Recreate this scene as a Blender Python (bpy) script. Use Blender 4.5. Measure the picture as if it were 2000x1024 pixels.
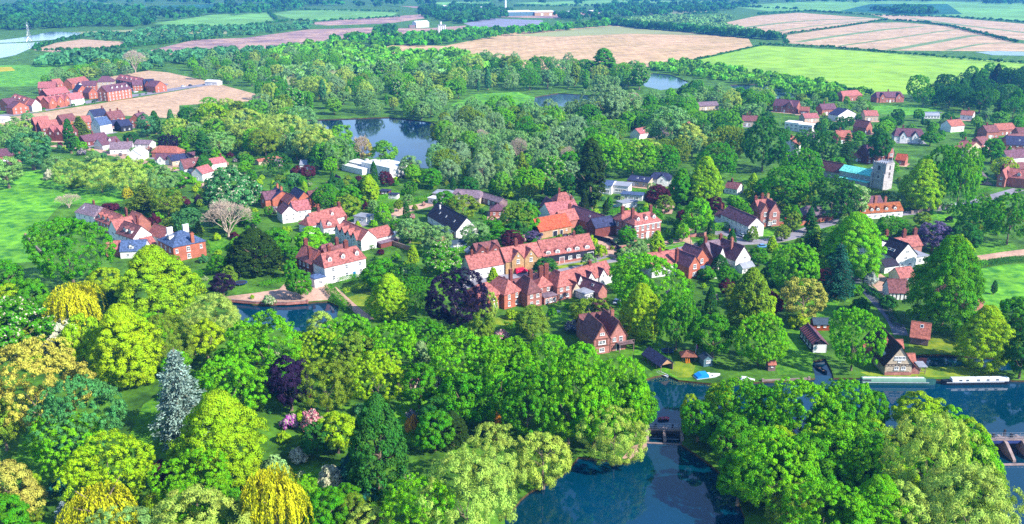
import bpy, bmesh, math, random
import numpy as np
from mathutils import Vector, Matrix

for o in list(bpy.data.objects):
    bpy.data.objects.remove(o)
SC = bpy.context.scene
COL = SC.collection
RNG = random.Random(7)

# ------------------------------------------------------------------ camera
F_PX, CAM_H = 1770.0, 106.0            # focal length in pixels of a 2000 px wide picture, height above the ground
PITCH = math.atan(572.0 / F_PX)
cam = bpy.data.cameras.new('camera')
cam.sensor_width = 36.0
cam.lens = 36.0 * F_PX / 2000.0
cam.clip_start = 1.0
cam.clip_end = 60000.0
cam_o = bpy.data.objects.new('camera', cam)
COL.objects.link(cam_o)
cam_o.location = (0, 0, CAM_H)
cam_o.rotation_euler = (math.pi / 2 - PITCH, 0, 0)
SC.camera = cam_o

# ------------------------------------------------------------------ sky, sun, exposure
SUN_EL, SUN_AZ = math.radians(38), math.atan2(0.86, -0.51)   # azimuth from +Y towards +X
world = bpy.data.worlds.new('World')
SC.world = world
world.use_nodes = True
wn = world.node_tree.nodes
sky = wn.new('ShaderNodeTexSky')
sky.sky_type = 'NISHITA'
sky.sun_disc = False
sky.sun_elevation = SUN_EL
sky.sun_rotation = SUN_AZ
sky.air_density = 1.0
sky.dust_density = 0.1
sky.ozone_density = 4.0
world.node_tree.links.new(sky.outputs[0], wn['Background'].inputs[0])
wn['Background'].inputs[1].default_value = 0.15
sun = bpy.data.lights.new('sun', 'SUN')
sun.energy = 4.6
sun.angle = math.radians(0.5)
sun.color = (1.0, 0.94, 0.84)
sun_o = bpy.data.objects.new('sun', sun)
COL.objects.link(sun_o)
sd = Vector((math.sin(SUN_AZ) * math.cos(SUN_EL), math.cos(SUN_AZ) * math.cos(SUN_EL), math.sin(SUN_EL)))
sun_o.rotation_euler = sd.to_track_quat('Z', 'Y').to_euler()
sun_o.location = (200, -100, 300)
vs = SC.view_settings
vs.view_transform = 'Standard'
vs.look = 'None'
vs.gamma = 1.0
vs.use_curve_mapping = False
vs.exposure = 1.3
SC.render.engine = 'CYCLES'
SC.cycles.max_bounces = 6
SC.cycles.diffuse_bounces = 3
SC.cycles.glossy_bounces = 3
SC.cycles.transmission_bounces = 2
SC.cycles.transparent_max_bounces = 4
SC.cycles.volume_bounces = 0
SC.cycles.use_denoising = False
SC.cycles.use_adaptive_sampling = True
SC.cycles.adaptive_threshold = 0.018

# ------------------------------------------------------------------ survey helpers: photograph sight line -> point on a level
CP, SP = math.cos(PITCH), math.sin(PITCH)
def P(x, y, z=0.0):
    u, v = (x - 1000.0) / F_PX, (512.0 - y) / F_PX
    d = Vector((u, CP + v * SP, -SP + v * CP))
    t = (CAM_H - z) / -d.z
    return Vector((d.x * t, d.y * t, z))
def pix(p):
    f = p[1] * CP - (p[2] - CAM_H) * SP
    u = p[1] * SP + (p[2] - CAM_H) * CP
    return 1000 + F_PX * p[0] / f, 512 - F_PX * u / f
def scale_at(p):
    return F_PX / (p.y * CP + (CAM_H - p.z) * SP)
def height_for(p, ytop):
    v = (512.0 - ytop) / F_PX
    # (Y SP + w CP) = v (Y CP - w SP), w = z-H
    w = p.y * (v * CP - SP) / (CP + v * SP)
    return w + CAM_H

# ------------------------------------------------------------------ materials
def lin(c):
    return tuple(((x / 255.0) / 12.92 if x <= 10 else (((x / 255.0) + 0.055) / 1.055) ** 2.4) for x in c)
MATS = {}
def nodes_of(name):
    m = bpy.data.materials.new(name)
    m.use_nodes = True
    nt = m.node_tree
    return m, nt, nt.nodes, nt.links, nt.nodes['Principled BSDF']
def surf(name, col, var=0.25, scale=1.2, rough=0.85, col2=None, bump=0.0, spec=0.2, metallic=0.0, stripe=None, scale2=None, objvar=0.0):
    """a plain painted / tiled / earthen surface: two-scale colour mottling, optional courses, fine relief"""
    if name in MATS:
        return MATS[name]
    m, nt, N, L, b = nodes_of(name)
    tc = N.new('ShaderNodeTexCoord')
    n1 = N.new('ShaderNodeTexNoise'); n1.inputs['Scale'].default_value = scale; n1.inputs['Detail'].default_value = 6; n1.inputs['Roughness'].default_value = 0.65
    L.new(tc.outputs['Object'], n1.inputs['Vector'])
    r = N.new('ShaderNodeValToRGB')
    c2 = col2 or tuple(x * (1 - var) for x in col)
    c3 = tuple(min(1, x * (1 + var * 0.8)) for x in col)
    r.color_ramp.elements[0].position = 0.38; r.color_ramp.elements[0].color = (*c2, 1)
    r.color_ramp.elements[1].position = 0.64; r.color_ramp.elements[1].color = (*c3, 1)
    L.new(n1.outputs['Fac'], r.inputs['Fac'])
    out = r.outputs[0]
    if scale2:
        n2 = N.new('ShaderNodeTexNoise'); n2.inputs['Scale'].default_value = scale2; n2.inputs['Detail'].default_value = 3
        L.new(tc.outputs['Object'], n2.inputs['Vector'])
        mr = N.new('ShaderNodeMapRange'); mr.inputs[1].default_value = 0.3; mr.inputs[2].default_value = 0.7; mr.inputs[3].default_value = 0.72; mr.inputs[4].default_value = 1.25
        L.new(n2.outputs['Fac'], mr.inputs[0])
        mx = N.new('ShaderNodeMix'); mx.data_type = 'RGBA'; mx.blend_type = 'MULTIPLY'; mx.inputs[0].default_value = 1
        L.new(out, mx.inputs[6]); L.new(mr.outputs[0], mx.inputs[7]); out = mx.outputs[2]
    if stripe:
        axis, freq, amt = stripe
        w = N.new('ShaderNodeTexWave'); w.bands_direction = axis; w.inputs['Scale'].default_value = freq; w.inputs['Distortion'].default_value = 3.0; w.inputs['Detail'].default_value = 2
        L.new(tc.outputs['Object'], w.inputs['Vector'])
        mr = N.new('ShaderNodeMapRange'); mr.inputs[3].default_value = 1 - amt; mr.inputs[4].default_value = 1 + amt * 0.5
        L.new(w.outputs['Fac'], mr.inputs[0])
        mx = N.new('ShaderNodeMix'); mx.data_type = 'RGBA'; mx.blend_type = 'MULTIPLY'; mx.inputs[0].default_value = 1
        L.new(out, mx.inputs[6]); L.new(mr.outputs[0], mx.inputs[7]); out = mx.outputs[2]
    if objvar:
        oi = N.new('ShaderNodeObjectInfo')
        mr = N.new('ShaderNodeMapRange'); mr.inputs[3].default_value = 1 - objvar; mr.inputs[4].default_value = 1 + objvar
        L.new(oi.outputs['Random'], mr.inputs[0])
        mx = N.new('ShaderNodeMix'); mx.data_type = 'RGBA'; mx.blend_type = 'MULTIPLY'; mx.inputs[0].default_value = 1
        L.new(out, mx.inputs[6]); L.new(mr.outputs[0], mx.inputs[7]); out = mx.outputs[2]
    L.new(out, b.inputs['Base Color'])
    b.inputs['Roughness'].default_value = rough
    b.inputs['Specular IOR Level'].default_value = spec
    b.inputs['Metallic'].default_value = metallic
    if bump:
        bp = N.new('ShaderNodeBump'); bp.inputs['Strength'].default_value = bump; bp.inputs['Distance'].default_value = 0.1
        L.new(n1.outputs['Fac'], bp.inputs['Height']); L.new(bp.outputs[0], b.inputs['Normal'])
    MATS[name] = m
    return m
K = 0.46       # lit picture colour -> base colour
def pc(r, g, b, k=K):
    return tuple(min(0.85, x * k) for x in lin((r, g, b)))

def leaf_material(name, bark=False):
    m, nt, N, L, b = nodes_of(name)
    N.remove(b)
    out = [n for n in N if n.type == 'OUTPUT_MATERIAL'][0]
    oi = N.new('ShaderNodeObjectInfo')
    at = N.new('ShaderNodeAttribute'); at.attribute_name = 'v'
    fl = N.new('ShaderNodeAttribute'); fl.attribute_name = 'fl'
    hsv = N.new('ShaderNodeHueSaturation')
    h = N.new('ShaderNodeMapRange'); h.inputs[3].default_value = 0.484; h.inputs[4].default_value = 0.514
    tc = N.new('ShaderNodeTexCoord'); nz = N.new('ShaderNodeTexNoise'); nz.inputs['Scale'].default_value = 0.33; nz.inputs['Detail'].default_value = 2
    L.new(tc.outputs['Object'], nz.inputs['Vector'])
    ad = N.new('ShaderNodeMath'); ad.operation = 'ADD'; L.new(at.outputs['Fac'], ad.inputs[0])
    sb = N.new('ShaderNodeMath'); sb.operation = 'MULTIPLY_ADD'; sb.inputs[1].default_value = 2.2; sb.inputs[2].default_value = -1.1; L.new(nz.outputs['Fac'], sb.inputs[0]); L.new(sb.outputs[0], ad.inputs[1])
    L.new(ad.outputs[0], h.inputs[0]); L.new(h.outputs[0], hsv.inputs['Hue'])
    v = N.new('ShaderNodeMapRange'); v.inputs[3].default_value = 0.5; v.inputs[4].default_value = 1.45
    L.new(at.outputs['Fac'], v.inputs[0]); L.new(v.outputs[0], hsv.inputs['Value'])
    L.new(oi.outputs['Color'], hsv.inputs['Color'])
    mx = N.new('ShaderNodeMix'); mx.data_type = 'RGBA'
    L.new(fl.outputs['Fac'], mx.inputs[0]); L.new(hsv.outputs[0], mx.inputs[6]); mx.inputs[7].default_value = (0.50, 0.46, 0.33, 1)
    d = N.new('ShaderNodeBsdfDiffuse'); t = N.new('ShaderNodeBsdfTranslucent'); s = N.new('ShaderNodeMixShader')
    s.inputs[0].default_value = 0.22
    L.new(mx.outputs[2], d.inputs[0]); L.new(mx.outputs[2], t.inputs[0])
    L.new(d.outputs[0], s.inputs[1]); L.new(t.outputs[0], s.inputs[2])
    L.new(s.outputs[0], out.inputs[0])
    MATS[name] = m
    return m
LEAF = leaf_material('foliage')
BARK = surf('bark', (0.16, 0.12, 0.085), 0.35, 2.0)
BARK_PALE = surf('pale_bark', (0.42, 0.32, 0.25), 0.3, 2.0)

def water_material(name, col, rough=0.04, ior=1.6, bump=0.04, bs=0.5):
    m, nt, N, L, b = nodes_of(name)
    tc = N.new('ShaderNodeTexCoord')
    n1 = N.new('ShaderNodeTexNoise'); n1.inputs['Scale'].default_value = bs; n1.inputs['Detail'].default_value = 4
    L.new(tc.outputs['Object'], n1.inputs['Vector'])
    bp = N.new('ShaderNodeBump'); bp.inputs['Strength'].default_value = bump; bp.inputs['Distance'].default_value = 0.25
    L.new(n1.outputs['Fac'], bp.inputs['Height']); L.new(bp.outputs[0], b.inputs['Normal'])
    n2 = N.new('ShaderNodeTexNoise'); n2.inputs['Scale'].default_value = 0.035; n2.inputs['Detail'].default_value = 3
    L.new(tc.outputs['Object'], n2.inputs['Vector'])
    r = N.new('ShaderNodeValToRGB')
    r.color_ramp.elements[0].position = 0.35; r.color_ramp.elements[0].color = (col[0] * 0.6, col[1] * 0.8, col[2] * 0.6, 1)
    r.color_ramp.elements[1].position = 0.65; r.color_ramp.elements[1].color = (*col, 1)
    L.new(n2.outputs['Fac'], r.inputs[0]); L.new(r.outputs[0], b.inputs['Base Color'])
    b.inputs['Roughness'].default_value = rough
    b.inputs['IOR'].default_value = ior
    MATS[name] = m
    return m

# ------------------------------------------------------------------ object helpers
def tag(o, label=None, cat=None, group=None, kind=None):
    if label: o['label'] = label
    if cat: o['category'] = cat
    if group: o['group'] = group
    if kind: o['kind'] = kind
    return o
def link(name, me, mat=None, parent=None, loc=None):
    o = bpy.data.objects.new(name, me)
    COL.objects.link(o)
    if parent is not None: o.parent = parent
    if loc is not None: o.location = loc
    if mat is not None and me is not None and not me.materials:
        me.materials.append(mat)
    return o
def empty(name, loc, rz=0.0):
    o = bpy.data.objects.new(name, None)
    COL.objects.link(o)
    o.empty_display_size = 0.5
    o.location = loc
    o.rotation_euler = (0, 0, rz)
    return o
def mesh(name, verts, faces, mat=None):
    me = bpy.data.meshes.new(name)
    me.from_pydata([tuple(v) for v in verts], [], faces)
    if mat: me.materials.append(mat)
    me.update()
    return me
class MB:
    """collects boxes / prisms / tubes; build() links them as ONE mesh object"""
    def __init__(s): s.v, s.f = [], []
    def add(s, vs, fs):
        n = len(s.v); s.v += [tuple(x) for x in vs]; s.f += [tuple(i + n for i in f) for f in fs]; return s
    def box(s, x0, x1, y0, y1, z0, z1):
        return s.add([(x0, y0, z0), (x1, y0, z0), (x1, y1, z0), (x0, y1, z0), (x0, y0, z1), (x1, y0, z1), (x1, y1, z1), (x0, y1, z1)],
                     [(0, 3, 2, 1), (4, 5, 6, 7), (0, 1, 5, 4), (1, 2, 6, 5), (2, 3, 7, 6), (3, 0, 4, 7)])
    def prism(s, prof, a0, a1, axis='x'):
        """closed profile extruded: axis x -> profile is (y,z); axis y -> profile is (x,z); axis z -> (x,y)"""
        n = len(prof)
        put = {'x': lambda a, p: (a, p[0], p[1]), 'y': lambda a, p: (p[0], a, p[1]), 'z': lambda a, p: (p[0], p[1], a)}[axis]
        vs = [put(a0, p) for p in prof] + [put(a1, p) for p in prof]
        fs = [tuple(range(n - 1, -1, -1)), tuple(range(n, 2 * n))] + [(i, (i + 1) % n, n + (i + 1) % n, n + i) for i in range(n)]
        return s.add(vs, fs)
    def tube(s, p0, p1, r0, r1, n=6):
        p0, p1 = Vector(p0), Vector(p1)
        d = (p1 - p0)
        if d.length < 1e-6: return s
        q = d.to_track_quat('Z', 'Y')
        ring = [Vector((math.cos(2 * math.pi * i / n), math.sin(2 * math.pi * i / n), 0)) for i in range(n)]
        vs = [p0 + q @ (c * r0) for c in ring] + [p1 + q @ (c * r1) for c in ring]
        fs = [(i, (i + 1) % n, n + (i + 1) % n, n + i) for i in range(n)] + [tuple(range(n - 1, -1, -1)), tuple(range(n, 2 * n))]
        return s.add(vs, fs)
    def mesh(s, name, mat):
        me = mesh(name, s.v, s.f, mat)
        bm = bmesh.new(); bm.from_mesh(me); bmesh.ops.recalc_face_normals(bm, faces=bm.faces); bm.to_mesh(me); bm.free()
        return me
    def build(s, name, mat, parent=None, loc=None):
        return link(name, s.mesh(name, mat), None, parent, loc)
def inpoly(x, y, poly):
    c = False; n = len(poly); j = n - 1
    for i in range(n):
        xi, yi = poly[i][0], poly[i][1]; xj, yj = poly[j][0], poly[j][1]
        if (yi > y) != (yj > y) and x < (xj - xi) * (y - yi) / (yj - yi) + xi: c = not c
        j = i
    return c
def sheet(name, pts, mat, z, kind='structure', label=None):
    """flat sheet on the ground from outline points (picture sight lines)"""
    w = [P(x, y) for x, y in pts]
    bm = bmesh.new()
    vs = [bm.verts.new((p.x, p.y, z)) for p in w]
    es = [bm.edges.new((vs[i], vs[(i + 1) % len(vs)])) for i in range(len(vs))]
    bmesh.ops.triangle_fill(bm, use_beauty=True, edges=es, normal=(0, 0, 1))
    for f in bm.faces:
        if f.normal.z < 0: f.normal_flip()
    me = bpy.data.meshes.new(name); bm.to_mesh(me); bm.free()
    return tag(link(name, me, mat), label=label, kind=kind)
def smooth_line(w, step=4.0):
    out = []
    for i in range(len(w) - 1):
        p0, p1, p2, p3 = w[max(i - 1, 0)], w[i], w[i + 1], w[min(i + 2, len(w) - 1)]
        n = max(1, int((p2 - p1).length / step))
        for k in range(n):
            t = k / n
            out.append(0.5 * ((2 * p1) + (p2 - p0) * t + (2 * p0 - 5 * p1 + 4 * p2 - p3) * t * t + (3 * p1 - p0 - 3 * p2 + p3) * t ** 3))
    out.append(w[-1])
    return out
def ribbon(name, pts, width, mat, z, kind='structure', label=None, kerb=None):
    w = smooth_line([P(x, y) for x, y in pts])
    vs, fs = [], []
    for i, p in enumerate(w):
        d = (w[min(i + 1, len(w) - 1)] - w[max(i - 1, 0)]); d.z = 0; d.normalize()
        n = Vector((-d.y, d.x, 0))
        vs += [p + n * width / 2 + Vector((0, 0, z)), p - n * width / 2 + Vector((0, 0, z))]
    for i in range(len(w) - 1):
        fs.append((2 * i, 2 * i + 1, 2 * i + 3, 2 * i + 2))
    o = link(name, mesh(name, vs, fs, mat))
    tag(o, label=label, kind=kind)
    if kerb:
        for s in (1, -1):
            m = MB()
            for i in range(len(w) - 1):
                a, b = Vector(vs[2 * i + (0 if s > 0 else 1)]), Vector(vs[2 * i + 2 + (0 if s > 0 else 1)])
                a.z = b.z = 0
                d = (b - a).normalized(); n = Vector((-d.y, d.x, 0)) * s * 0.2
                q = [a, b, b + n, a + n]
                m.add([(c.x, c.y, 0.0) for c in q] + [(c.x, c.y, 0.12) for c in q], [(0, 3, 2, 1), (4, 5, 6, 7), (0, 1, 5, 4), (1, 2, 6, 5), (2, 3, 7, 6), (3, 0, 4, 7)])
            m.build('kerb', kerb, o)
    return o

# ================================================================== GROUND AND WATER
G_BASE = surf('rough_grass', pc(98, 152, 34), 0.5, 0.1, col2=pc(58, 104, 26), scale2=0.6, bump=0.2)
G_LAWN = surf('lawn', pc(120, 185, 30), 0.4, 0.5, scale2=0.05, col2=pc(70, 140, 25))
G_LAWN2 = surf('dry_lawn', pc(165, 180, 40), 0.3, 0.3, scale2=0.06, col2=pc(110, 155, 35))
G_MEADOW = surf('meadow_grass', pc(124, 192, 36, .54), 0.4, 0.2, scale2=0.03, col2=pc(66, 150, 46))
G_GRAVEL = surf('gravel', pc(228, 184, 160, .54), 0.22, 0.8, scale2=0.1)
G_ROAD = surf('asphalt_road', pc(180, 174, 186), 0.15, 1.0, scale2=0.15)
G_LANE = surf('lane_asphalt', pc(150, 150, 165), 0.2, 1.0, scale2=0.2)
G_KERB = surf('kerb_stone', pc(205, 195, 185), 0.15, 1.0)
G_SOIL = surf('pink_ploughed_soil', pc(230, 190, 152, .54), 0.16, 0.05, scale2=0.3, stripe=('DIAGONAL', 0.06, 0.06))
G_STUB = surf('ripe_crop', pc(232, 188, 142, .56), 0.15, 0.01, scale2=0.06, col2=pc(215, 180, 125, .56), stripe=('X', 0.03, 0.06))
G_STRIPE = surf('striped_pink_crop', pc(232, 194, 150, .54), 0.16, 0.02, scale2=0.1, stripe=('Y', 0.0036, 0.12))
G_FGREEN = surf('young_green_crop', pc(168, 212, 56, .56), 0.12, 0.006, scale2=0.05, col2=pc(150, 200, 56, .56))
G_FGREEN2 = surf('far_green_crop', pc(135, 198, 90, .54), 0.2, 0.003, scale2=0.02)
G_FDARK = surf('far_dark_pasture', pc(45, 130, 85), 0.35, 0.006, scale2=0.03)
G_FPALE = surf('far_pale_field', pc(195, 200, 130), 0.2, 0.004)
G_QUARRY = surf('quarry_sand', pc(226, 182, 154), 0.3, 0.02, scale2=0.1, col2=pc(170, 135, 140))
G_QGREY = surf('quarry_grey_yard', pc(175, 175, 195), 0.2, 0.03)
G_YELLOW = surf('rape_flower', pc(230, 210, 30), 0.2, 0.05)
G_BANK = surf('river_bank_earth', pc(110, 90, 55), 0.4, 0.8)

W_RIVER = water_material('river_water', (0.0, 0.028, 0.064), 0.02, 1.46, 0.03, 0.6)
W_POND = water_material('pond_water', (0.001, 0.012, 0.05), 0.06, 1.22, 0.03, 0.5)
W_LAKE = water_material('pale_lake_water', (0.03, 0.06, 0.11), 0.12, 1.13, 0.05, 0.2)

RIVER = [(960, 1260), (985, 1010), (1035, 960), (1100, 925), (1130, 892), (1225, 905), (1262, 872), (1262, 815), (1250, 770), (1258, 742), (1300, 731), (1325, 742), (1352, 745),
         (1420, 752), (1480, 746), (1575, 741), (1592, 738), (1588, 705), (1612, 700), (1628, 738), (1700, 739), (1800, 739), (1880, 741), (1985, 743), (2250, 748), (2250, 1260), (2000, 1260),
         (1965, 1030), (1905, 925), (1893, 880), (1800, 868), (1700, 862), (1560, 860), (1450, 848), (1385, 838), (1338, 830), (1332, 868), (1385, 905), (1430, 945), (1455, 1010), (1470, 1260)]
INLET = [(1772, 697), (1800, 692), (1870, 694), (1960, 700), (1995, 706), (1995, 722), (1960, 724), (1890, 714), (1820, 716), (1778, 712)]
VPOND = [(450, 589), (520, 596), (590, 592), (640, 588), (662, 598), (655, 640), (600, 650), (500, 640), (455, 612)]
MPOND = [(560, 236), (640, 233), (760, 229), (840, 238), (866, 250), (858, 300), (845, 330), (780, 325), (700, 300), (600, 262), (555, 248)]
POND_N = [(1252, 150), (1275, 143), (1310, 146), (1345, 160), (1330, 172), (1290, 176), (1256, 168)]
POND_E = [(1425, 166), (1480, 164), (1545, 174), (1552, 190), (1510, 194), (1440, 180)]
POND_G = [(938, 193), (985, 190), (1010, 196), (1000, 204), (950, 203)]
POND_C = [(1040, 190), (1090, 182), (1160, 186), (1250, 196), (1245, 214), (1180, 212), (1080, 214), (1045, 206)]
LAKES = [[(-200, 92), (-40, 84), (40, 74), (100, 62), (160, 64), (150, 70), (100, 78), (30, 83)], [(-240, 96), (-60, 88), (78, 83), (60, 95), (30, 108), (-60, 126), (-240, 130)], [(1905, 102), (1950, 100), (2050, 103), (2050, 110), (1940, 108)]]
HOLES = [RIVER, INLET, VPOND, MPOND, POND_N, POND_E, POND_G, POND_C]
def wobble(w, amp, seed):
    r = random.Random(seed); out = []
    for i in range(len(w)):
        a, b = w[i], w[(i + 1) % len(w)]
        n = max(1, min(12, int((b - a).length / 3.5)))
        for k in range(n):
            q = a.lerp(b, k / n)
            if k: q = q + Vector((r.uniform(-amp, amp), r.uniform(-amp, amp), 0))
            out.append(q)
    return out
def build_ground():
    bm = bmesh.new()
    def ring(w, z=0.0):
        vs = [bm.verts.new((p.x, p.y, z)) for p in w]
        return vs, [bm.edges.new((vs[i], vs[(i + 1) % len(vs)])) for i in range(len(vs))]
    ov, oe = ring([Vector((-9000, 60, 0)), Vector((9000, 60, 0)), Vector((9000, 16000, 0)), Vector((-9000, 16000, 0))])
    es = list(oe); rings = []
    for i, h in enumerate(HOLES):
        w = wobble([P(x, y) for x, y in h], 0.5, i)
        v, e = ring(w); es += e; rings.append(v)
    bmesh.ops.triangle_fill(bm, use_beauty=True, edges=es, normal=(0, 0, 1))
    # the fill may also close a hole: drop faces whose centre lies in one
    polys = [[(v.co.x, v.co.y) for v in r] for r in rings]
    kill = []
    for f in bm.faces:
        c = f.calc_center_median()
        if any(inpoly(c.x, c.y, p) for p in polys): kill.append(f)
    bmesh.ops.delete(bm, geom=kill, context='FACES_ONLY')
    for f in bm.faces:
        if f.normal.z < 0: f.normal_flip()
    me = bpy.data.meshes.new('ground'); bm.to_mesh(me); bm.free()
    g = tag(link('ground', me, G_BASE), kind='structure')
    # sloping banks, as one child per water body
    for i, p in enumerate(polys):
        n = len(p); cx = sum(a[0] for a in p) / n; cy = sum(a[1] for a in p) / n
        vs = [(a[0], a[1], 0.0) for a in p] + [(a[0], a[1], -1.2) for a in p]
        fs = [(k, (k + 1) % n, n + (k + 1) % n, n + k) for k in range(n)]
        link('bank', mesh('bank', vs, fs, G_BANK), None, g)
    return g
build_ground()
for i, (h, m, nm) in enumerate([(RIVER, W_RIVER, 'river'), (INLET, W_RIVER, 'inlet_water'), (VPOND, W_RIVER, 'garden_pond_water'), (MPOND, W_POND, 'pond_water'),
                                (POND_N, W_LAKE, 'pond_water'), (POND_E, W_LAKE, 'pond_water'), (POND_G, W_POND, 'pond_water'), (POND_C, W_LAKE, 'pond_water')]):
    w = [P(x, y) for x, y in h]
    c = sum(w, Vector()) / len(w)
    xs = [p.x for p in w]; ys = [p.y for p in w]
    m1 = 3.0
    z = -0.55
    me = mesh(nm, [(min(xs) - m1, min(ys) - m1, z - 0.004 * i), (max(xs) + m1, min(ys) - m1, z - 0.004 * i), (max(xs) + m1, max(ys) + m1, z - 0.004 * i), (min(xs) - m1, max(ys) + m1, z - 0.004 * i)], [(0, 1, 2, 3)], m)
    tag(link(nm, me), kind='structure')
for h in LAKES:
    sheet('lake_water', h, W_LAKE, 0.10)

# far country, drawn as sheets on the plain
def fields():
    S = sheet
    S('field', [(715, 96), (770, 88), (868, 90), (1000, 64), (1195, 50), (1330, 62), (1462, 76), (1470, 90), (1345, 118), (1215, 140), (1100, 140), (1000, 130), (890, 106), (780, 108)], G_STUB, 0.03)
    S('field', [(1000, 70), (1195, 51), (1330, 63), (1400, 70), (1230, 66), (1090, 72)], G_FPALE, 0.06)
    S('field', [(1345, 122), (1485, 89), (1700, 101), (2010, 124), (2010, 130), (1925, 150), (1840, 182), (1700, 186), (1610, 164), (1500, 146)], G_FGREEN, 0.03)
    S('field', [(1530, 84), (1535, 69), (1700, 45), (1760, 44), (1860, 52), (1985, 84), (2060, 92), (2060, 101), (1900, 100), (1740, 99)], G_STRIPE, 0.03)
    S('field', [(1390, 50), (1480, 31), (1560, 25), (1722, 37), (1640, 54), (1526, 68)], G_STRIPE, 0.03)
    S('field', [(1700, 28), (1850, 34), (2060, 52), (2060, 86), (1960, 74), (1850, 46), (1740, 38)], G_STRIPE, 0.03)
    S('field', [(1420, 12), (1600, 2), (1850, 3), (2100, 10), (2100, 46), (1850, 32), (1640, 22), (1500, 22)], G_FGREEN2, 0.03)
    S('field', [(1640, 22), (1700, 8), (1850, 8), (1880, 28), (1800, 30)], G_FDARK, 0.06)
    S('field', [(1220, 27), (1260, 19), (1385, 17), (1378, 25), (1290, 30)], G_FPALE, 0.03)
    S('field', [(300, 46), (420, 28), (520, 25), (535, 40), (480, 50), (360, 52)], G_FGREEN2, 0.03)
    S('field', [(530, 27), (570, 21), (680, 20), (778, 25), (760, 34), (640, 40), (575, 38)], G_FGREEN2, 0.03)
    S('field', [(840, 5), (960, 2), (960, 12), (880, 13)], G_FGREEN2, 0.03)
    S('field', [(30, 8), (160, 4), (240, 8), (110, 18)], G_FGREEN2, 0.03)
    S('field', [(180, 22), (300, 12), (480, 6), (540, 10), (380, 18), (230, 30)], G_FDARK, 0.03)
    S('field', [(1000, 6), (1200, 0), (1400, 3), (1290, 10), (1100, 12)], G_FGREEN2, 0.03)
    S('field', [(66, 98), (110, 84), (160, 77), (262, 83), (230, 90), (110, 103)], G_SOIL, 0.03)
    S('field', [(0, 128), (110, 126), (190, 130), (130, 168), (-30, 170), (-240, 176), (-240, 134)], G_MEADOW, 0.03)
    S('field', [(-20, 132), (22, 131), (30, 138), (-20, 142)], G_YELLOW, 0.06)
    S('quarry_floor', [(270, 104), (380, 78), (480, 74), (600, 58), (720, 54), (830, 56), (910, 50), (905, 62), (830, 74), (640, 76), (610, 92), (500, 96), (340, 108)], G_QUARRY, 0.03)
    S('quarry_floor', [(590, 46), (700, 36), (830, 28), (830, 36), (760, 46), (640, 50)], G_QUARRY, 0.03)
    S('quarry_floor', [(780, 12), (870, 14), (960, 20), (1085, 26), (1200, 24), (1195, 30), (1085, 36), (980, 34), (880, 24)], G_QUARRY, 0.03)
    S('quarry_yard', [(905, 46), (960, 36), (1060, 40), (1062, 48), (1000, 52), (930, 54)], G_QGREY, 0.05)
    S('quarry_yard', [(120, 64), (260, 58), (460, 58), (455, 66), (260, 72)], G_FPALE, 0.03)
    S('field', [(-220, 262), (-40, 238), (120, 214), (300, 186), (425, 164), (515, 188), (490, 198), (350, 206), (350, 232), (240, 226), (120, 238), (-40, 262), (-220, 290)], G_SOIL, 0.02)
    S('field', [(215, 150), (290, 138), (330, 142), (430, 164), (330, 178), (240, 168)], G_SOIL, 0.02)
    S('meadow', [(-260, 350), (-60, 345), (60, 330), (150, 345), (245, 375), (240, 392), (200, 396), (120, 400), (100, 420), (75, 450), (65, 480), (90, 510), (-60, 520), (-260, 520)], G_MEADOW, 0.02)
    S('meadow', [(880, 205), (930, 184), (1010, 180), (1045, 190), (1040, 215), (960, 222), (900, 216)], G_MEADOW, 0.02)
    S('meadow', [(1040, 226), (1140, 214), (1250, 216), (1200, 228), (1080, 236)], G_MEADOW, 0.02)
    S('field', [(510, 150), (580, 138), (660, 136), (640, 160), (560, 166)], G_FPALE, 0.02)
    T1 = surf('crop_gap_grass', pc(150, 180, 110), .3, .05)
    for i, pts in enumerate([[(1560, 82), (1640, 70), (1730, 58), (1800, 52)], [(1640, 90), (1740, 76), (1850, 60), (1880, 58)], [(1740, 98), (1830, 82), (1900, 70), (1930, 70)], [(1850, 99), (1920, 86), (1985, 84)], [(1440, 56), (1560, 42), (1690, 36)], [(1500, 64), (1600, 50), (1700, 40)], [(1780, 36), (1900, 52), (2020, 66)]]):
        ribbon('crop_gap', pts, 9 if i % 2 else 16, T1, 0.07)
    T2 = surf('tramline', pc(200, 160, 115, .5), .2, .05)
    for i, pts in enumerate([[(800, 104), (1000, 88), (1200, 72), (1400, 74)], [(900, 112), (1100, 98), (1300, 84), (1450, 82)], [(1050, 128), (1200, 110), (1350, 98), (1440, 90)]]):
        ribbon('tramline', pts, 3, T2, 0.08)
fields()

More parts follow.
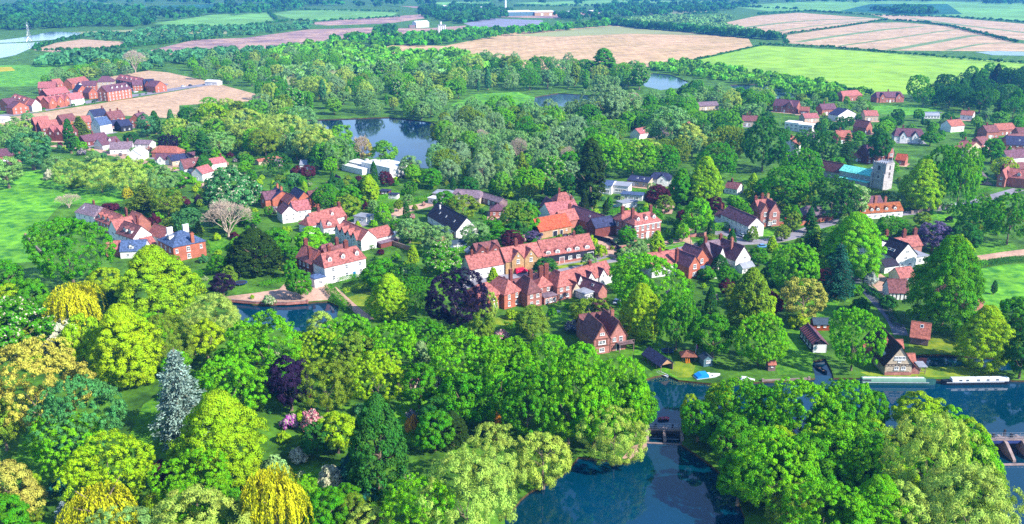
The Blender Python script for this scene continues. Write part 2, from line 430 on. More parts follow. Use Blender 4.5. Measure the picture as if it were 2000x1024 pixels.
# ================================================================== VILLAGE GROUND: street, lanes, verges, lawns, gravel
def village_ground():
    S, R = sheet, ribbon
    R('street', [(880, 560), (960, 548), (1030, 536), (1100, 524), (1180, 508), (1260, 496), (1345, 482), (1420, 474), (1500, 470), (1556, 458)], 8.0, G_ROAD, 0.028, kerb=G_KERB)
    R('footpath', [(950, 533), (1030, 522), (1100, 512), (1165, 501), (1230, 488), (1300, 474), (1340, 468)], 5.0, G_GRAVEL, 0.02)
    R('street', [(1556, 458), (1600, 442), (1680, 424), (1780, 416), (1850, 404), (1910, 392), (1990, 370)], 6.0, G_ROAD, 0.020)
    R('drive', [(1345, 482), (1338, 468), (1330, 455), (1345, 446)], 5, G_GRAVEL, 0.036)
    R('drive', [(1205, 505), (1195, 490), (1180, 470), (1196, 462)], 6, G_GRAVEL, 0.036)
    R('lane', [(1655, 535), (1690, 565), (1715, 590), (1745, 625), (1760, 655)], 4.5, G_LANE, 0.02)
    S('drive', [(1690, 545), (1720, 535), (1758, 560), (1765, 578), (1735, 585)], G_GRAVEL, 0.012)
    S('drive', [(1375, 470), (1390, 452), (1450, 450), (1470, 458), (1455, 468)], G_ROAD, 0.012)
    S('verge', [(1258, 500), (1262, 490), (1335, 472), (1348, 477), (1300, 490)], G_LAWN, 0.04)
    S('verge', [(1350, 476), (1355, 468), (1400, 462), (1410, 466), (1380, 474)], G_LAWN, 0.04)
    S('verge', [(1466, 462), (1475, 450), (1515, 448), (1532, 454), (1520, 464), (1480, 468)], G_LAWN, 0.04)
    S('verge', [(1073, 528), (1085, 520), (1150, 510), (1152, 514), (1090, 526)], G_LAWN2, 0.04)
    S('verge', [(1165, 510), (1190, 502), (1200, 504), (1175, 512)], G_LAWN2, 0.04)
    S('lawn', [(1800, 425), (1850, 410), (1900, 410), (1880, 440), (1820, 440)], G_LAWN, 0.012)
    S('lawn', [(1880, 480), (1960, 468), (1990, 485), (1950, 498), (1890, 500)], G_LAWN, 0.012)
    S('lawn', [(1880, 530), (1960, 518), (2080, 510), (2080, 590), (1960, 610), (1900, 600)], G_MEADOW, 0.012)
    S('footpath', [(1885, 503), (1960, 492), (2010, 486), (2060, 500), (2060, 508), (1980, 500), (1890, 514)], G_GRAVEL, 0.016)
    S('lawn', [(1560, 580), (1610, 575), (1640, 590), (1620, 625), (1580, 625)], G_LAWN, 0.012)
    S('lawn', [(1512, 650), (1560, 640), (1590, 690), (1585, 732), (1520, 732), (1505, 690)], G_LAWN, 0.012)
    S('lawn', [(1775, 665), (1830, 655), (1870, 670), (1872, 690), (1800, 690), (1775, 690)], G_LAWN2, 0.012)
    S('lawn', [(1680, 727), (1740, 724), (1810, 718), (1900, 716), (1945, 726), (1960, 738), (1880, 737), (1700, 736)], G_LAWN2, 0.016)
    S('lawn', [(1240, 660), (1270, 640), (1310, 690), (1300, 715), (1330, 728), (1352, 735), (1320, 738), (1298, 727), (1262, 722), (1238, 700)], G_LAWN, 0.012)
    S('lawn', [(1310, 708), (1340, 704), (1358, 715), (1352, 737), (1325, 738), (1308, 728)], G_LAWN2, 0.016)
    S('lawn', [(1385, 545), (1412, 540), (1412, 595), (1385, 600)], G_LAWN, 0.012)
    S('lawn', [(1060, 612), (1105, 605), (1112, 625), (1075, 632)], G_LAWN, 0.012)
    S('lawn', [(962, 622), (1010, 617), (1020, 628), (990, 636), (962, 634)], G_LAWN2, 0.012)
    S('lawn', [(676, 582), (718, 570), (760, 580), (780, 610), (735, 615), (700, 610)], G_LAWN2, 0.012)
    S('lawn', [(540, 512), (575, 500), (606, 508), (603, 532), (560, 540), (545, 528)], G_LAWN2, 0.012)
    S('gravel_terrace', [(437, 580), (500, 572), (545, 565), (560, 550), (600, 548), (640, 556), (650, 570), (640, 586), (590, 590), (520, 593), (450, 587)], G_GRAVEL, 0.012)
    R('footpath', [(648, 562), (668, 580), (690, 600), (722, 625)], 3.0, G_GRAVEL, 0.02)
    S('lawn', [(765, 446), (800, 440), (835, 455), (850, 470), (815, 478), (775, 465)], G_LAWN2, 0.012)
    S('lawn', [(700, 412), (750, 398), (830, 384), (836, 390), (760, 408), (715, 420)], G_LAWN2, 0.012)
    S('gravel_yard', [(745, 418), (770, 408), (840, 394), (848, 402), (800, 414), (760, 430)], G_GRAVEL, 0.016)
    S('lawn', [(1418, 390), (1455, 384), (1470, 392), (1430, 402)], G_LAWN, 0.012)
    S('lawn', [(1536, 385), (1585, 385), (1600, 400), (1580, 422), (1545, 425)], G_LAWN, 0.012)
    S('gravel_drive', [(1292, 405), (1300, 393), (1318, 402), (1312, 418), (1295, 418)], G_GRAVEL, 0.012)
    S('lawn', [(405, 470), (430, 465), (450, 472), (445, 485), (415, 490)], G_LAWN, 0.012)
    R('street', [(-30, 230), (40, 222), (110, 210), (200, 195), (290, 183), (350, 173), (430, 162)], 15, G_ROAD, 0.034)
    S('estate_yard', [(20, 216), (110, 202), (200, 186), (260, 178), (320, 172), (330, 164), (270, 160), (200, 165), (120, 180), (60, 200)], G_ROAD, 0.026)
    R('street', [(100, 285), (180, 292), (260, 312), (330, 330), (380, 350), (420, 375), (500, 395)], 6, G_GRAVEL, 0.02)
    S('meadow', [(1700, 208), (1760, 204), (1840, 206), (1825, 222), (1760, 226), (1715, 222)], G_MEADOW, 0.012)
    S('orchard_lawn', [(280, 790), (330, 760), (330, 830), (300, 900), (240, 880)], G_LAWN, 0.012)
    S('glade', [(40, 850), (90, 840), (120, 930), (70, 960), (30, 900)], G_LAWN, 0.012)
    S('glade', [(770, 785), (830, 780), (860, 810), (820, 870), (780, 880)], G_LAWN, 0.012)
    S('glade', [(560, 920), (700, 930), (740, 990), (600, 990)], G_LAWN, 0.012)
    S('glade', [(730, 950), (800, 930), (830, 960), (760, 1010)], G_LAWN, 0.012)
    S('bank_shingle', [(1228, 900), (1250, 882), (1264, 872), (1262, 862), (1235, 872), (1215, 895)], G_GRAVEL, 0.012)
village_ground()

# ================================================================== BUILDINGS
def tiles(name, c, k=K):
    return surf(name, pc(*c, k), 0.45, 1.3, rough=0.8, stripe=('Z', 2.6, 0.25), scale2=4.0, objvar=0.10, bump=0.3)
def walls(name, c, var=0.14):
    return surf(name, pc(*c), var, 0.5, rough=0.9, scale2=3.0, objvar=0.05)
ROOF = {'red': tiles('red_clay_tile', (214, 130, 122)), 'pink': tiles('rose_tile', (220, 132, 134)), 'orange': tiles('orange_tile', (236, 112, 76)), 'purple': tiles('plum_tile', (142, 96, 114)),
        'brown': tiles('brown_tile', (160, 102, 104)), 'slate': tiles('blue_slate', (105, 130, 178)), 'black': tiles('black_slate', (58, 52, 74)), 'grey': tiles('grey_tile', (165, 140, 155)),
        'navy': tiles('navy_slate', (68, 74, 116)), 'copper': tiles('copper_green_sheet', (120, 222, 208), .8), 'thatch': tiles('grey_thatch', (150, 135, 140)), 'white': surf('white_flat_roof', (.6, .59, .6), .08, .5),
        'moss': tiles('mossy_orange_tile', (196, 112, 66)), 'lead': walls('lead_sheet', (185, 190, 205)), 'dark': tiles('dark_brown_tile', (78, 56, 54)), 'felt': walls('blue_felt', (80, 100, 120)),
        'rust': tiles('rust_tile', (212, 128, 110))}
WALL = {'white': surf('white_render', (.62, .60, .59), 0.06, 0.5, rough=0.9, scale2=3.0, objvar=0.05), 'brick': walls('red_brick', (212, 136, 120), 0.25), 'pinkbrick': walls('pink_brick', (216, 146, 134), 0.25), 'orange': walls('orange_brick', (226, 134, 106), 0.2),
        'stone': walls('yellow_stone', (222, 178, 126), 0.2), 'church': walls('church_stone', (222, 214, 214), 0.2), 'black': walls('black_board', (58, 58, 74), 0.2), 'cream': walls('cream_render', (240, 218, 190), 0.1),
        'buff': walls('buff_brick', (225, 176, 136), 0.16), 'board': walls('weathered_board', (172, 140, 142), 0.25), 'blue': walls('blue_board', (110, 150, 165), 0.15), 'shed': walls('orange_board', (196, 92, 44), 0.2), 'dbrick': walls('dark_brick', (150, 84, 78), 0.25)}
TRIM = surf('white_trim', (.66, .66, .66), 0.05)
DARKTRIM = surf('black_timber', (0.03, 0.024, 0.022), 0.3)
POT = surf('clay_pot', pc(215, 130, 95), 0.2)
LEADTRIM = surf('ridge_tile', pc(205, 130, 115), 0.2)
def glass_mat():
    m, nt, N, L, b = nodes_of('window_glass')
    b.inputs['Base Color'].default_value = (0.03, 0.04, 0.055, 1); b.inputs['Roughness'].default_value = 0.08; b.inputs['IOR'].default_value = 1.6
    return m
GLASS = glass_mat()
def win_meshes():
    m = MB()
    t = 0.09
    m.box(-.5, .5, -.07, .02, .5 - t, .5); m.box(-.5, .5, -.07, .02, -.5, -.5 + t)
    m.box(-.5, -.5 + t, -.07, .02, -.5 + t, .5 - t); m.box(.5 - t, .5, -.07, .02, -.5 + t, .5 - t)
    m.box(-.035, .035, -.06, .02, -.5 + t, .5 - t); m.box(-.5 + t, -.035, -.06, .02, -.03, .03); m.box(.035, .5 - t, -.06, .02, -.03, .03)
    f = m.mesh('window_frame', TRIM)
    g = MB().box(-.5 + t, .5 - t, -.03, .0, -.5 + t, .5 - t).mesh('pane', GLASS)
    s = MB().box(-.58, .58, -.16, 0.0, -.58, -.5).mesh('sill', TRIM)
    return f, g, s
WF, WG, WS = win_meshes()
POTM = MB().tube((0, 0, 0), (0, 0, 0.55), 0.16, 0.12, 8).mesh('chimney_pot', POT)
HOUSE_SPOTS = []      # (x, y, radius) kept free of scattered trees
HOUSE_BOX = []        # what each house block spans as seen, so that scattered planting leaves it in view

class House:
    def __init__(s, name, A, B, h, label, cat='house', group=None, base=False):
        """A, B: left and right end of the camera-side eaves (base=False) or wall foot, as sighted in the photograph; h eaves height"""
        z = 0.0 if base else h
        a, b = P(A[0], A[1], z), P(B[0], B[1], z)
        s.h = h; d = b - a; s.L = d.length
        s.root = empty(name, (a.x, a.y, 0), math.atan2(d.y, d.x))
        tag(s.root, label, cat, group)
        s.ex = d.normalized(); s.ey = Vector((-s.ex.y, s.ex.x, 0)); s.a = Vector((a.x, a.y, 0))
    def world(s, x, y, z=0): return s.a + s.ex * x + s.ey * y + Vector((0, 0, z))
    def block(s, x0, x1, y0, y1, h, rise, wall, roof, ridge='x', hip=0.0, over=0.35, z0=-0.2, hip2=None, rt=0.2, wallname='wall'):
        W, R = WALL.get(wall, wall), ROOF.get(roof, roof)
        cx, cy = (x0 + x1) / 2, (y0 + y1) / 2
        c = s.world(cx, cy); HOUSE_SPOTS.append((c.x, c.y, max(x1 - x0, y1 - y0) / 2 + 1.5))
        for qx in (x0, x1):
            for qy in (y0, y1):
                w = s.world(qx, qy); HOUSE_SPOTS.append((w.x, w.y, 3.0))
        q = [pix(s.world(a, b, z)) for a in (x0, x1) for b in (y0, y1) for z in (0.0, h)] + [pix(s.world(cx, cy, h + rise))]
        HOUSE_BOX.append((min(a for a, b in q), max(a for a, b in q), min(b for a, b in q), max(b for a, b in q), c.y - max(x1 - x0, y1 - y0) * .3))
        m = MB(); r = MB(); e = 0.03
        hip2 = hip if hip2 is None else hip2
        if rise <= 0.01:
            m.box(x0, x1, y0, y1, z0, h); r.box(x0 - over, x1 + over, y0 - over, y1 + over, h + 0.004, h + 0.3)
        elif hip > 0:
            m.box(x0, x1, y0, y1, z0, h)
            X0, X1, Y0, Y1 = x0 - over, x1 + over, y0 - over, y1 + over
            if ridge == 'x': ra, rb = (X0 + hip * (Y1 - Y0) / 2, cy), (X1 - hip2 * (Y1 - Y0) / 2, cy)
            else: ra, rb = (cx, Y0 + hip * (X1 - X0) / 2), (cx, Y1 - hip2 * (X1 - X0) / 2)
            zt = h + rise
            vs = [(X0, Y0, h + .004), (X1, Y0, h + .004), (X1, Y1, h + .004), (X0, Y1, h + .004), (X0, Y0, h + .18), (X1, Y0, h + .18), (X1, Y1, h + .18), (X0, Y1, h + .18), (*ra, zt), (*rb, zt)]
            fs = [(0, 3, 2, 1), (0, 1, 5, 4), (1, 2, 6, 5), (2, 3, 7, 6), (3, 0, 4, 7)]
            fs += [(4, 5, 9, 8), (5, 6, 9), (6, 7, 8, 9), (7, 4, 8)] if ridge == 'x' else [(4, 5, 8), (5, 6, 9, 8), (6, 7, 9), (7, 4, 8, 9)]
            r.add(vs, fs)
            rl = MB(); rl.box(*( (ra[0], rb[0], cy - .12, cy + .12) if ridge == 'x' else (cx - .12, cx + .12, ra[1], rb[1]) ), zt - .05, zt + .06)
        else:
            if ridge == 'x':
                m.prism([(y0, z0), (y1, z0), (y1, h), (cy, h + rise), (y0, h)], x0, x1, 'x')
                sl = rise / ((y1 - y0) / 2); zo = h - over * sl + e
                r.prism([(y0 - over, zo), (cy, h + rise + e), (y1 + over, zo), (y1 + over, zo + rt), (cy, h + rise + e + rt), (y0 - over, zo + rt)], x0 - over * .6, x1 + over * .6, 'x')
                rl = MB().box(x0 - over * .6 + .02, x1 + over * .6 - .02, cy - .13, cy + .13, h + rise + rt - .03, h + rise + rt + .12)
            else:
                m.prism([(x0, z0), (x1, z0), (x1, h), (cx, h + rise), (x0, h)], y0, y1, 'y')
                sl = rise / ((x1 - x0) / 2); zo = h - over * sl + e
                r.prism([(x0 - over, zo), (cx, h + rise + e), (x1 + over, zo), (x1 + over, zo + rt), (cx, h + rise + e + rt), (x0 - over, zo + rt)], y0 - over * .6, y1 + over * .6, 'y')
                rl = MB().box(cx - .13, cx + .13, y0 - over * .6 + .02, y1 + over * .6 - .02, h + rise + rt - .03, h + rise + rt + .12)
        m.build(wallname, W, s.root)
        ro = r.build('roof', R, s.root)
        if rise > 0.01 and roof not in ('thatch', 'copper'):
            rl.build('ridge', LEADTRIM if roof in ('red', 'orange', 'pink', 'rust', 'moss') else R, ro)
        s.last = (x0, x1, y0, y1, h, rise, ridge, ro)
        return s
    def win(s, face, u, z, w=1.0, hh=1.2, dark=False):
        x0, x1, y0, y1 = s.last[:4]
        loc, rz = {'f': ((u, y0 - .02, z), 0), 'r': ((x1 + .02, u, z), math.pi / 2), 'l': ((x0 - .02, u, z), -math.pi / 2)}[face]
        o = link('window', WF, None, s.root); o.location = loc; o.rotation_euler = (0, 0, rz); o.scale = (w, 1.4, hh)
        g = link('pane', WG, None, o); 
        link('sill', WS, None, o)
        return s
    def wins(s, face, n, zs, w=1.0, hh=1.2, margin=1.2, skip=()):
        x0, x1, y0, y1 = s.last[:4]
        a, b = (x0, x1) if face == 'f' else (y0, y1)
        for k in range(n):
            u = a + margin + (b - a - 2 * margin) * ((k + .5) / n)
            for j, z in enumerate(zs):
                if (k, j) not in skip: s.win(face, u, z, w, hh)
        return s
    def door(s, face, u, w=1.1, hh=2.1, mat=None):
        x0, x1, y0, y1 = s.last[:4]
        loc, rz = {'f': ((u, y0 - .02, 0), 0), 'r': ((x1 + .02, u, 0), math.pi / 2), 'l': ((x0 - .02, u, 0), -math.pi / 2)}[face]
        o = MB().box(-w / 2, w / 2, -.08, .02, 0, hh).build('door', mat or TRIM, s.root); o.location = loc; o.rotation_euler = (0, 0, rz)
        f = MB().box(-w / 2 - .12, -w / 2, -.12, .0, 0, hh + .12).box(w / 2, w / 2 + .12, -.12, .0, 0, hh + .12).box(-w / 2, w / 2, -.12, .0, hh, hh + .12).build('door_frame', TRIM, o)
        return s
    def dormer(s, u, w=1.5, hh=1.3, t=0.35, wall='white', roof=None, rise=0.7):
        x0, x1, y0, y1, h, rs, ridge, ro = s.last
        sl = rs / ((y1 - y0) / 2); yf = y0 + t * (y1 - y0) / 2; zb = h + (yf - y0) * sl + .1
        D = min((hh + rise) / sl, (y1 - y0) / 2 - t * (y1 - y0) / 2 + .3)
        o = MB().prism([(-w / 2, -.4), (w / 2, -.4), (w / 2, hh), (0, hh + rise), (-w / 2, hh)], 0, D, 'y').build('dormer', WALL[wall], s.root, (u, yf, zb))
        a = .2; k = rise / (w / 2)
        MB().prism([(-w / 2 - a, hh - a * k + .03), (0, hh + rise + .03), (w / 2 + a, hh - a * k + .03), (w / 2 + a, hh - a * k + .17), (0, hh + rise + .2), (-w / 2 - a, hh - a * k + .17)], -.2, D, 'y').build('dormer_roof', ROOF[roof] if roof else ro.data.materials[0], o)
        wi = link('window', WF, None, o); wi.location = (0, -.02, hh / 2); wi.scale = (w * .72, 1.2, hh * .8)
        gl = MB().box(-w * .3, w * .3, -.05, -.02, hh * .12, hh * .86).build('pane', GLASS, o)
        return s
    def chimney(s, x, y, zb, hh=2.2, w=0.9, d=0.7, wall='dbrick', pots=2):
        m = MB().box(-w / 2, w / 2, -d / 2, d / 2, -1.5, hh).box(-w / 2 - .1, w / 2 + .1, -d / 2 - .1, d / 2 + .1, hh + .003, hh + .2)
        o = m.build('chimney', WALL[wall], s.root, (x, y, zb))
        for k in range(pots):
            p = link('chimney_pot', POTM, None, o); p.location = ((k - (pots - 1) / 2) * .45, 0, hh + .2)
        return s
    def skylight(s, u, t=0.5, w=0.8, l=1.1, left=False):
        x0, x1, y0, y1, h, rs, ridge, ro = s.last
        if ridge == 'x':
            D = (y1 - y0) / 2; ang = math.atan2(rs, D); loc = (u, y0 + t * D, h + t * rs + .3); rot = (ang, 0, 0)
        else:
            D = (x1 - x0) / 2; ang = math.atan2(rs, D); loc = (x0 + t * D, u, h + t * rs + .3); rot = (0, -ang, 0)
        o = MB().box(-w / 2, w / 2, -l / 2, l / 2, -.1, .04).build('skylight', TRIM, s.root); o.location = loc; o.rotation_euler = rot
        MB().box(-w / 2 + .1, w / 2 - .1, -l / 2 + .1, l / 2 - .1, .03, .06).build('pane', GLASS, o)
        return s
    def beams(s, face, lst, mat=DARKTRIM, t=0.16):
        """black timbers on a wall: (u0, z0, u1, z1) each"""
        x0, x1, y0, y1 = s.last[:4]
        for (u0, z0, u1, z1) in lst:
            L = math.hypot(u1 - u0, z1 - z0); a = math.atan2(z1 - z0, u1 - u0)
            o = MB().box(0, L, -.05, .02, -t / 2, t / 2).build('timber', mat, s.root)
            if face == 'f': o.matrix_local = Matrix.Translation((u0, y0 - .01, z0)) @ Matrix.Rotation(-a, 4, 'Y')
            elif face == 'r': o.matrix_local = Matrix.Translation((x1 + .01, u0, z0)) @ Matrix.Rotation(math.pi / 2, 4, 'Z') @ Matrix.Rotation(-a, 4, 'Y')
            else: o.matrix_local = Matrix.Translation((x0 - .01, u0, z0)) @ Matrix.Rotation(-math.pi / 2, 4, 'Z') @ Matrix.Rotation(-a, 4, 'Y')
        return s
FORE_N = [0]
def forecourt(H, D):
    """paved or gravelled strip round a village house"""
    FORE_N[0] += 1; n = FORE_N[0]
    r = random.Random(n); m = r.choice([G_GRAVEL, G_GRAVEL, G_ROAD, G_LAWN2, G_LAWN])
    a, b, c, d = -r.uniform(.5, 3), H.L + r.uniform(.5, 3), -r.uniform(2, 5.5), D + r.uniform(0, 3)
    q = [H.world(x, y, .006 + .0012 * (n % 40)) for x, y in ((a, c), ((a + b) / 2, c - r.uniform(0, 1.5)), (b, c + r.uniform(-1, 1)), (b, d), (a, d))]
    tag(link('forecourt', mesh('forecourt', q, [(0, 1, 2, 3, 4)], m)), kind='structure')
def simple(name, A, B, h, D, rise, roof, wall, label, ridge='x', hip=0, cols=3, rows=1, side='', chims=(), dorm=(), group=None, cat='house', gables=(), base=False, ww=1.0, wh=1.15, door=True, skyl=()):
    H = House(name, A, B, h, label, cat, group, base)
    L = H.L
    if H.a.y < 720 and cat in ('house', 'barn', 'outbuilding', 'garage'): forecourt(H, D)
    H.block(0, L, 0, D, h, rise, wall, roof, ridge, hip)
    zs = [1.5] if rows == 1 else [1.5 + k * 2.6 for k in range(rows)]
    zs = [z for z in zs if z < h - .4] or [h * .5]
    if cols: H.wins('f', cols, zs, ww, wh, 0.6)
    if 'r' in side: H.wins('r', 2, zs, ww, wh, 0.8)
    if 'l' in side: H.wins('l', 2, zs, ww, wh, 0.8)
    if door and cols and L > 7: H.door('f', L * .5 if cols % 2 == 0 else L * (.5 - .5 / cols))
    for t in dorm: H.dormer(L * t)
    for t in skyl: H.skylight(L * t if ridge == 'x' else D * t)
    for t in chims:
        if ridge == 'x': H.chimney(L * t, D / 2, h + rise, 1.5)
        else: H.chimney(L / 2, D * t, h + rise, 1.5)
    lb = H.last
    for (t, w, gr) in gables:      # cross gables on the front
        H.block(L * t - w / 2, L * t + w / 2, -.5, D / 2, h + .02, gr, wall, roof, 'y')
        H.win('f', L * t, h * .95, ww * .9, wh)
    H.last = lb
    return H

# ------------------------------------------------------------------ the church
def church():
    H = House('church', (1640, 333), (1705, 345), 6.0, 'stone parish church with copper green nave roof and square battlemented tower', 'church')
    L = H.L
    H.block(0, L, 0, 8, 6, 2.4, 'church', 'copper', 'x')
    for k in range(4): H.win('f', L * (.15 + .22 * k), 4.6, 1.3, 1.5)
    H.block(-15, -.4, 1, 7, 4.6, 4.2, 'church', 'brown', 'x')
    H.wins('f', 2, [2.6], 1.0, 1.8)
    H.block(2, L - 1, -3.2, -.05, 2.9, 0.0, 'church', 'copper', 'x', over=.2)
    H.wins('f', 3, [1.6], 1.2, 1.3)
    H.block(L * .45, L - 2, 8.3, 15, 5.2, 3.2, 'church', 'lead', 'y')
    # tower
    x0, x1, y0, y1 = L - .3, L + 6.9, -.9, 6.9
    H.block(x0, x1, y0, y1, 13.4, 0, 'church', 'lead', 'x', over=-.35, wallname='tower')
    st = WALL['church']
    for z in (4.8, 9.2, 12.8):
        MB().box(x0 - .12, x1 + .12, y0 - .12, y1 + .12, z, z + .25).build('string_course', st, H.root)
    for k in range(6):
        for (a, b, c, d) in ((x0 + .02 + k * 1.15, x0 + .62 + k * 1.15, y0, y0 + .4), (x1 - .4, x1, y0 + .5 + k * 1.15, y0 + 1.1 + k * 1.15), (x0 + .02 + k * 1.15, x0 + .62 + k * 1.15, y1 - .4, y1)):
            MB().box(a, b, c, d, 13.404, 14.3).build('merlon', st, H.root)
    dark = surf('louvre', (0.05, 0.05, 0.06), 0.2)
    for face, u in (('f', (x0 + x1) / 2), ('r', (y0 + y1) / 2)):
        pr = [(-.6, 0), (.6, 0), (.6, 1.6), (0, 2.3), (-.6, 1.6)]
        for z in (10.2, 6.0):
            s = 1.0 if z > 8 else .6
            o = MB().prism([(a * s, b * s) for a, b in pr], -.1, .05, 'y').build('belfry_window', dark, H.root)
            o.location, o.rotation_euler = (((u, y0 - .02, z), (0, 0, 0)) if face == 'f' else ((x1 + .02, u, z), (0, 0, math.pi / 2)))
    # clock on the tower face
    n = 16
    o = MB().prism([(.75 * math.cos(2 * math.pi * i / n), .75 * math.sin(2 * math.pi * i / n)) for i in range(n)], -.16, .02, 'y').build('clock_face', dark, H.root)
    o.location = (x1 + .02, (y0 + y1) / 2, 8.2); o.rotation_euler = (0, 0, math.pi / 2)
    MB().box(-.04, .04, -.2, -.165, 0, .6).box(-.4, 0, -.2, -.165, -.04, .04).build('clock_hand', surf('gilt', (.7, .5, .15), .1), o)
    MB().tube((x1 - 1, y1 - 1, 13.3), (x1 - 1, y1 - 1, 21), .12, .07, 6).build('flagpole', TRIM, H.root)
    for u in (x0, x1 - .9):
        MB().box(u, u + .9, y0 - .8, y0 - .005, 0, 8.5).build('buttress', st, H.root)
church()

# ------------------------------------------------------------------ houses around the street
def georgian():
    H = House('georgian_house', (1240, 441), (1291, 432), 6.8, 'red brick square house with hipped roof, three white dormers and white sash windows')
    L = H.L
    H.block(0, L, 0, 8, 6.8, 3.6, 'pinkbrick', 'red', 'x', hip=.75)
    for k in range(5):
        u = L * (.1 + .2 * k)
        H.win('f', u, 5.3, 1.15, 1.9)
        if k != 2: H.win('f', u, 2.0, 1.15, 1.9)
    H.door('f', L * .5, 1.3, 2.7)
    MB().prism([(-1.1, 3.1), (1.1, 3.1), (0, 3.7)], -.55, -.09, 'y').build('pediment', TRIM, H.root, (L * .5, 0, 0))
    MB().box(-.2, L + .2, -.2, -.03, 6.35, 6.75).build('cornice', TRIM, H.root)
    for t in (.2, .5, .8): H.dormer(L * t, 1.5, 1.3, .3)
    H.wins('l', 2, [2.0, 5.3], 1.1, 1.8)
    H.chimney(1.8, 4, 9.4, 3.2, 1.3, .9); H.chimney(L - 2.2, 4.4, 9.4, 3.2, 1.3, .9)
    H.block(-.4, L * .8, 8.3, 15, 6.5, 3.4, 'pinkbrick', 'red', 'x', hip=.8)
    H.wins('l', 2, [2.0, 5.0], 1.0, 1.6)
    H.chimney(2, 11, 9, 3.0, 1.4, .9)
    H.block(-11, -.5, 12, 18, 4.6, 3.0, 'dbrick', 'navy', 'x')
georgian()
def white_manor():
    H = House('manor_house', (634, 524), (714, 505), 6.2, 'large white rendered manor with red tiled roof, three dormers and blue door')
    L = H.L
    H.block(0, L, 0, 8, 6.2, 4.2, 'white', 'red', 'x', hip=.35)
    for k, t in enumerate((.2, .52, .86)):
        H.win('f', L * t, 4.9, 1.1, 1.6); H.win('f', L * t, 1.9, 1.1, 1.9)
    H.door('f', L * .7, 1.2, 2.4, surf('blue_door', pc(30, 140, 200), .05))
    for t in (.18, .5, .84): H.dormer(L * t, 1.5, 1.4, .3)
    H.chimney(L * .3, 5.2, 9.6, 2.2, 1.2, .9); H.chimney(L * .68, 4.2, 10.2, 2.6, 1.6, 1.0)
    H.block(-.6, 6, 8.2, 19, 6.0, 4.0, 'dbrick', 'red', 'y')
    H.wins('l', 3, [1.9, 4.6], 1.0, 1.5)
    H.chimney(.6, 11, 8.0, 3.0, 1.2, .9); H.chimney(3, 18, 9.6, 2.6, 1.4, .9)
    H.block(6.3, 15, 8.3, 14.5, 5.6, 3.8, 'dbrick', 'brown', 'x')
    H.chimney(13, 13, 8.0, 3.6, 1.2, 1.0)
    H.block(8, 15, 15, 21, 5.0, 3.8, 'dbrick', 'brown', 'x', hip=.5)
    H.block(-4.5, -.1, -.4, 4, 3.2, 0.9, 'white', 'slate', 'x', hip=.6)
    H.win('f', -2.2, 1.7, 1.3, 1.2)
white_manor()
def street_row():
    H = simple('cottage', (918, 526), (986, 514), 4.2, 7, 3.8, 'red', 'white', 'long white cottage with rose tiled roof and small black casements on the street', cols=5, rows=2, chims=(.18, .62), wh=.9, ww=.9)
    H = House('stone_house', (988, 511), (1058, 499), 5.0, 'yellow stone house with two front gables and red tiled roof on the street')
    L = H.L
    H.block(0, L, 0, 8, 5.0, 3.9, 'stone', 'red', 'x')
    H.wins('f', 4, [1.6], 1.1, 1.2, .6); H.chimney(L * .42, 4, 8.8, 2.4, 1.3, .9)
    for t in (.32, .68):
        H.block(L * t - 2.6, L * t + 2.6, -.5, 4, 5.02, 3.2, 'stone', 'red', 'y'); H.win('f', L * t, 4.4, 1.3, 1.5); H.win('f', L * t, 6.6, .6, .6)
    H = House('timber_house', (1061, 500), (1161, 485), 3.9, 'long black boarded house with red roof and five white dormers on the street')
    L = H.L
    H.block(0, L, 0, 9, 3.9, 4.6, 'black', 'red', 'x')
    for t in (.1, .28, .5, .66, .86): H.dormer(L * t, 1.9, 1.2, .02, rise=.45)
    for t in (.13, .52, .68): H.win('f', L * t, 1.7, 1.6, 1.3)
    MB().box(0.3, L - .3, -.12, .0, 0, .9).build('brick_plinth', WALL['brick'], H.root)
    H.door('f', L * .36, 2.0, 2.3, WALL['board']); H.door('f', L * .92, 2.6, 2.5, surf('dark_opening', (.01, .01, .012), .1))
    H.chimney(L * .7, 4.5, 8.4, 1.6)
    H = House('barn', (1054, 452), (1116, 440), 3.4, 'barn with bright orange tiled roof, buff walls and black boarded end', 'barn')
    L = H.L
    H.block(0, L, 0, 9, 3.4, 4.2, 'buff', 'orange', 'x')
    MB().prism([(0.05, 0), (8.95, 0), (8.95, 3.4), (4.5, 7.55), (.05, 3.4)], -.1, -.01, 'x').build('end_boards', WALL['black'], H.root)
    H.door('f', L * .48, 2.2, 2.3, WALL['black']); H.door('f', L * .68, 1.4, 2.2, WALL['black']); H.win('f', L * .84, 1.9, .9, .8)
    H = House('brick_house', (1168, 441), (1194, 436), 3.6, 'brick house with plum tiled roof and gable over a wooden garage door')
    L = H.L
    H.block(0, L, 0, 22, 3.6, 3.6, 'brick', 'purple', 'y'); H.win('f', L / 2, 4.2, 1.6, 1.2); H.door('f', L * .7, 2.6, 2.4, surf('garage_wood', pc(150, 70, 35), .2))
    H.skylight(8, .5)
    H.block(-9, -.1, 13, 20, 3.8, 3.6, 'brick', 'red', 'x'); H.chimney(-2, 17, 7.2, 2.2, 1.2)
    H = simple('brick_house', (1088, 398), (1120, 396), 5.4, 9, 4.0, 'red', 'dbrick', 'tall red roofed house between the dark poplar and the purple trees', hip=.5, cols=2, rows=2, side='l', chims=(.3,))
    H = simple('brick_house', (1075, 420), (1132, 412), 3.6, 10, 4.0, 'pink', 'white', 'low pink roofed range behind the orange barn', cols=2, chims=(.9,))
    H = simple('outbuilding', (1068, 408), (1090, 406), 4.0, 8, 3.4, 'purple', 'dbrick', 'purple roofed outbuilding at the back of the red roofed range', ridge='y', cols=1, cat='outbuilding')
street_row()
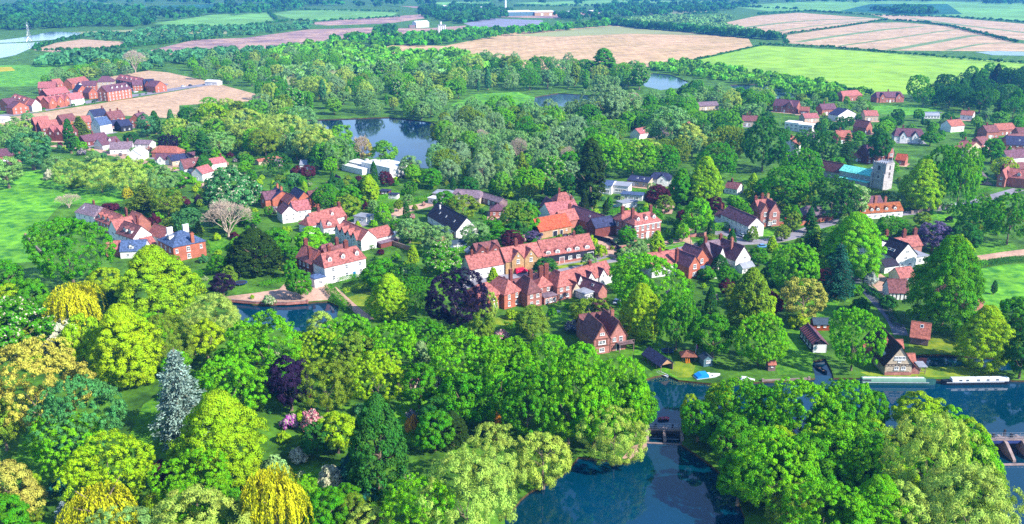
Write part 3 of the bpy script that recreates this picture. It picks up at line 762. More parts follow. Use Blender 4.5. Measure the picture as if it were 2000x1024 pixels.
def tudor_row():
    H = House('brick_house', (985, 577), (1018, 568), 5.0, 'orange brick house with twin hipped red roofs beside the purple beech')
    L = H.L
    H.block(0, L, 0, 10, 5.0, 4.0, 'orange', 'red', 'y', hip=.7); H.wins('f', 2, [1.6, 4.0], 1.0, 1.5, .4); H.chimney(L - .5, 5, 7, 4.0, 1.1, .9)
    H.block(-9, -.05, 2, 10, 4.9, 3.6, 'orange', 'red', 'x', hip=.6); H.wins('f', 2, [1.6, 4.0], 1.0, 1.4, .6); H.door('f', -2, 1.3, 2.3, GLASS)
    H = House('brick_house', (1030, 575), (1058, 569), 5.0, 'tudor brick house with steep hipped roofs and tall chimney stacks')
    L = H.L
    H.block(0, L, 0, 9, 4.8, 4.6, 'pinkbrick', 'brown', 'y', hip=.9); H.wins('f', 2, [1.5, 3.9], 1.1, 1.1, .4)
    H.block(L + .05, L + 6.5, 3.2, 10.5, 4.9, 3.6, 'pinkbrick', 'red', 'y', hip=.5); H.wins('f', 2, [1.5, 4.0], 1.0, 1.2, .4); H.dormer
    H.chimney(L - .6, 6, 7.0, 3.6, 1.3, 1.0); H.chimney(L + 3.2, 5.5, 7.6, 3.6, 1.6, 1.0, pots=3); H.chimney(L + 6.3, 7, 7, 4.0, 1.6, 1.0, pots=3)
    H.block(L + 6.6, L + 12.4, .5, 9, 4.8, 4.4, 'pinkbrick', 'red', 'y', hip=.9); H.wins('f', 2, [1.5, 3.9], 1.2, 1.1, .4)
    H.block(L + 1, L + 6, -.2, 3.9, 2.6, .6, 'pinkbrick', 'grey', 'x', hip=.3); H.wins('f', 3, [1.3], 1.1, 1.4, .2)
    H.block(-1, L + 12, 10.7, 15, 3.2, 2.6, 'pinkbrick', 'brown', 'x')
    H = House('cottage', (1103, 558), (1196, 533), 3.6, 'long red roofed cottage with white gabled dormers beside the big sycamore')
    L = H.L
    H.block(0, L, 0, 7, 3.6, 3.5, 'white', 'red', 'x'); H.chimney(L * .65, 3.5, 6.8, 1.6, 1.1, .8, pots=1)
    lb = H.last
    for t, w in ((.30, 2.4), (.52, 3.4), (.78, 3.4)):
        H.block(L * t - w / 2, L * t + w / 2, -.6, 4, 3.62, 2.4, 'white', 'purple', 'y'); H.win('f', L * t, 3.6, 1.0, 1.1); H.win('f', L * t, 1.5, 1.0, 1.1)
    H.block(1, 4.4, -3, 3.5, 2.6, 2.2, 'cream', 'brown', 'y')
    H.block(6.3, 10.3, -10, 1, 2.5, 2.4, 'pinkbrick', 'purple', 'y'); H.skylight(-6, .5)
    H.block(2, 6.0, -8, -3.2, 2.3, .5, 'white', 'lead', 'x', hip=.3); H.wins('f', 2, [1.2], 1.4, 1.4, .2)
    simple('shed', (1172, 604), (1192, 600), 2.6, 5, 2.2, 'red', 'board', 'small red roofed shed behind the olive grey garden tree', ridge='y', cols=1, cat='shed', base=False)
tudor_row()
BROWNT = surf('brown_timber', (.10, .045, .03), .3)
def riverside():
    H = House('riverside_house', (1160, 665), (1192, 660.5), 4.6, 'half timbered brick house with twin steep gables and balcony above the river')
    L = H.L
    H.block(0, L, 0, 10, 4.6, 4.4, 'pinkbrick', 'brown', 'y'); H.win('f', L / 2, 3.6, 2.2, 1.1); H.win('f', L / 2, 6.2, 1.4, .7); H.win('f', L / 2, 1.3, 1.6, 1.2)
    H.beams('f', [(0, 2.5, L, 2.5), (0, 4.7, L, 4.7), (0, .2, 0, 4.6), (L, .2, L, 4.6), (.3, 4.8, L / 2, 8.7), (L - .3, 4.8, L / 2, 8.7), (L * .2, 2.5, L * .2, 4.7), (L * .8, 2.5, L * .8, 4.7)], BROWNT, .24)
    H.block(L + .3, L + 5.6, .8, 11, 4.6, 4.4, 'pinkbrick', 'brown', 'y'); H.win('f', L + 1.7, 3.6, 1.0, 1.1); H.win('f', L + 3.8, 3.5, 1.1, 1.8); H.door('f', L + 3, 1.2, 2.1, DARKTRIM)
    H.beams('f', [(L + .3, 2.4, L + 5.6, 2.4), (L + 5.55, .2, L + 5.55, 4.6), (L + .5, 4.7, L + 2.95, 8.6), (L + 5.4, 4.7, L + 2.95, 8.6)], BROWNT, .24)
    H.block(1, L + 5, 11.2, 15, 4.4, 3.0, 'pinkbrick', 'brown', 'x'); H.chimney(L + 3, 5.5, 8.2, 2.4, .9, .8, 'brick')
    m = MB().box(L + 2.4, L + 7.2, -1.2, .7, 2.45, 2.65)
    m.build('balcony', WALL['board'], H.root)
    for k in range(9): MB().box(L + 2.45 + k * .58, L + 2.55 + k * .58, -1.18, -1.08, 2.65, 3.55).build('baluster', WALL['board'], H.root)
    MB().box(L + 2.4, L + 7.2, -1.2, -1.06, 3.55, 3.65).build('handrail', WALL['board'], H.root)
    for u in (L + 2.5, L + 7): MB().box(u, u + .18, -1.15, -.97, 0, 2.45).build('balcony_post', WALL['board'], H.root)
    # mill house on the right bank
    H = House('mill_house', (1727, 733), (1779, 733), 3.0, 'half timbered cream house with steep dark roof beside the moored green narrowboat', base=True)
    L = H.L
    H.block(0, L, 0, 17, 3.2, 5.2, 'cream', 'dark', 'y', over=.5)
    H.beams('f', [(0, 3.2, L, 3.2), (0, 2.75, L, 2.75), (.6, 1.0, L - .6, 1.0)] + [(L * t, 2.75, L * t, 3.25) for t in (.12, .24, .38, .5, .62, .76, .88)], DARKTRIM, .15)
    H.win('f', L * .42, 2.1, 1.2, .9); H.win('f', L * .68, 2.1, 1.2, .9)
    for t in (.36, .5, .64): H.win('f', L * t, 5.1, .9, 1.0)
    H.win('f', L * .5, 4.2, .8, .7)
    MB().box(0, L, -.1, -.03, 0, .9).build('brick_plinth', WALL['pinkbrick'], H.root)
    H.skylight(7, .45, .9, 1.4); H.skylight(4, .25, .9, 1.4)
    H.chimney(L * .22, 5.6, 5.6, 2.6, .9, .9, 'brick')
    last = H.last
    H.block(-2.2, 1.5, 9.5, 12, 2.8, 1.6, 'cream', 'rust', 'x'); H.block(L + .02, L + 2.4, 3.5, 6.0, 2.6, 1.6, 'brick', 'rust', 'x'); H.block(L - 1, L + 2.2, 11.5, 14, 3.4, 1.6, 'cream', 'rust', 'x')
    H.block(L + .02, L + 2.6, .6, 3.2, 1.3, .9, 'pinkbrick', 'brown', 'y')
    o = H.root
    H2 = House('waterside_shelter', (1794, 731), (1806, 731), 2.4, 'small open timber shelter with pale roof at the water edge beside the mill house', 'shelter', base=True)
    for (a, b) in ((0, 0), (H2.L, 0), (0, 2.6), (H2.L, 2.6)): MB().box(a - .08, a + .08, b - .08, b + .08, 0, 2.2).build('post', WALL['board'], H2.root)
    MB().prism([(-.4, 2.2), (3.0, 2.45), (3.0, 2.6), (-.4, 2.35)], -.4, H2.L + .4, 'x').build('roof', ROOF['lead'], H2.root)
    MB().box(0, H2.L, 0, .1, .7, .8).build('rail', WALL['board'], H2.root)
    H = House('timber_store', (1777, 672), (1812, 677), 2.6, 'weathered board barn on stilts with rust red roof and blue skylight', 'barn', base=True)
    L = H.L
    H.block(0, L, 0, 6.0, 2.8, 3.2, 'board', 'rust', 'x', over=.6, z0=.25); H.skylight(L * .55, .7, .9, 1.1)
    for k in range(5): MB().box(-.03, L + .03, -.05, -.005, .5 + k * .45, .56 + k * .45).build('board', WALL['board'], H.root)
    for a in (.2, L / 2, L - .2):
        for b in (.2, 5.8): MB().box(a - .12, a + .12, b - .12, b + .12, 0, .3).build('stilt', WALL['board'], H.root)
    H = House('boathouse', (1586, 689), (1614, 689), 2.8, 'boathouse with striped plum and red roof and white doors beside the inlet', 'boathouse', base=True)
    L = H.L
    H.block(0, L, 0, 12, 2.7, 1.5, 'black', 'purple', 'y'); H.door('f', L / 2, L * .86, 2.4, TRIM); H.wins('l', 4, [1.4], 1.4, 1.2, .6)
    for k in range(9): MB().box(-.02, L / 2, -.05, .05, 0, .07).build('roof_batten', ROOF['pink'], H.root).matrix_local = Matrix.Translation((-.2, .8 + k * 1.3, 2.85)) @ Matrix.Rotation(-math.atan2(1.5, L / 2), 4, 'Y')
    H = simple('garden_shed', (1588, 646), (1620, 646), 2.2, 3.2, 1.2, 'felt', 'shed', 'orange boarded garden shed with blue felt roof behind the boathouse', cols=2, cat='shed', base=True, ww=.8, wh=.8, door=False)
    simple('hut', (1500, 725), (1514, 725), 2.0, 2.6, .9, 'rust', 'board', 'little wooden hut with red roof on the river lawn', cols=1, cat='hut', base=True, ww=.6, wh=.6)
    # open boathouse on the left lawn
    H = House('boat_shelter', (1256, 704), (1290, 727), 2.0, 'long open sided boat shelter with dark blue slate roof at the river bank', 'boathouse', base=True)
    L = H.L
    for k in range(5):
        for b in (.1, 4.0): MB().box(L * k / 4.0 - .08, L * k / 4.0 + .08, b - .08, b + .08, 0, 2.0).build('post', WALL['board'], H.root)
    MB().prism([(0, 2.0), (4.1, 2.0), (2.05, 3.6)], L - .1, L, 'x').build('end_gable', WALL['buff'], H.root)
    MB().box(0, L, 3.95, 4.05, 0, 1.9).build('back_wall', WALL['board'], H.root)
    MB().prism([(-.5, 1.65), (2.05, 3.65), (4.6, 1.65), (4.6, 1.85), (2.05, 3.85), (-.5, 1.85)], -.4, L + .3, 'x').build('roof', ROOF['navy'], H.root)
    # thatched gazebo, blue shed
    H = House('gazebo', (1333, 708), (1358, 708), 2.0, 'open garden shelter with brown thatched roof beside the flagpole', 'shelter', base=True)
    L = H.L
    for a in (.1, L - .1):
        for b in (.1, 2.9): MB().tube((a, b, 0), (a, b, 2.0), .1, .1).build('post', WALL['board'], H.root)
    MB().add([(-.6, -.6, 1.8), (L + .6, -.6, 1.8), (L + .6, 3.6, 1.8), (-.6, 3.6, 1.8), (1.2, 1.5, 3.1), (L - 1.2, 1.5, 3.1)], [(0, 3, 2, 1), (0, 1, 5, 4), (1, 2, 5), (2, 3, 4, 5), (3, 0, 4)]).build('roof', surf('brown_thatch', pc(176, 112, 92), .4, 3.0, stripe=('X', 3, .3)), H.root)
    simple('blue_shed', (1374, 717), (1391, 715), 2.2, 2.8, 1.0, 'felt', 'blue', 'small blue boarded summer shed at the river edge', ridge='y', cols=2, cat='shed', base=True, ww=.6, wh=.8, door=False)
riverside()
def right_houses():
    H = House('white_house', (1751, 503), (1791, 497), 5.0, 'white gabled house with long black slate roof beyond the lane')
    # gable faces the viewer; long roof runs back to the left
    L = H.L
    H.block(0, L, 0, 20, 5.0, 4.6, 'white', 'black', 'y'); H.win('f', L * .5, 6.6, 1.6, 1.0); H.win('f', L * .45, 4.2, 1.6, 1.0); H.win('f', L * .7, 1.6, 1.3, 1.0); H.win('f', L * .3, 1.6, 1.4, 1.0)
    H.wins('l', 4, [1.6], 1.2, 1.3, 1.0)
    MB().box(-1.1, 1.1, -1.4, 1.4, 0, 1.2).build('dormer', WALL['white'], H.root, (L * .2, 10, 6.6)); MB().box(-1.14, -1.1, -1.1, 1.1, .2, 1.0).build('pane', GLASS, H.root, (L * .2, 10, 6.6))
    MB().box(-1.2, 1.2, -1.5, 1.5, 1.21, 1.35).build('dormer_roof', ROOF['white'], H.root, (L * .2, 10, 6.6))
    H.skylight(3.5, .3, 1.0, 1.6); H.skylight(5.5, .3, 1.0, 1.6)
    H.chimney(L * .5, 11, 9.3, 2.4, 1.2, .9)
    H.block(-6.5, -.1, -1.5, 3.5, 2.6, 1.8, 'white', 'black', 'x'); H.wins('f', 2, [1.3], 1.0, 1.0, .6)
    H.block(L + .1, L + 13, 10, 16, 4.4, 3.0, 'pinkbrick', 'red', 'x'); H.chimney(L + 6, 13, 7, 3.2, 1.6, .9); H.chimney(L + 12, 13.5, 7, 3.0, 1.6, .9)
    H.block(L + .1, L + 8, 2, 9.8, 3.0, 0, 'white', 'lead', 'x'); H.wins('f', 3, [1.5], 1.6, 1.4, .3)
    H = simple('cart_shed', (1737, 571), (1775, 572), 2.6, 7, 3.4, 'brown', 'white', 'timber framed cart shed with dark plum roof by the lane', cols=0, cat='shed', base=False)
    H.beams('f', [(H.L * t, 0, H.L * t, 2.6) for t in (.02, .2, .4, .6, .8, .98)] + [(0, 2.5, H.L, 2.5)], DARKTRIM, .3)
    H = simple('cart_shed', (1758, 543), (1788, 540), 2.6, 6, 2.6, 'red', 'white', 'red roofed range joined between white gabled house and cart shed', cols=1, cat='shed')
    H = simple('barn', (1891, 595), (1922, 590), 2.6, 14, 3.0, 'pink', 'brick', 'barn with rose tiled roof on the right hand lawn', ridge='y', cols=1, cat='barn')
    # row south of the street
    H = House('cottage', (1317, 514), (1341, 511), 4.6, 'white cottage with mossy red roof half hidden by the big sycamore')
    L = H.L
    H.block(-9, L, 0, 8, 4.4, 3.6, 'white', 'red', 'x'); H.wins('f', 5, [1.5, 3.6], .9, 1.0, .5); H.chimney(-4, 4, 7.8, 1.5)
    H = House('brick_house', (1346, 521), (1368, 516), 4.8, 'brick house with two gables and dark plum roofs south of the street')
    L = H.L
    H.block(0, L, 0, 10, 4.8, 3.4, 'orange', 'purple', 'y'); H.win('f', L * .5, 4.4, 1.4, 1.6); H.win('f', L * .5, 1.6, 1.6, 1.4)
    H.block(L + .1, L + 7, 3, 12, 5.0, 4.0, 'orange', 'purple', 'y'); H.win('f', L + 3.5, 4.6, 1.4, 1.6); H.win('f', L + 3.5, 1.6, 1.6, 1.4)
    H.block(L + .3, L + 6.8, .2, 2.9, 2.4, 0, 'orange', 'slate', 'x', over=.2); H.wins('f', 2, [1.2], 1.4, 1.3, .3)
    H.chimney(-.6, 6, 6.8, 3.0, 1.0, 1.0, 'dbrick')
    H = House('cottage', (1392, 503), (1424, 497), 4.2, 'house with broad grey lichened roof between brick gables and white gable')
    H.block(0, H.L, 0, 10, 4.2, 4.6, 'brick', 'grey', 'x'); H.chimney(.3, 5, 8.6, 2.0, 1.1, .9); H.chimney(H.L - .3, 5, 8.6, 2.0, 1.1, .9); H.wins('f', 2, [1.6], 1, 1.2)
    H = House('white_house', (1437, 508), (1466, 502), 4.6, 'white gabled house with dark plum roof and glazed porch south of the street')
    L = H.L
    H.block(0, L, 0, 13, 4.6, 4.6, 'white', 'purple', 'y'); H.win('f', L * .62, 4.8, 1.6, .9); H.win('f', L * .3, 1.8, 1.4, 1.2); H.chimney(L * .3, 5, 7.0, 4.2, .9, .9, 'brick')
    H.block(.6, L - 1, -3.2, -.05, 2.2, 1.2, 'white', 'lead', 'x'); H.wins('f', 3, [1.1], 1.2, 1.4, .2)
    H.block(-4, -.1, 5, 13, 4.2, 4.2, 'white', 'purple', 'y')
    # white row and villa
    H = House('cottage_row', (1408, 418), (1462, 442), 5.0, 'row of white cottages with plum slate roof and white gable end')
    L = H.L
    H.block(0, L, 0, 7.5, 5.0, 3.2, 'white', 'purple', 'x'); H.wins('f', 6, [1.6, 3.9], 1.0, 1.1, .6); H.wins('r', 1, [1.7, 4.4], 2.0, 1.3, 2); H.door('f', L * .35, 1.0, 2.1, DARKTRIM)
    H.block(-6, -.1, .8, 6.5, 3.0, 2.4, 'white', 'brown', 'x'); H.chimney(-6.0, 4, 5, 2)
    H = House('brick_villa', (1486, 414), (1518, 412), 6.4, 'large red brick villa with three steep gables and stone trim', base=False)
    L = H.L
    H.block(0, L, 1.5, 10, 6.2, 4.0, 'pinkbrick', 'red', 'x'); H.wins('f', 3, [1.8, 4.6], 1.1, 1.6, .6)
    H.block(-.2, 4.0, -.5, 8, 6.0, 3.6, 'pinkbrick', 'red', 'y'); H.win('f', 1.9, 5.4, 1.2, 1.7); H.win('f', 1.9, 2.0, 1.4, 1.7)
    H.block(L - 4.4, L + .6, -1.6, 9, 6.4, 4.0, 'pinkbrick', 'purple', 'y'); H.win('f', L - 1.9, 5.4, 1.5, 1.7); H.win('f', L - 1.9, 2.0, 1.8, 1.7); H.wins('r', 2, [2, 5], 1.1, 1.6)
    H.block(4.2, L - 4.6, -2.2, 1.4, 3.0, 0, 'stone', 'lead', 'x', over=.15); H.wins('f', 2, [1.6], 1.3, 1.6, .2)
    H.chimney(.3, 6, 9, 2.6, 1.2, .9); H.chimney(L * .5, 7, 9.6, 2.6, 1.2, .9); H.chimney(L, 9, 9.6, 2.0, 1, .8, 'stone')
    H = simple('outbuilding', (1566, 421), (1617, 422), 2.6, 9, 3.4, 'grey', 'dbrick', 'low outbuilding with hipped grey slate roof behind the brick wall', hip=.6, cols=0, cat='outbuilding')
    # almshouses
    H = House('almshouses', (1680, 417), (1764, 411), 3.0, 'low white almshouse range with mossy orange roof and six white dormers')
    L = H.L
    H.block(0, L, 0, 6.5, 3.0, 3.0, 'white', 'moss', 'x'); H.wins('f', 7, [1.3], 1.1, 1.1, .5)
    for t in (.1, .28, .42, .62, .82): H.dormer(L * t, 1.5, 1.1, .12, rise=.6)
    H.chimney(L * .45, 4, 5.6, 3.4, 1.3, 1.1, 'brick'); H.chimney(L * .75, 6, 5.2, 2.6, 1.1, .9, 'brick')
    H.block(-2, L * .8, 8, 15, 4.0, 3.2, 'white', 'purple', 'x'); H.wins('f', 2, [2.6], 1.4, 1.2)
    H = House('victorian_house', (1694, 302), (1746, 298), 5.6, 'red brick house with plum roof and round turret behind the church tower')
    L = H.L
    H.block(0, L, 0, 9, 5.6, 4.6, 'dbrick', 'purple', 'x'); H.wins('f', 6, [1.6, 4.4], 1.0, 1.5, .5)
    for t in (.1, .5, .66): H.dormer(L * t, 1.6, 1.2, .05, rise=.5)
    H.block(L * .74, L * .96, -1.2, 6, 5.8, 4.0, 'brick', 'purple', 'y'); H.win('f', L * .85, 4.6, 1.8, 1.5); H.win('f', L * .85, 1.8, 1.8, 1.5)
    n = 8; cx = L * .34
    ring = [(cx + 1.8 * math.cos(2 * math.pi * (i + .5) / n), -1.0 + 1.8 * math.sin(2 * math.pi * (i + .5) / n)) for i in range(n)]
    MB().prism(ring, 0, 7.0, 'z').build('turret', WALL['brick'], H.root)
    vs = [(cx + 2.2 * math.cos(2 * math.pi * (i + .5) / n), -1.0 + 2.2 * math.sin(2 * math.pi * (i + .5) / n), 7.0) for i in range(n)] + [(cx, -1, 10.4)]
    MB().add(vs, [(i, (i + 1) % n, n) for i in range(n)] + [tuple(range(n - 1, -1, -1))]).build('turret_roof', ROOF['purple'], H.root)
    H.chimney(L * .98, 7, 8, 3.0, 1.2, .9); H.chimney(L * .36, 5, 10, 1.4)
    simple('house', (1747, 266), (1806, 268), 4.2, 9, 4.6, 'purple', 'white', 'white house with long plum roof among trees above the church', hip=.4, cols=5, chims=(.3,), gables=((.3, 4, 3), (.7, 4, 3)))
    simple('house', (1749, 312), (1768, 314), 3.0, 8, 2.8, 'orange', 'brick', 'little orange roofed house just behind the church tower', cols=1)
    simple('house', (1660, 306), (1688, 309), 2.8, 6, 2.0, 'rust', 'dbrick', 'low brick outbuilding with rust roof left of the church tower', cols=2)
    simple('house', (1892, 292), (1918, 288), 4.6, 9, 3.6, 'red', 'cream', 'cream house with red roof beside the large trees right of the church', ridge='y', cols=2, rows=2, chims=(.8,))
    simple('house', (1918, 282), (1936, 280), 4.6, 10, 3.4, 'brown', 'brick', 'brick house with brown roof right of the cream house', cols=2, rows=2)
    simple('house', (1966, 282), (2010, 284), 4.8, 10, 4.2, 'navy', 'brick', 'brick house with navy slate roof at the right edge', cols=3, rows=2, skyl=(.6,))
    simple('house', (1957, 272), (1974, 276), 4.8, 12, 3.6, 'brown', 'brick', 'brick gabled wing left of the navy slate house', ridge='y', cols=2, rows=2)
    simple('house', (1970, 310), (2012, 306), 4.4, 9, 3.6, 'purple', 'white', 'white house with plum roof at the right edge below the navy slate house', cols=3, rows=2)
    H = House('brick_house', (1948, 346), (1964, 348), 5.0, 'tall red brick house with gable and red roof at the right edge')
    H.block(0, H.L, 0, 14, 5.0, 3.6, 'brick', 'red', 'y'); H.win('f', H.L / 2, 4.6, 1.0, 1.2); H.win('f', H.L / 2, 1.8, 1.0, 1.2); H.chimney(.4, 8, 6.5, 3.2, 1.2, 1)
    H.block(H.L + .1, H.L + 12, 4, 12, 5.0, 3.8, 'brick', 'red', 'x'); H.dormer(H.L + 5, 1.6, 1.2, .2)
    simple('thatched_cottage', (1895, 349), (1930, 350), 2.6, 7, 3.2, 'thatch', 'cream', 'cream cottage with rounded grey thatch right of the big churchyard trees', hip=.6, cols=3, chims=(.3,))
    simple('house', (1990, 262), (2020, 262), 4.6, 9, 3.4, 'brown', 'brick', 'brown roofed brick house cut by the upper right edge', cols=2, rows=2)
    simple('house', (1950, 254), (1985, 252), 4.0, 9, 3.2, 'rust', 'brick', 'rust roofed house with pale walls among upper right trees', cols=2, rows=1)
    # far right wooded quarter
    simple('house', (1510, 206), (1556, 210), 4.8, 9, 4.6, 'purple', 'brick', 'brick house with deep plum roof at edge of the wood', cols=4, rows=2, gables=((.7, 6, 4),))
    simple('house', (1561, 216), (1580, 217), 3.0, 7, 2.4, 'rust', 'brick', 'small rust roofed house right of the plum roofed house', cols=2)
    simple('house', (1572, 231), (1600, 230), 3.0, 8, 2.6, 'pink', 'cream', 'bungalow with rose roof beside white flat roofed house', cols=2)
    H = House('modern_house', (1533, 239), (1588, 244), 5.6, 'white flat roofed modern house with dark window band among the trees')
    H.block(0, H.L * .5, 0, 9, 5.6, 0, 'white', 'white', 'x', over=.15); H.wins('f', 3, [1.8, 4.0], 1.6, 1.2, .4)
    H.block(H.L * .5 + .02, H.L, -1, 8, 5.0, 0, 'white', 'white', 'x', over=.15); H.wins('f', 3, [1.6, 3.6], 2.2, 1.2, .4)
    simple('house', (1646, 189), (1684, 186), 4.2, 9, 4.0, 'red', 'brick', 'red roofed house at the edge of the bright green field', cols=3, hip=.4)
    simple('house', (1713, 191), (1766, 190), 4.2, 10, 4.2, 'purple', 'brick', 'long plum roofed house below the bright green field', cols=4, hip=.3, gables=((.2, 5, 3.4), (.8, 5, 3.4)), chims=(.5,))
    simple('house', (1637, 226), (1672, 222), 4.4, 9, 3.8, 'navy', 'white', 'white house with navy roof among trees below the plum roofed house', ridge='y', cols=3)
    simple('house', (1692, 250), (1704, 248), 4.2, 10, 4.0, 'brown', 'brick', 'narrow maroon roof glimpsed between two large trees', ridge='y', cols=1)
    simple('house', (1526, 283), (1556, 286), 5.4, 9, 4.0, 'rust', 'white', 'white house with rust gable half hidden behind dark trees', ridge='y', cols=3, rows=2, chims=(.4,))
    simple('thatched_cottage', (1274, 262), (1306, 262), 3.0, 8, 4.2, 'thatch', 'cream', 'thatched cottage peeping out of the wood behind the silver trees', cols=2, hip=.4)
    simple('house', (1250, 262), (1270, 258), 3.6, 8, 2.8, 'pink', 'white', 'rose roofed white house left of the thatched cottage in the wood', cols=1, skyl=(.5,))
    simple('house', (1352, 250), (1366, 246), 4.2, 8, 3.2, 'red', 'brick', 'small red roof right of the thatched cottage in the wood', cols=1)
    simple('house', (1366, 208), (1404, 206), 3.4, 8, 2.6, 'grey', 'cream', 'grey roofed house by the far ponds', cols=3)
    H = House('greenhouse', (1806, 226), (1836, 226), 2.4, 'glass greenhouse beside a pool among the upper right trees', 'greenhouse')
    H.block(0, H.L, 0, 6, 2.4, 1.6, 'white', 'lead', 'x'); H.wins('f', 5, [1.2], 1.6, 1.6, .1)
    simple('house', (1876, 224), (1900, 226), 3.6, 8, 2.8, 'rust', 'white', 'rust roofed white house under the dark upper right trees', cols=2, chims=(.5,))
    for (a, b, h, D, r, roof, wall, lab) in [((1928, 258), (1952, 257), 4.4, 9, 3.4, 'brown', 'brick', 'brown roofed brick house left of the rust roofed house at upper right'), ((1858, 247), (1884, 245), 4.2, 9, 3.4, 'rust', 'white', 'rust roofed white house above the tallest churchyard trees'),
            ((1606, 214), (1634, 213), 4.2, 9, 3.4, 'purple', 'brick', 'plum roofed house right of the rose roofed bungalow'), ((1690, 226), (1716, 226), 4.0, 9, 3.0, 'red', 'cream', 'cream house with red roof below the long plum roofed house'), ((1972, 336), (2010, 333), 4.2, 9, 3.4, 'brown', 'pinkbrick', 'pink brick house with brown roof at the right edge above the thatched cottage'),
            ((1636, 268), (1664, 268), 4.2, 9, 3.4, 'rust', 'brick', 'rust roofed brick house left of the turreted house'), ((1572, 268), (1596, 270), 4.0, 8, 3.0, 'grey', 'white', 'white house with grey roof right of the half hidden rust gable'), ((1450, 236), (1480, 237), 3.8, 9, 3.0, 'brown', 'cream', 'brown roofed cream house in the wood left of the plum roofed house'), ((1415, 366), (1440, 370), 3.0, 7, 2.4, 'brown', 'white', 'small brown roofed white cottage behind the white cottage row')]:
        simple('house', a, b, h, D, r, roof, wall, lab, cols=3, rows=2, chims=(.3,))
    # modern houses behind the beech
    H = House('modern_house', (1170, 362), (1225, 366), 4.4, 'cream and white modern house with staggered flat roofs beside the dark poplar')
    L = H.L
    H.block(0, L * .45, 0, 12, 4.4, 1.2, 'white', 'slate', 'x'); H.wins('f', 2, [1.6], 2.2, 1.6); H.block(L * .45 + .05, L, 3, 12, 4.0, 0, 'white', 'lead', 'x'); H.wins('f', 3, [1.8], 2.0, 1.4)
    H.block(-12, -8, 3, 8, 6.4, 0, 'cream', 'white', 'x')
    H.block(L * .9, L + 9, -8, -2, 2.6, 0, 'white', 'slate', 'x'); H.wins('f', 3, [1.3], 1.6, 1.4)
    simple('bungalow', (1268, 350), (1310, 352), 3.4, 9, 2.8, 'navy', 'white', 'white bungalow with hipped navy roof behind the purple tree', cols=3, hip=.5, gables=((.6, 5, 2.2),))
    simple('bungalow', (1225, 352), (1266, 357), 2.8, 10, 1.6, 'navy', 'cream', 'low navy roofed bungalow with rooflights left of the white bungalow', cols=3, skyl=(.4, .7))
    simple('pool_house', (1216, 398), (1245, 394), 2.6, 5, 0, 'lead', 'white', 'small flat roofed white pool house behind the square brick house', cols=3, cat='outbuilding')
right_houses()
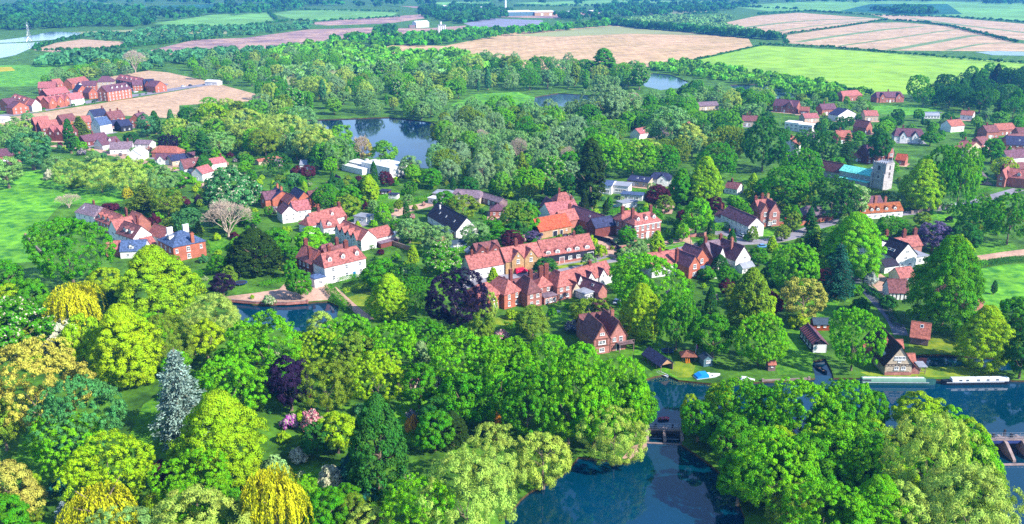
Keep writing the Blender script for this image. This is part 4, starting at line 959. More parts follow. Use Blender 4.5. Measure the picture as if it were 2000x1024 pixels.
def left_houses():
    # modern white house by the pond
    H = House('modern_house', (706, 317), (761, 329), 5.6, 'big white modern house with flat white roof beside the pond')
    L = H.L
    H.block(0, L, 0, 14, 5.6, 0, 'white', 'white', 'x', over=.25); H.win('f', L * .12, 3.4, .7, 2.6); H.win('f', L * .4, 3.6, 1.6, 2.0); H.win('f', L * .75, 3.4, .8, 2.0); H.wins('r', 3, [1.6, 4.0], 2.0, 1.7)
    H.chimney(L - 2, 10, 6, 1.4, 1.6, 1.2, 'white', pots=0); H.chimney(3, 13, 6, 1.0, 2.0, 1.2, 'white', pots=0)
    for k in range(4): MB().box(-.5, .5, -.5, .5, 0, .35).build('rooflight', ROOF['lead'], H.root, (3 + k * 3, 6 + (k % 2) * 3, 5.9))
    H.block(-15, -.1, 1, 9, 3.8, 0, 'white', 'white', 'x', over=.25); H.wins('f', 4, [1.8], 1.4, 1.6); H.chimney(-4, 7, 4, 1.6, 1.6, 1.2, 'white', pots=0)
    H.block(-12, 6, -4.5, -.1, 3.0, 0, 'white', 'white', 'x', over=.2)
    H = House('black_roofed_barn', (835, 420), (891, 452), 3.2, 'converted barn with long black roof and white gable end', 'barn')
    L = H.L
    H.block(0, L, 0, 10, 3.2, 5.0, 'white', 'black', 'x'); H.wins('f', 4, [1.6], 1.4, 1.4)
    for t in (.28, .5, .78): H.skylight(L * t, .45, .8, 1.1)
    H.chimney(L * .2, 3.5, 6.8, 1.6, .5, .5, 'white', pots=0)
    simple('bungalow', (880, 384), (936, 388), 3.0, 9, 2.8, 'grey', 'cream', 'cream bungalow with grey roof behind the olive tree', cols=4, hip=.3, gables=((.3, 5, 2.4),))
    simple('bungalow', (845, 378), (880, 380), 2.6, 8, .6, 'lead', 'cream', 'flat roofed grey extension left of the cream bungalow', cols=3, hip=.3)
    simple('outbuilding', (935, 384), (975, 396), 2.6, 5, 1.4, 'grey', 'board', 'long low grey roofed shed right of the cream bungalow', cols=2, cat='shed')
    simple('bungalow', (957, 412), (985, 412), 2.8, 8, 2.6, 'purple', 'brick', 'plum hipped roof half hidden in trees left of the orange barn', cols=2, hip=.9)
    simple('garage', (836, 387), (857, 390), 2.6, 4, 0, 'white', 'white', 'small white flat roofed garage behind the hedged lawn', cols=2, cat='garage')
    H = simple('garage', (691, 423), (715, 426), 2.8, 6, 0, 'lead', 'white', 'white garage with flat grey roof beside the parked cars', cols=1, cat='garage')
    for (a, b) in ((742, 373), (758, 380)):
        simple('summerhouse', (a, b), (a + 17, b + 1), 2.2, 3.5, .5, 'navy', 'dbrick' if a < 750 else 'white', 'small %s garden room with slate roof under the hedge' % ('brick' if a < 750 else 'white glazed'), cols=2, cat='shed', hip=.4)
    simple('garden_shed', (878, 478), (912, 474), 2.0, 4, .8, 'felt', 'blue', 'blue roofed garden building beside the walled garden', cols=2, cat='shed')
    simple('greenhouse', (914, 494), (930, 492), 2.0, 3.5, 1.2, 'lead', 'board', 'small greenhouse with pale roof behind the long white cottage', cols=2, cat='greenhouse', ridge='y')
    simple('outbuilding', (932, 494), (978, 486), 3.4, 6, 2.6, 'brown', 'dbrick', 'rear brown roofs behind the long white cottage', cols=0, cat='outbuilding', gables=((.2, 5, 2.4), (.75, 5, 2.4)))
    # lane of red houses centre left
    H = House('brick_house', (519, 383), (535, 391), 4.6, 'brick gabled house with navy roof at top of the lane')
    H.block(0, H.L * .2 + 6, 0, 10, 4.6, 3.2, 'orange', 'navy', 'x'); H.block(1, 7, -3, 4, 4.6, 3.0, 'orange', 'purple', 'y'); H.win('f', 4, 3.6, 1.2, 1.2); H.chimney(7, 5, 7, 2.4, 1.2, .9, 'orange'); H.chimney(0, 6, 7, 2.4, 1.2, .9, 'orange')
    H.block(7.5, 17, 4, 10, 4.0, 2.6, 'orange', 'brown', 'x')
    H = House('brick_house', (583, 389), (626, 383), 5.0, 'brick house with navy roof and bare brick gable beside dark trees')
    L = H.L
    H.block(0, L * .55, 0, 12, 5.0, 3.0, 'orange', 'navy', 'y'); H.win('f', L * .25, 2.0, 1.0, 1.0); H.win('f', L * .4, 4.4, 1.0, .9)
    H.block(L * .55 + .1, L, .5, 7, 4.6, 2.4, 'orange', 'brown', 'x')
    H = House('white_house', (575, 412), (607, 408), 4.6, 'white gabled house with plum roof in the lane below brick houses')
    L = H.L
    H.block(0, L, 0, 9, 4.6, 3.2, 'white', 'pink', 'x'); H.wins('f', 2, [1.6, 3.6], .9, 1.0)
    H.block(-6, .8, -2, 7, 4.4, 3.0, 'white', 'purple', 'y'); H.wins('f', 2, [1.6, 3.6], .9, 1.0, .4); H.wins('l', 2, [1.6, 3.6], .9, 1.0)
    H = House('cottage', (614, 436), (676, 421), 3.4, 'white cottage with bright red roof and single dormer beyond the manor')
    L = H.L
    H.block(0, L, 0, 7.5, 3.4, 3.4, 'white', 'red', 'x'); H.dormer(L * .62, 1.3, 1.1, .3); H.chimney(L * .3, 3.7, 6.6, 2.0, 1.2, .9); H.chimney(L * .95, 3.7, 6.6, 2.0, 1.2, .9); H.wins('f', 3, [1.6], 1, 1)
    H.block(-5, 3, -3, 4, 3.4, 3.2, 'white', 'red', 'x', hip=.5); H.wins('f', 2, [1.5], 1, 1)
    H = House('cottage', (632, 445), (662, 441), 3.2, 'small white cottage with gabled dormer behind the timber framed range')
    H.block(0, H.L, 0, 6, 3.2, 2.8, 'white', 'red', 'x'); H.dormer(H.L * .4, 1.7, 1.3, .1); H.wins('f', 2, [1.5], .9, .9)
    H = House('timber_range', (657, 449), (705, 470), 4.4, 'row of black and white timber framed gables with brick end and red roof')
    L = H.L
    H.block(0, L, 0, 7, 4.4, 3.4, 'white', 'red', 'x')
    for k in range(9): pass
    H.beams('f', [(L * k / 12, 0, L * k / 12, 4.4) for k in range(13)] + [(0, 2.3, L, 2.3), (0, 4.3, L, 4.3)], DARKTRIM, .3)
    lb = H.last
    for t in (.1, .32, .55, .78):
        H.block(L * t - 2, L * t + 2, -.7, 3.5, 4.42, 2.6, 'white', 'red', 'y'); H.beams('f', [(L * t - 1.8, 4.4, L * t, 6.9), (L * t + 1.8, 4.4, L * t, 6.9), (L * t, 4.4, L * t, 6.8)], DARKTRIM, .25); H.win('f', L * t, 3.4, 1.4, 1.0)
    H.chimney(L * .05, 4, 7.4, 2.0)
    H = House('brick_house', (729, 467), (769, 457), 3.6, 'house with bright red roof, white upper wall and orange brick gable end')
    L = H.L
    H.block(0, L, 0, 8, 3.6, 2.8, 'white', 'red', 'x'); MB().prism([(0.02, 0), (7.98, 0), (7.98, 3.6), (4, 6.35), (.02, 3.6)], -.12, -.01, 'x').build('end_wall', WALL['orange'], H.root)
    H.block(1.2, L - .3, -3.2, -.05, 2.0, .4, 'dbrick', 'grey', 'x', hip=.2)
    H.block(L + .2, L + 5, 1, 5, 2.4, 0, 'white', 'white', 'x')
    # left group
    H = House('blue_slate_house', (338, 484), (401, 471), 5.8, 'orange brick house with hipped blue slate roof and tall brick chimney')
    L = H.L
    H.block(0, L, 0, 14, 5.8, 4.0, 'orange', 'slate', 'x', hip=.8); H.win('f', L * .45, 4.2, 1.4, 1.9); H.win('f', L * .45, 1.4, 1.4, 1.8); H.win('f', L * .1, 4.2, 1.0, 1.5); H.win('f', L * .85, 4.2, 1.0, 1.5); H.wins('l', 3, [1.6, 4.2], 1.1, 1.6)
    H.chimney(L * .62, .4, 5.0, 4.6, 1.2, 1.0, 'orange'); H.chimney(L * .3, 11, 9, 1.6, 2.2, .8, 'white', 0); H.chimney(L * .8, 11, 9, 1.6, 2.2, .8, 'white', 0)
    MB().box(-1.0, 1.0, -.9, .9, 0, 1.3).build('dormer', WALL['white'], H.root, (2.4, 7, 7.4)); MB().box(-1.1, 1.1, -1, 1, 1.31, 1.5).build('dormer_roof', ROOF['lead'], H.root, (2.4, 7, 7.4)); MB().box(-1.03, -1.0, -.7, .7, .2, 1.1).build('pane', GLASS, H.root, (2.4, 7, 7.4))
    H = House('white_house', (227, 455), (260, 466), 5.0, 'white house with paired gables and red brown roof beside blue slate house')
    L = H.L
    H.block(0, L, 0, 8, 5.0, 4.0, 'white', 'brown', 'x'); H.wins('f', 4, [1.6, 3.9], .9, 1.1, .5); H.wins('r', 2, [1.6, 4.2], 1, 1.2)
    for t in (.42, .72): H.dormer(L * t, 2.0, 1.4, .25)
    H.block(-7, -.1, .5, 9, 5.2, 4.2, 'white', 'red', 'y'); H.win('f', -3.5, 4, 1.2, 1.3); H.win('f', -3.5, 1.6, 1.2, 1.3)
    H.block(L - 3, L + 8, 8.2, 14, 4.6, 3.4, 'white', 'red', 'x'); H.block(L + .1, L + 6, 1, 6, 2.6, 2.4, 'white', 'red', 'y'); H.chimney(1, 9, 8, 2.2)
    H = House('red_roofed_row', (186, 428), (222, 442), 4.6, 'row with clustered red tiled dormers and gables behind the large green tree')
    L = H.L
    H.block(0, L, 0, 8, 4.6, 3.8, 'brick', 'red', 'x'); H.wins('f', 5, [1.6, 3.6], .9, 1.0)
    for t in (.15, .4, .65): H.dormer(L * t, 2.0, 1.3, .2, wall='brick')
    H.block(L - 2, L + 6, 6, 13, 4.8, 4.0, 'brick', 'red', 'x'); H.chimney(L, 6, 8.6, 2.2, 1.4)
    H = House('grey_roofed_house', (147, 415), (183, 424), 4.2, 'white house with plum grey roof at the meadow edge')
    H.block(0, H.L, 0, 9, 4.2, 3.6, 'white', 'grey', 'x', hip=.3); H.wins('f', 3, [1.6, 3.2], 1, 1); H.chimney(H.L * .5, 5, 7.6, 1.6); H.skylight(3, .5)
    H = House('slate_annexe', (234, 491), (283, 489), 3.0, 'low annexe with pale blue slate roof beside the white gabled house', 'outbuilding')
    H.block(0, H.L, 0, 8, 3.0, 3.0, 'white', 'slate', 'x'); H.dormer(H.L * .45, 1.6, 1.2, .15); H.wins('f', 2, [1.4], 1, 1); H.block(-6, -.1, 3, 9, 3.0, 2.4, 'brick', 'red', 'x')
    # bungalows along the back road
    B = 'bungalows along the back road'
    for i, (a, b, h, D, r, roof, wall, lab, kw) in enumerate([
        ((166, 277), (212, 270), 3.0, 9, 3.2, 'purple', 'dbrick', 'long plum roofed bungalow at the top of the back road', dict(cols=4, chims=(.5,))),
        ((200, 284), (236, 278), 3.0, 9, 3.2, 'purple', 'white', 'bungalow with plum roof and sunken dormer second from the top of the back road', dict(cols=3, dorm=(.5,))),
        ((214, 292), (258, 290), 3.0, 9, 3.4, 'grey', 'white', 'white bungalow with grey roof and brick chimney on the back road', dict(cols=3, chims=(.3, .8))),
        ((247, 304), (276, 304), 3.2, 11, 3.4, 'white', 'white', 'white gabled bungalow with pale roof on the back road', dict(cols=2, ridge='y')),
        ((262, 281), (292, 282), 2.8, 7, 1.8, 'grey', 'white', 'low white bungalow with grey roof behind the back road', dict(cols=3)),
        ((296, 298), (345, 300), 3.0, 9, 3.4, 'rust', 'brick', 'hipped rust roofed house on the back road', dict(cols=3, hip=.6)),
        ((302, 312), (342, 312), 3.0, 8, 2.6, 'purple', 'white', 'white fronted plum roofed bungalow below the rust hipped house', dict(cols=3, gables=((.3, 4, 2.2), (.8, 4, 2.2)))),
        ((336, 315), (368, 310), 2.8, 8, 2.4, 'navy', 'cream', 'cream bungalow with navy roof near the lower end of back road', dict(cols=2)),
        ((370, 306), (396, 302), 2.6, 6, 1.6, 'purple', 'cream', 'little plum roofed garage building behind the navy roofed bungalow', dict(cols=1)),
        ((360, 330), (408, 324), 3.4, 9, 4.2, 'brown', 'white', 'maroon roofed white house with two rooflights at the end of the back road', dict(cols=3, skyl=(.45, .62))),
        ((409, 322), (442, 316), 3.0, 7, 2.4, 'pink', 'white', 'rose roofed wing right of the maroon roofed house', dict(cols=2, chims=(.9,))),
        ((374, 338), (395, 340), 4.0, 9, 3.0, 'pink', 'white', 'white gable with rose roof in front of the maroon roofed house', dict(cols=1, ridge='y')),
    ]):
        simple('bungalow' if i not in (5, 9) else 'house', a, b, h, D, r, roof, wall, lab, group=B, **kw)
    simple('house', (-20, 306), (34, 303), 4.4, 9, 3.2, 'purple', 'brick', 'plum roofed brick house cut by the left edge', cols=4, rows=2)
    simple('shed', (538, 318), (552, 316), 2.6, 5, 1.4, 'grey', 'board', 'small grey shed beside the brick houses lane', cols=1, cat='shed')
    simple('house', (585, 322), (614, 322), 2.6, 7, 1.8, 'lead', 'white', 'low white house with pale roof among clipped hedges', cols=2)
    simple('garage', (505, 316), (550, 309), 2.6, 4, .8, 'rust', 'cream', 'long low rust roofed garages at the lane top', cols=0, cat='garage')
    # housing estate on the far left
    E = 'red houses of the new estate'
    for (nm, a, b, h, D, r, roof, wall, lab, kw) in [
        ('house', (-6, 203), (16, 206), 5.0, 9, 4.2, 'purple', 'orange', 'orange gabled house with plum roof at left end of the estate', dict(cols=2, rows=2, ridge='y')),
        ('house', (24, 212), (56, 208), 4.8, 9, 4.0, 'purple', 'orange', 'detached plum roofed house at near corner of the estate', dict(cols=3, rows=2, ridge='y')),
        ('terrace', (19, 194), (48, 203), 5.0, 9, 4.0, 'red', 'orange', 'red roofed terrace facing lower left in the estate', dict(cols=5, rows=2, side='r', dorm=(.2, .5, .8))),
        ('house', (62, 206), (80, 204), 5.0, 9, 4.0, 'pink', 'white', 'white gabled house at the corner of the estate road', dict(cols=2, rows=2, ridge='y')),
        ('terrace', (81, 199), (94, 197), 5.0, 8, 3.6, 'red', 'orange', 'narrow brick house right of the white gabled house', dict(cols=2, rows=2)),
        ('terrace', (95, 201), (138, 194), 5.0, 9, 4.0, 'pink', 'orange', 'brick terrace with three front gables facing the estate road', dict(cols=6, rows=2, gables=((.16, 6, 3.6), (.5, 6, 3.6), (.84, 6, 3.6)))),
        ('house', (139, 195), (164, 191), 5.0, 9, 4.2, 'pink', 'white', 'white ended house at the right of the gabled terrace', dict(cols=3, rows=2, side='r')),
        ('terrace', (74, 172), (108, 171), 5.4, 10, 4.6, 'pink', 'dbrick', 'rear rose roofed terrace in the middle of the estate', dict(cols=5, rows=2, side='r')),
        ('terrace', (92, 186), (136, 180), 5.2, 10, 4.4, 'pink', 'dbrick', 'long rose roofed terrace behind the gabled terrace', dict(cols=5, rows=2)),
        ('house', (108, 165), (124, 163), 5.4, 9, 4.0, 'red', 'orange', 'bright red roofed house at the back of the estate', dict(cols=2, rows=2)),
        ('house', (140, 164), (174, 158), 5.2, 9, 4.0, 'red', 'orange', 'red roofed house with white gable at the back of the estate', dict(cols=3, rows=2, side='r')),
        ('house', (149, 171), (166, 170), 4.8, 9, 3.8, 'purple', 'white', 'white fronted plum gable in the middle of the estate', dict(cols=2, rows=2, ridge='y')),
        ('house', (188, 161), (222, 160), 5.4, 12, 5.0, 'purple', 'cream', 'big hipped plum roof in the centre of the estate', dict(cols=4, rows=2, hip=.8)),
        ('house', (160, 168), (188, 167), 4.8, 9, 3.6, 'purple', 'orange', 'plum roofed link terrace left of the big hipped roof', dict(cols=4, rows=2)),
        ('house', (152, 177), (172, 175), 5.0, 9, 4.0, 'navy', 'orange', 'orange gabled house with navy roof in mid estate', dict(cols=2, rows=2, ridge='y')),
        ('house', (173, 182), (190, 180), 5.4, 9, 3.8, 'purple', 'orange', 'narrow gabled brick house left of the apartment block', dict(cols=2, rows=2, ridge='y', side='r')),
        ('apartment_block', (209, 180), (256, 173), 8.0, 11, 4.6, 'purple', 'orange', 'three storey orange apartment block with plum roof', dict(cols=7, rows=3, dorm=(.3, .5, .7, .9), side='l', ww=1.2, wh=1.4)),
        ('terrace', (226, 155), (270, 163), 5.2, 10, 4.2, 'pink', 'dbrick', 'long rose roofed terrace at the rear right of the estate', dict(cols=7, rows=2, dorm=(.2, .4, .6, .8))),
        ('house', (259, 167), (280, 166), 5.0, 9, 4.0, 'purple', 'orange', 'plum roofed house right of the apartment block', dict(cols=3, rows=2)),
        ('house', (282, 166), (302, 165), 5.2, 10, 4.4, 'navy', 'dbrick', 'navy roofed house with twin gables near right end of the estate', dict(cols=3, rows=2, gables=((.3, 5, 3.6), (.7, 5, 3.6)))),
        ('house', (303, 170), (325, 167), 5.2, 12, 4.4, 'purple', 'orange', 'orange gabled house at the right end of the estate', dict(cols=2, rows=2, ridge='y')),
    ]:
        simple(nm, a, b, h, D, r, roof, wall, lab, group=E, door=False, **kw)
    Q = 'red and slate houses below the ploughed strip'
    for (nm, a, b, h, D, r, roof, wall, lab, kw) in [
        ('house', (68, 243), (98, 240), 5.0, 9, 4.0, 'red', 'dbrick', 'red roofed house at left of the cluster below the ploughed strip', dict(cols=3, rows=2)),
        ('house', (80, 251), (116, 247), 5.0, 9, 4.0, 'red', 'dbrick', 'red roofed terrace second in the cluster below the ploughed strip', dict(cols=4, rows=2)),
        ('house', (92, 259), (136, 260), 5.4, 9, 4.0, 'pink', 'dbrick', 'rose terrace with three dark gables below the ploughed strip', dict(cols=4, rows=2, gables=((.15, 5, 3.6), (.5, 5, 3.6), (.85, 5, 3.6)), side='r')),
        ('house', (122, 238), (150, 234), 5.0, 9, 4.0, 'brown', 'orange', 'orange house with maroon roof behind the light green conifer', dict(cols=3, rows=2, side='r')),
        ('house', (150, 240), (178, 238), 5.0, 9, 3.6, 'red', 'orange', 'rust house right of the light green conifer', dict(cols=3, rows=2)),
        ('house', (184, 228), (211, 224), 5.0, 9, 4.2, 'navy', 'white', 'white house with navy roof at the back of the cluster', dict(cols=3, rows=2, chims=(.9,), side='r')),
        ('house', (195, 245), (218, 241), 6.2, 9, 4.4, 'slate', 'white', 'tall white gabled house with blue slate roof', dict(cols=2, rows=2, side='r')),
        ('house', (216, 232), (244, 228), 5.0, 9, 4.2, 'brown', 'orange', 'maroon roofed brick house with two chimneys right of the tall white gable', dict(cols=3, rows=2, chims=(.3, .8))),
        ('house', (251, 235), (278, 236), 5.0, 10, 4.4, 'purple', 'orange', 'red brick gabled house at the right end of the cluster', dict(cols=2, rows=2, ridge='y', chims=(.5,))),
        ('house', (214, 246), (240, 243), 3.0, 8, 3.0, 'navy', 'brick', 'low navy roofed range in front of maroon roofed house', dict(cols=2)),
        ('house', (236, 247), (258, 244), 4.0, 9, 3.4, 'navy', 'black', 'dark navy boarded house in the right of the cluster', dict(cols=2)),
    ]:
        simple(nm, a, b, h, D, r, roof, wall, lab, group=Q, door=False, **kw)
    # quarry plant
    H = House('processing_shed', (813, 46), (838, 45), 8, 'white quarry processing shed with gabled roof', 'industrial shed'); H.block(0, H.L, 0, 16, 9, 3, 'white', 'white', 'x'); H.wins('f', 4, [3], 2, 2)
    H.block(-14, -.3, 2, 6, 5, 0, 'board', 'lead', 'x')
    H = House('silo_tower', (855, 66), (871, 66), 0.0, 'tall white silo tower at the quarry', 'silo', base=True)
    L = H.L
    for k in range(4):
        u = L * (k + .5) / 4; MB().tube((u, 3, 0), (u, 3, 14 + (k == 1) * 6), L / 8.6, L / 8.6, 10).build('silo', WALL['white'], H.root)
    MB().box(0, L, 1, 5, 14.5, 15.2).build('gantry', ROOF['lead'], H.root)
    H = House('warehouse', (990, 32), (1085, 30), 8, 'long industrial warehouse with white roof beyond the ripe field', 'warehouse', base=True); L = H.L
    H.block(0, L * .55, 0, 60, 9, 2.5, 'blue', 'white', 'x'); H.block(L * .55 + .2, L, -5, 50, 8, 2.5, 'stone', 'white', 'x'); H.door('f', L * .7, 6, 5, ROOF['white']); H.door('f', L * .88, 6, 5, ROOF['white'])
    H = House('industrial_tower', (985, 24), (992, 24), 0, 'slim white works chimney beside the warehouse', 'chimney', base=True); MB().tube((3, 3, 0), (3, 3, 30), 3, 2.2, 10).build('stack', WALL['white'], H.root)
    for i, (x, y, w, h, lab) in enumerate([(865, 18, 22, 8, 'white quarry office block left of the grey yard'), (900, 22, 30, 7, 'long pale works shed behind the quarry trees'), (935, 22, 26, 9, 'tall pale works shed left of the slim chimney'), (960, 27, 20, 6, 'low pale works shed nearest the warehouse'), (1100, 28, 26, 5, 'low white works shed right of the warehouse'), (1150, 26, 30, 5, 'long white works shed farthest right of the warehouse')]):
        simple('works_shed', (x, y), (x + w, y), h, 20, 2, 'white', 'white', lab, cols=3, cat='industrial shed', base=True, group='works sheds', door=False)
    simple('cabin', (400, 160), (424, 161), 3, 8, 1.5, 'white', 'white', 'white site cabin at the end of the estate road', cols=2, cat='cabin', base=False)
    simple('cabin', (-4, 232), (12, 232), 3, 6, 1, 'white', 'white', 'white cabin at the lower left of the ploughed strip', cols=1, cat='cabin', base=False)
    simple('garden_hut', (778, 768), (798, 772), 2.6, 5, 2.0, 'brown', 'cream', 'little cream hut with brown roof deep among the trees', cols=1, cat='hut', ridge='y', base=True)
left_houses()

# ================================================================== TREES
def leafmesh(name, C, Nn, size, asp, v, T=None, fl=None, seed=0):
    r = np.random.default_rng(seed)
    n = len(C)
    C = np.asarray(C, dtype=np.float64); Nn = np.asarray(Nn, dtype=np.float64)
    Nn = Nn / (np.linalg.norm(Nn, axis=1, keepdims=True) + 1e-9)
    if T is None: T = r.normal(size=(n, 3))
    T = T - Nn * np.sum(T * Nn, axis=1, keepdims=True)
    T = T / (np.linalg.norm(T, axis=1, keepdims=True) + 1e-9)
    B = np.cross(Nn, T)
    s = np.broadcast_to(np.asarray(size, dtype=np.float64), (n,))[:, None]
    k = r.uniform(.75, 1.25, (n, 4, 1))
    bend = Nn * s * .18
    V = np.stack([C - T * s * .55 * k[:, 0] - bend, C + B * s * asp * .55 * k[:, 1], C + T * s * .55 * k[:, 2] - bend, C - B * s * asp * .55 * k[:, 3]], axis=1).reshape(-1, 3)
    me = bpy.data.meshes.new(name)
    me.vertices.add(4 * n); me.vertices.foreach_set('co', V.astype(np.float32).ravel())
    me.loops.add(4 * n); me.loops.foreach_set('vertex_index', np.arange(4 * n, dtype=np.int32))
    me.polygons.add(n); me.polygons.foreach_set('loop_start', np.arange(0, 4 * n, 4, dtype=np.int32))
    me.update(calc_edges=True)
    a = me.attributes.new('v', 'FLOAT', 'FACE'); a.data.foreach_set('value', np.clip(v, 0, 1).astype(np.float32))
    f = me.attributes.new('fl', 'FLOAT', 'FACE'); f.data.foreach_set('value', (np.zeros(n) if fl is None else fl).astype(np.float32))
    me.materials.append(LEAF)
    return me
def sph(r, n):
    d = r.normal(size=(n, 3)); return d / np.linalg.norm(d, axis=1, keepdims=True)
def clumps_to_leaves(name, cc, cr, cn, per, lsize, asp, seed, spread=0.35, out_bias=.5, up_bias=.35, flower=0.0, vert=None, squash=.85):
    """cc clump centres, cr radii, cn outward direction of each clump"""
    r = np.random.default_rng(seed)
    n = len(cc); idx = np.repeat(np.arange(n), per)
    d = sph(r, len(idx)) + cn[idx] * out_bias + np.array([0, 0, up_bias])
    d /= np.linalg.norm(d, axis=1, keepdims=True)
    rad = cr[idx] * (1 - spread * r.random(len(idx)) ** 1.5)
    C = cc[idx] + d * rad[:, None] * np.array([1, 1, squash])
    Nn = d + sph(r, len(idx)) * .42
    cv = r.normal(0.5, .12, n)
    v = cv[idx] + r.normal(0, .15, len(idx))
    T = None
    if vert is not None: T = np.tile(np.array([[0, 0, 1.0]]), (len(idx), 1)) * vert + sph(r, len(idx)) * (1 - vert)
    fl = None
    if flower: fl = ((r.random(len(idx)) < flower) & (d[:, 2] > -.1)).astype(float)
    return leafmesh(name, C, Nn, lsize * r.uniform(.7, 1.3, len(idx)), asp, v, T, fl, seed)
def broad_clumps(seed, R=5.0, z0=0.9, z1=12.0, nmaj=11, nsub=24, sub=(.75, 1.3), tall=1.0):
    r = np.random.default_rng(seed)
    cz = (z0 + z1) / 2; hz = (z1 - z0) / 2
    maj = []
    for i in range(nmaj):
        d = sph(r, 1)[0]
        f = r.uniform(.35, .62)
        rad = r.uniform(.40, .56) * R
        maj.append((np.array([d[0] * R * f, d[1] * R * f, cz + d[2] * hz * f * .95]), rad))
    maj.append((np.array([0, 0, cz + hz * .35]), R * .55)); maj.append((np.array([0, 0, cz]), R * .62))
    for k in range(5):
        a = 2 * math.pi * k / 5 + .4; maj.append((np.array([math.cos(a) * R * .42, math.sin(a) * R * .42, cz - hz * (.1 + .2 * (k % 2))]), R * .46))
    cc, cr, cn = [], [], []
    for j, (m, rad) in enumerate(maj):
        for d in sph(r, nsub):
            if d[2] < -.75: continue
            p = m + d * rad * r.uniform(.9, 1.12) * np.array([1, 1, hz / R * .9])
            if any(k != j and np.linalg.norm((p - q) / np.array([1, 1, hz / R * .9])) < rr * .84 for k, (q, rr) in enumerate(maj)): continue
            cc.append(p); cr.append(r.uniform(*sub)); g = (p - np.array([0, 0, cz - hz * .2])); cn.append(g / np.linalg.norm(g) * .6 + d * .6)
    return np.array(cc), np.array(cr), np.array(cn)
def trunk_mesh(name, seed, h=7.0, r0=.38, limbs=6, mat=None, spread=2.6, z1=9.0):
    r = random.Random(seed); m = MB()
    p = Vector((0, 0, -.3)); pr = r0 * 1.35
    for k in range(4):
        q = Vector((r.uniform(-.15, .15) * k, r.uniform(-.15, .15) * k, h * (k + 1) / 4)); rr = r0 * (1 - .2 * (k + 1))
        m.tube(p, q, pr, rr, 7); p, pr = q, rr
    for k in range(limbs):
        a = 2 * math.pi * k / limbs + r.uniform(-.4, .4); zz = h * r.uniform(.4, .85)
        b = Vector((0, 0, zz)); mid = b + Vector((math.cos(a) * spread * .5, math.sin(a) * spread * .5, 1.0)); e = mid + Vector((math.cos(a) * spread * .6, math.sin(a) * spread * .6, r.uniform(1.0, 2.4)))
        m.tube(b, mid, r0 * .42, r0 * .28, 5); m.tube(mid, e, r0 * .28, r0 * .1, 5)
    return m.mesh(name, mat or BARK)

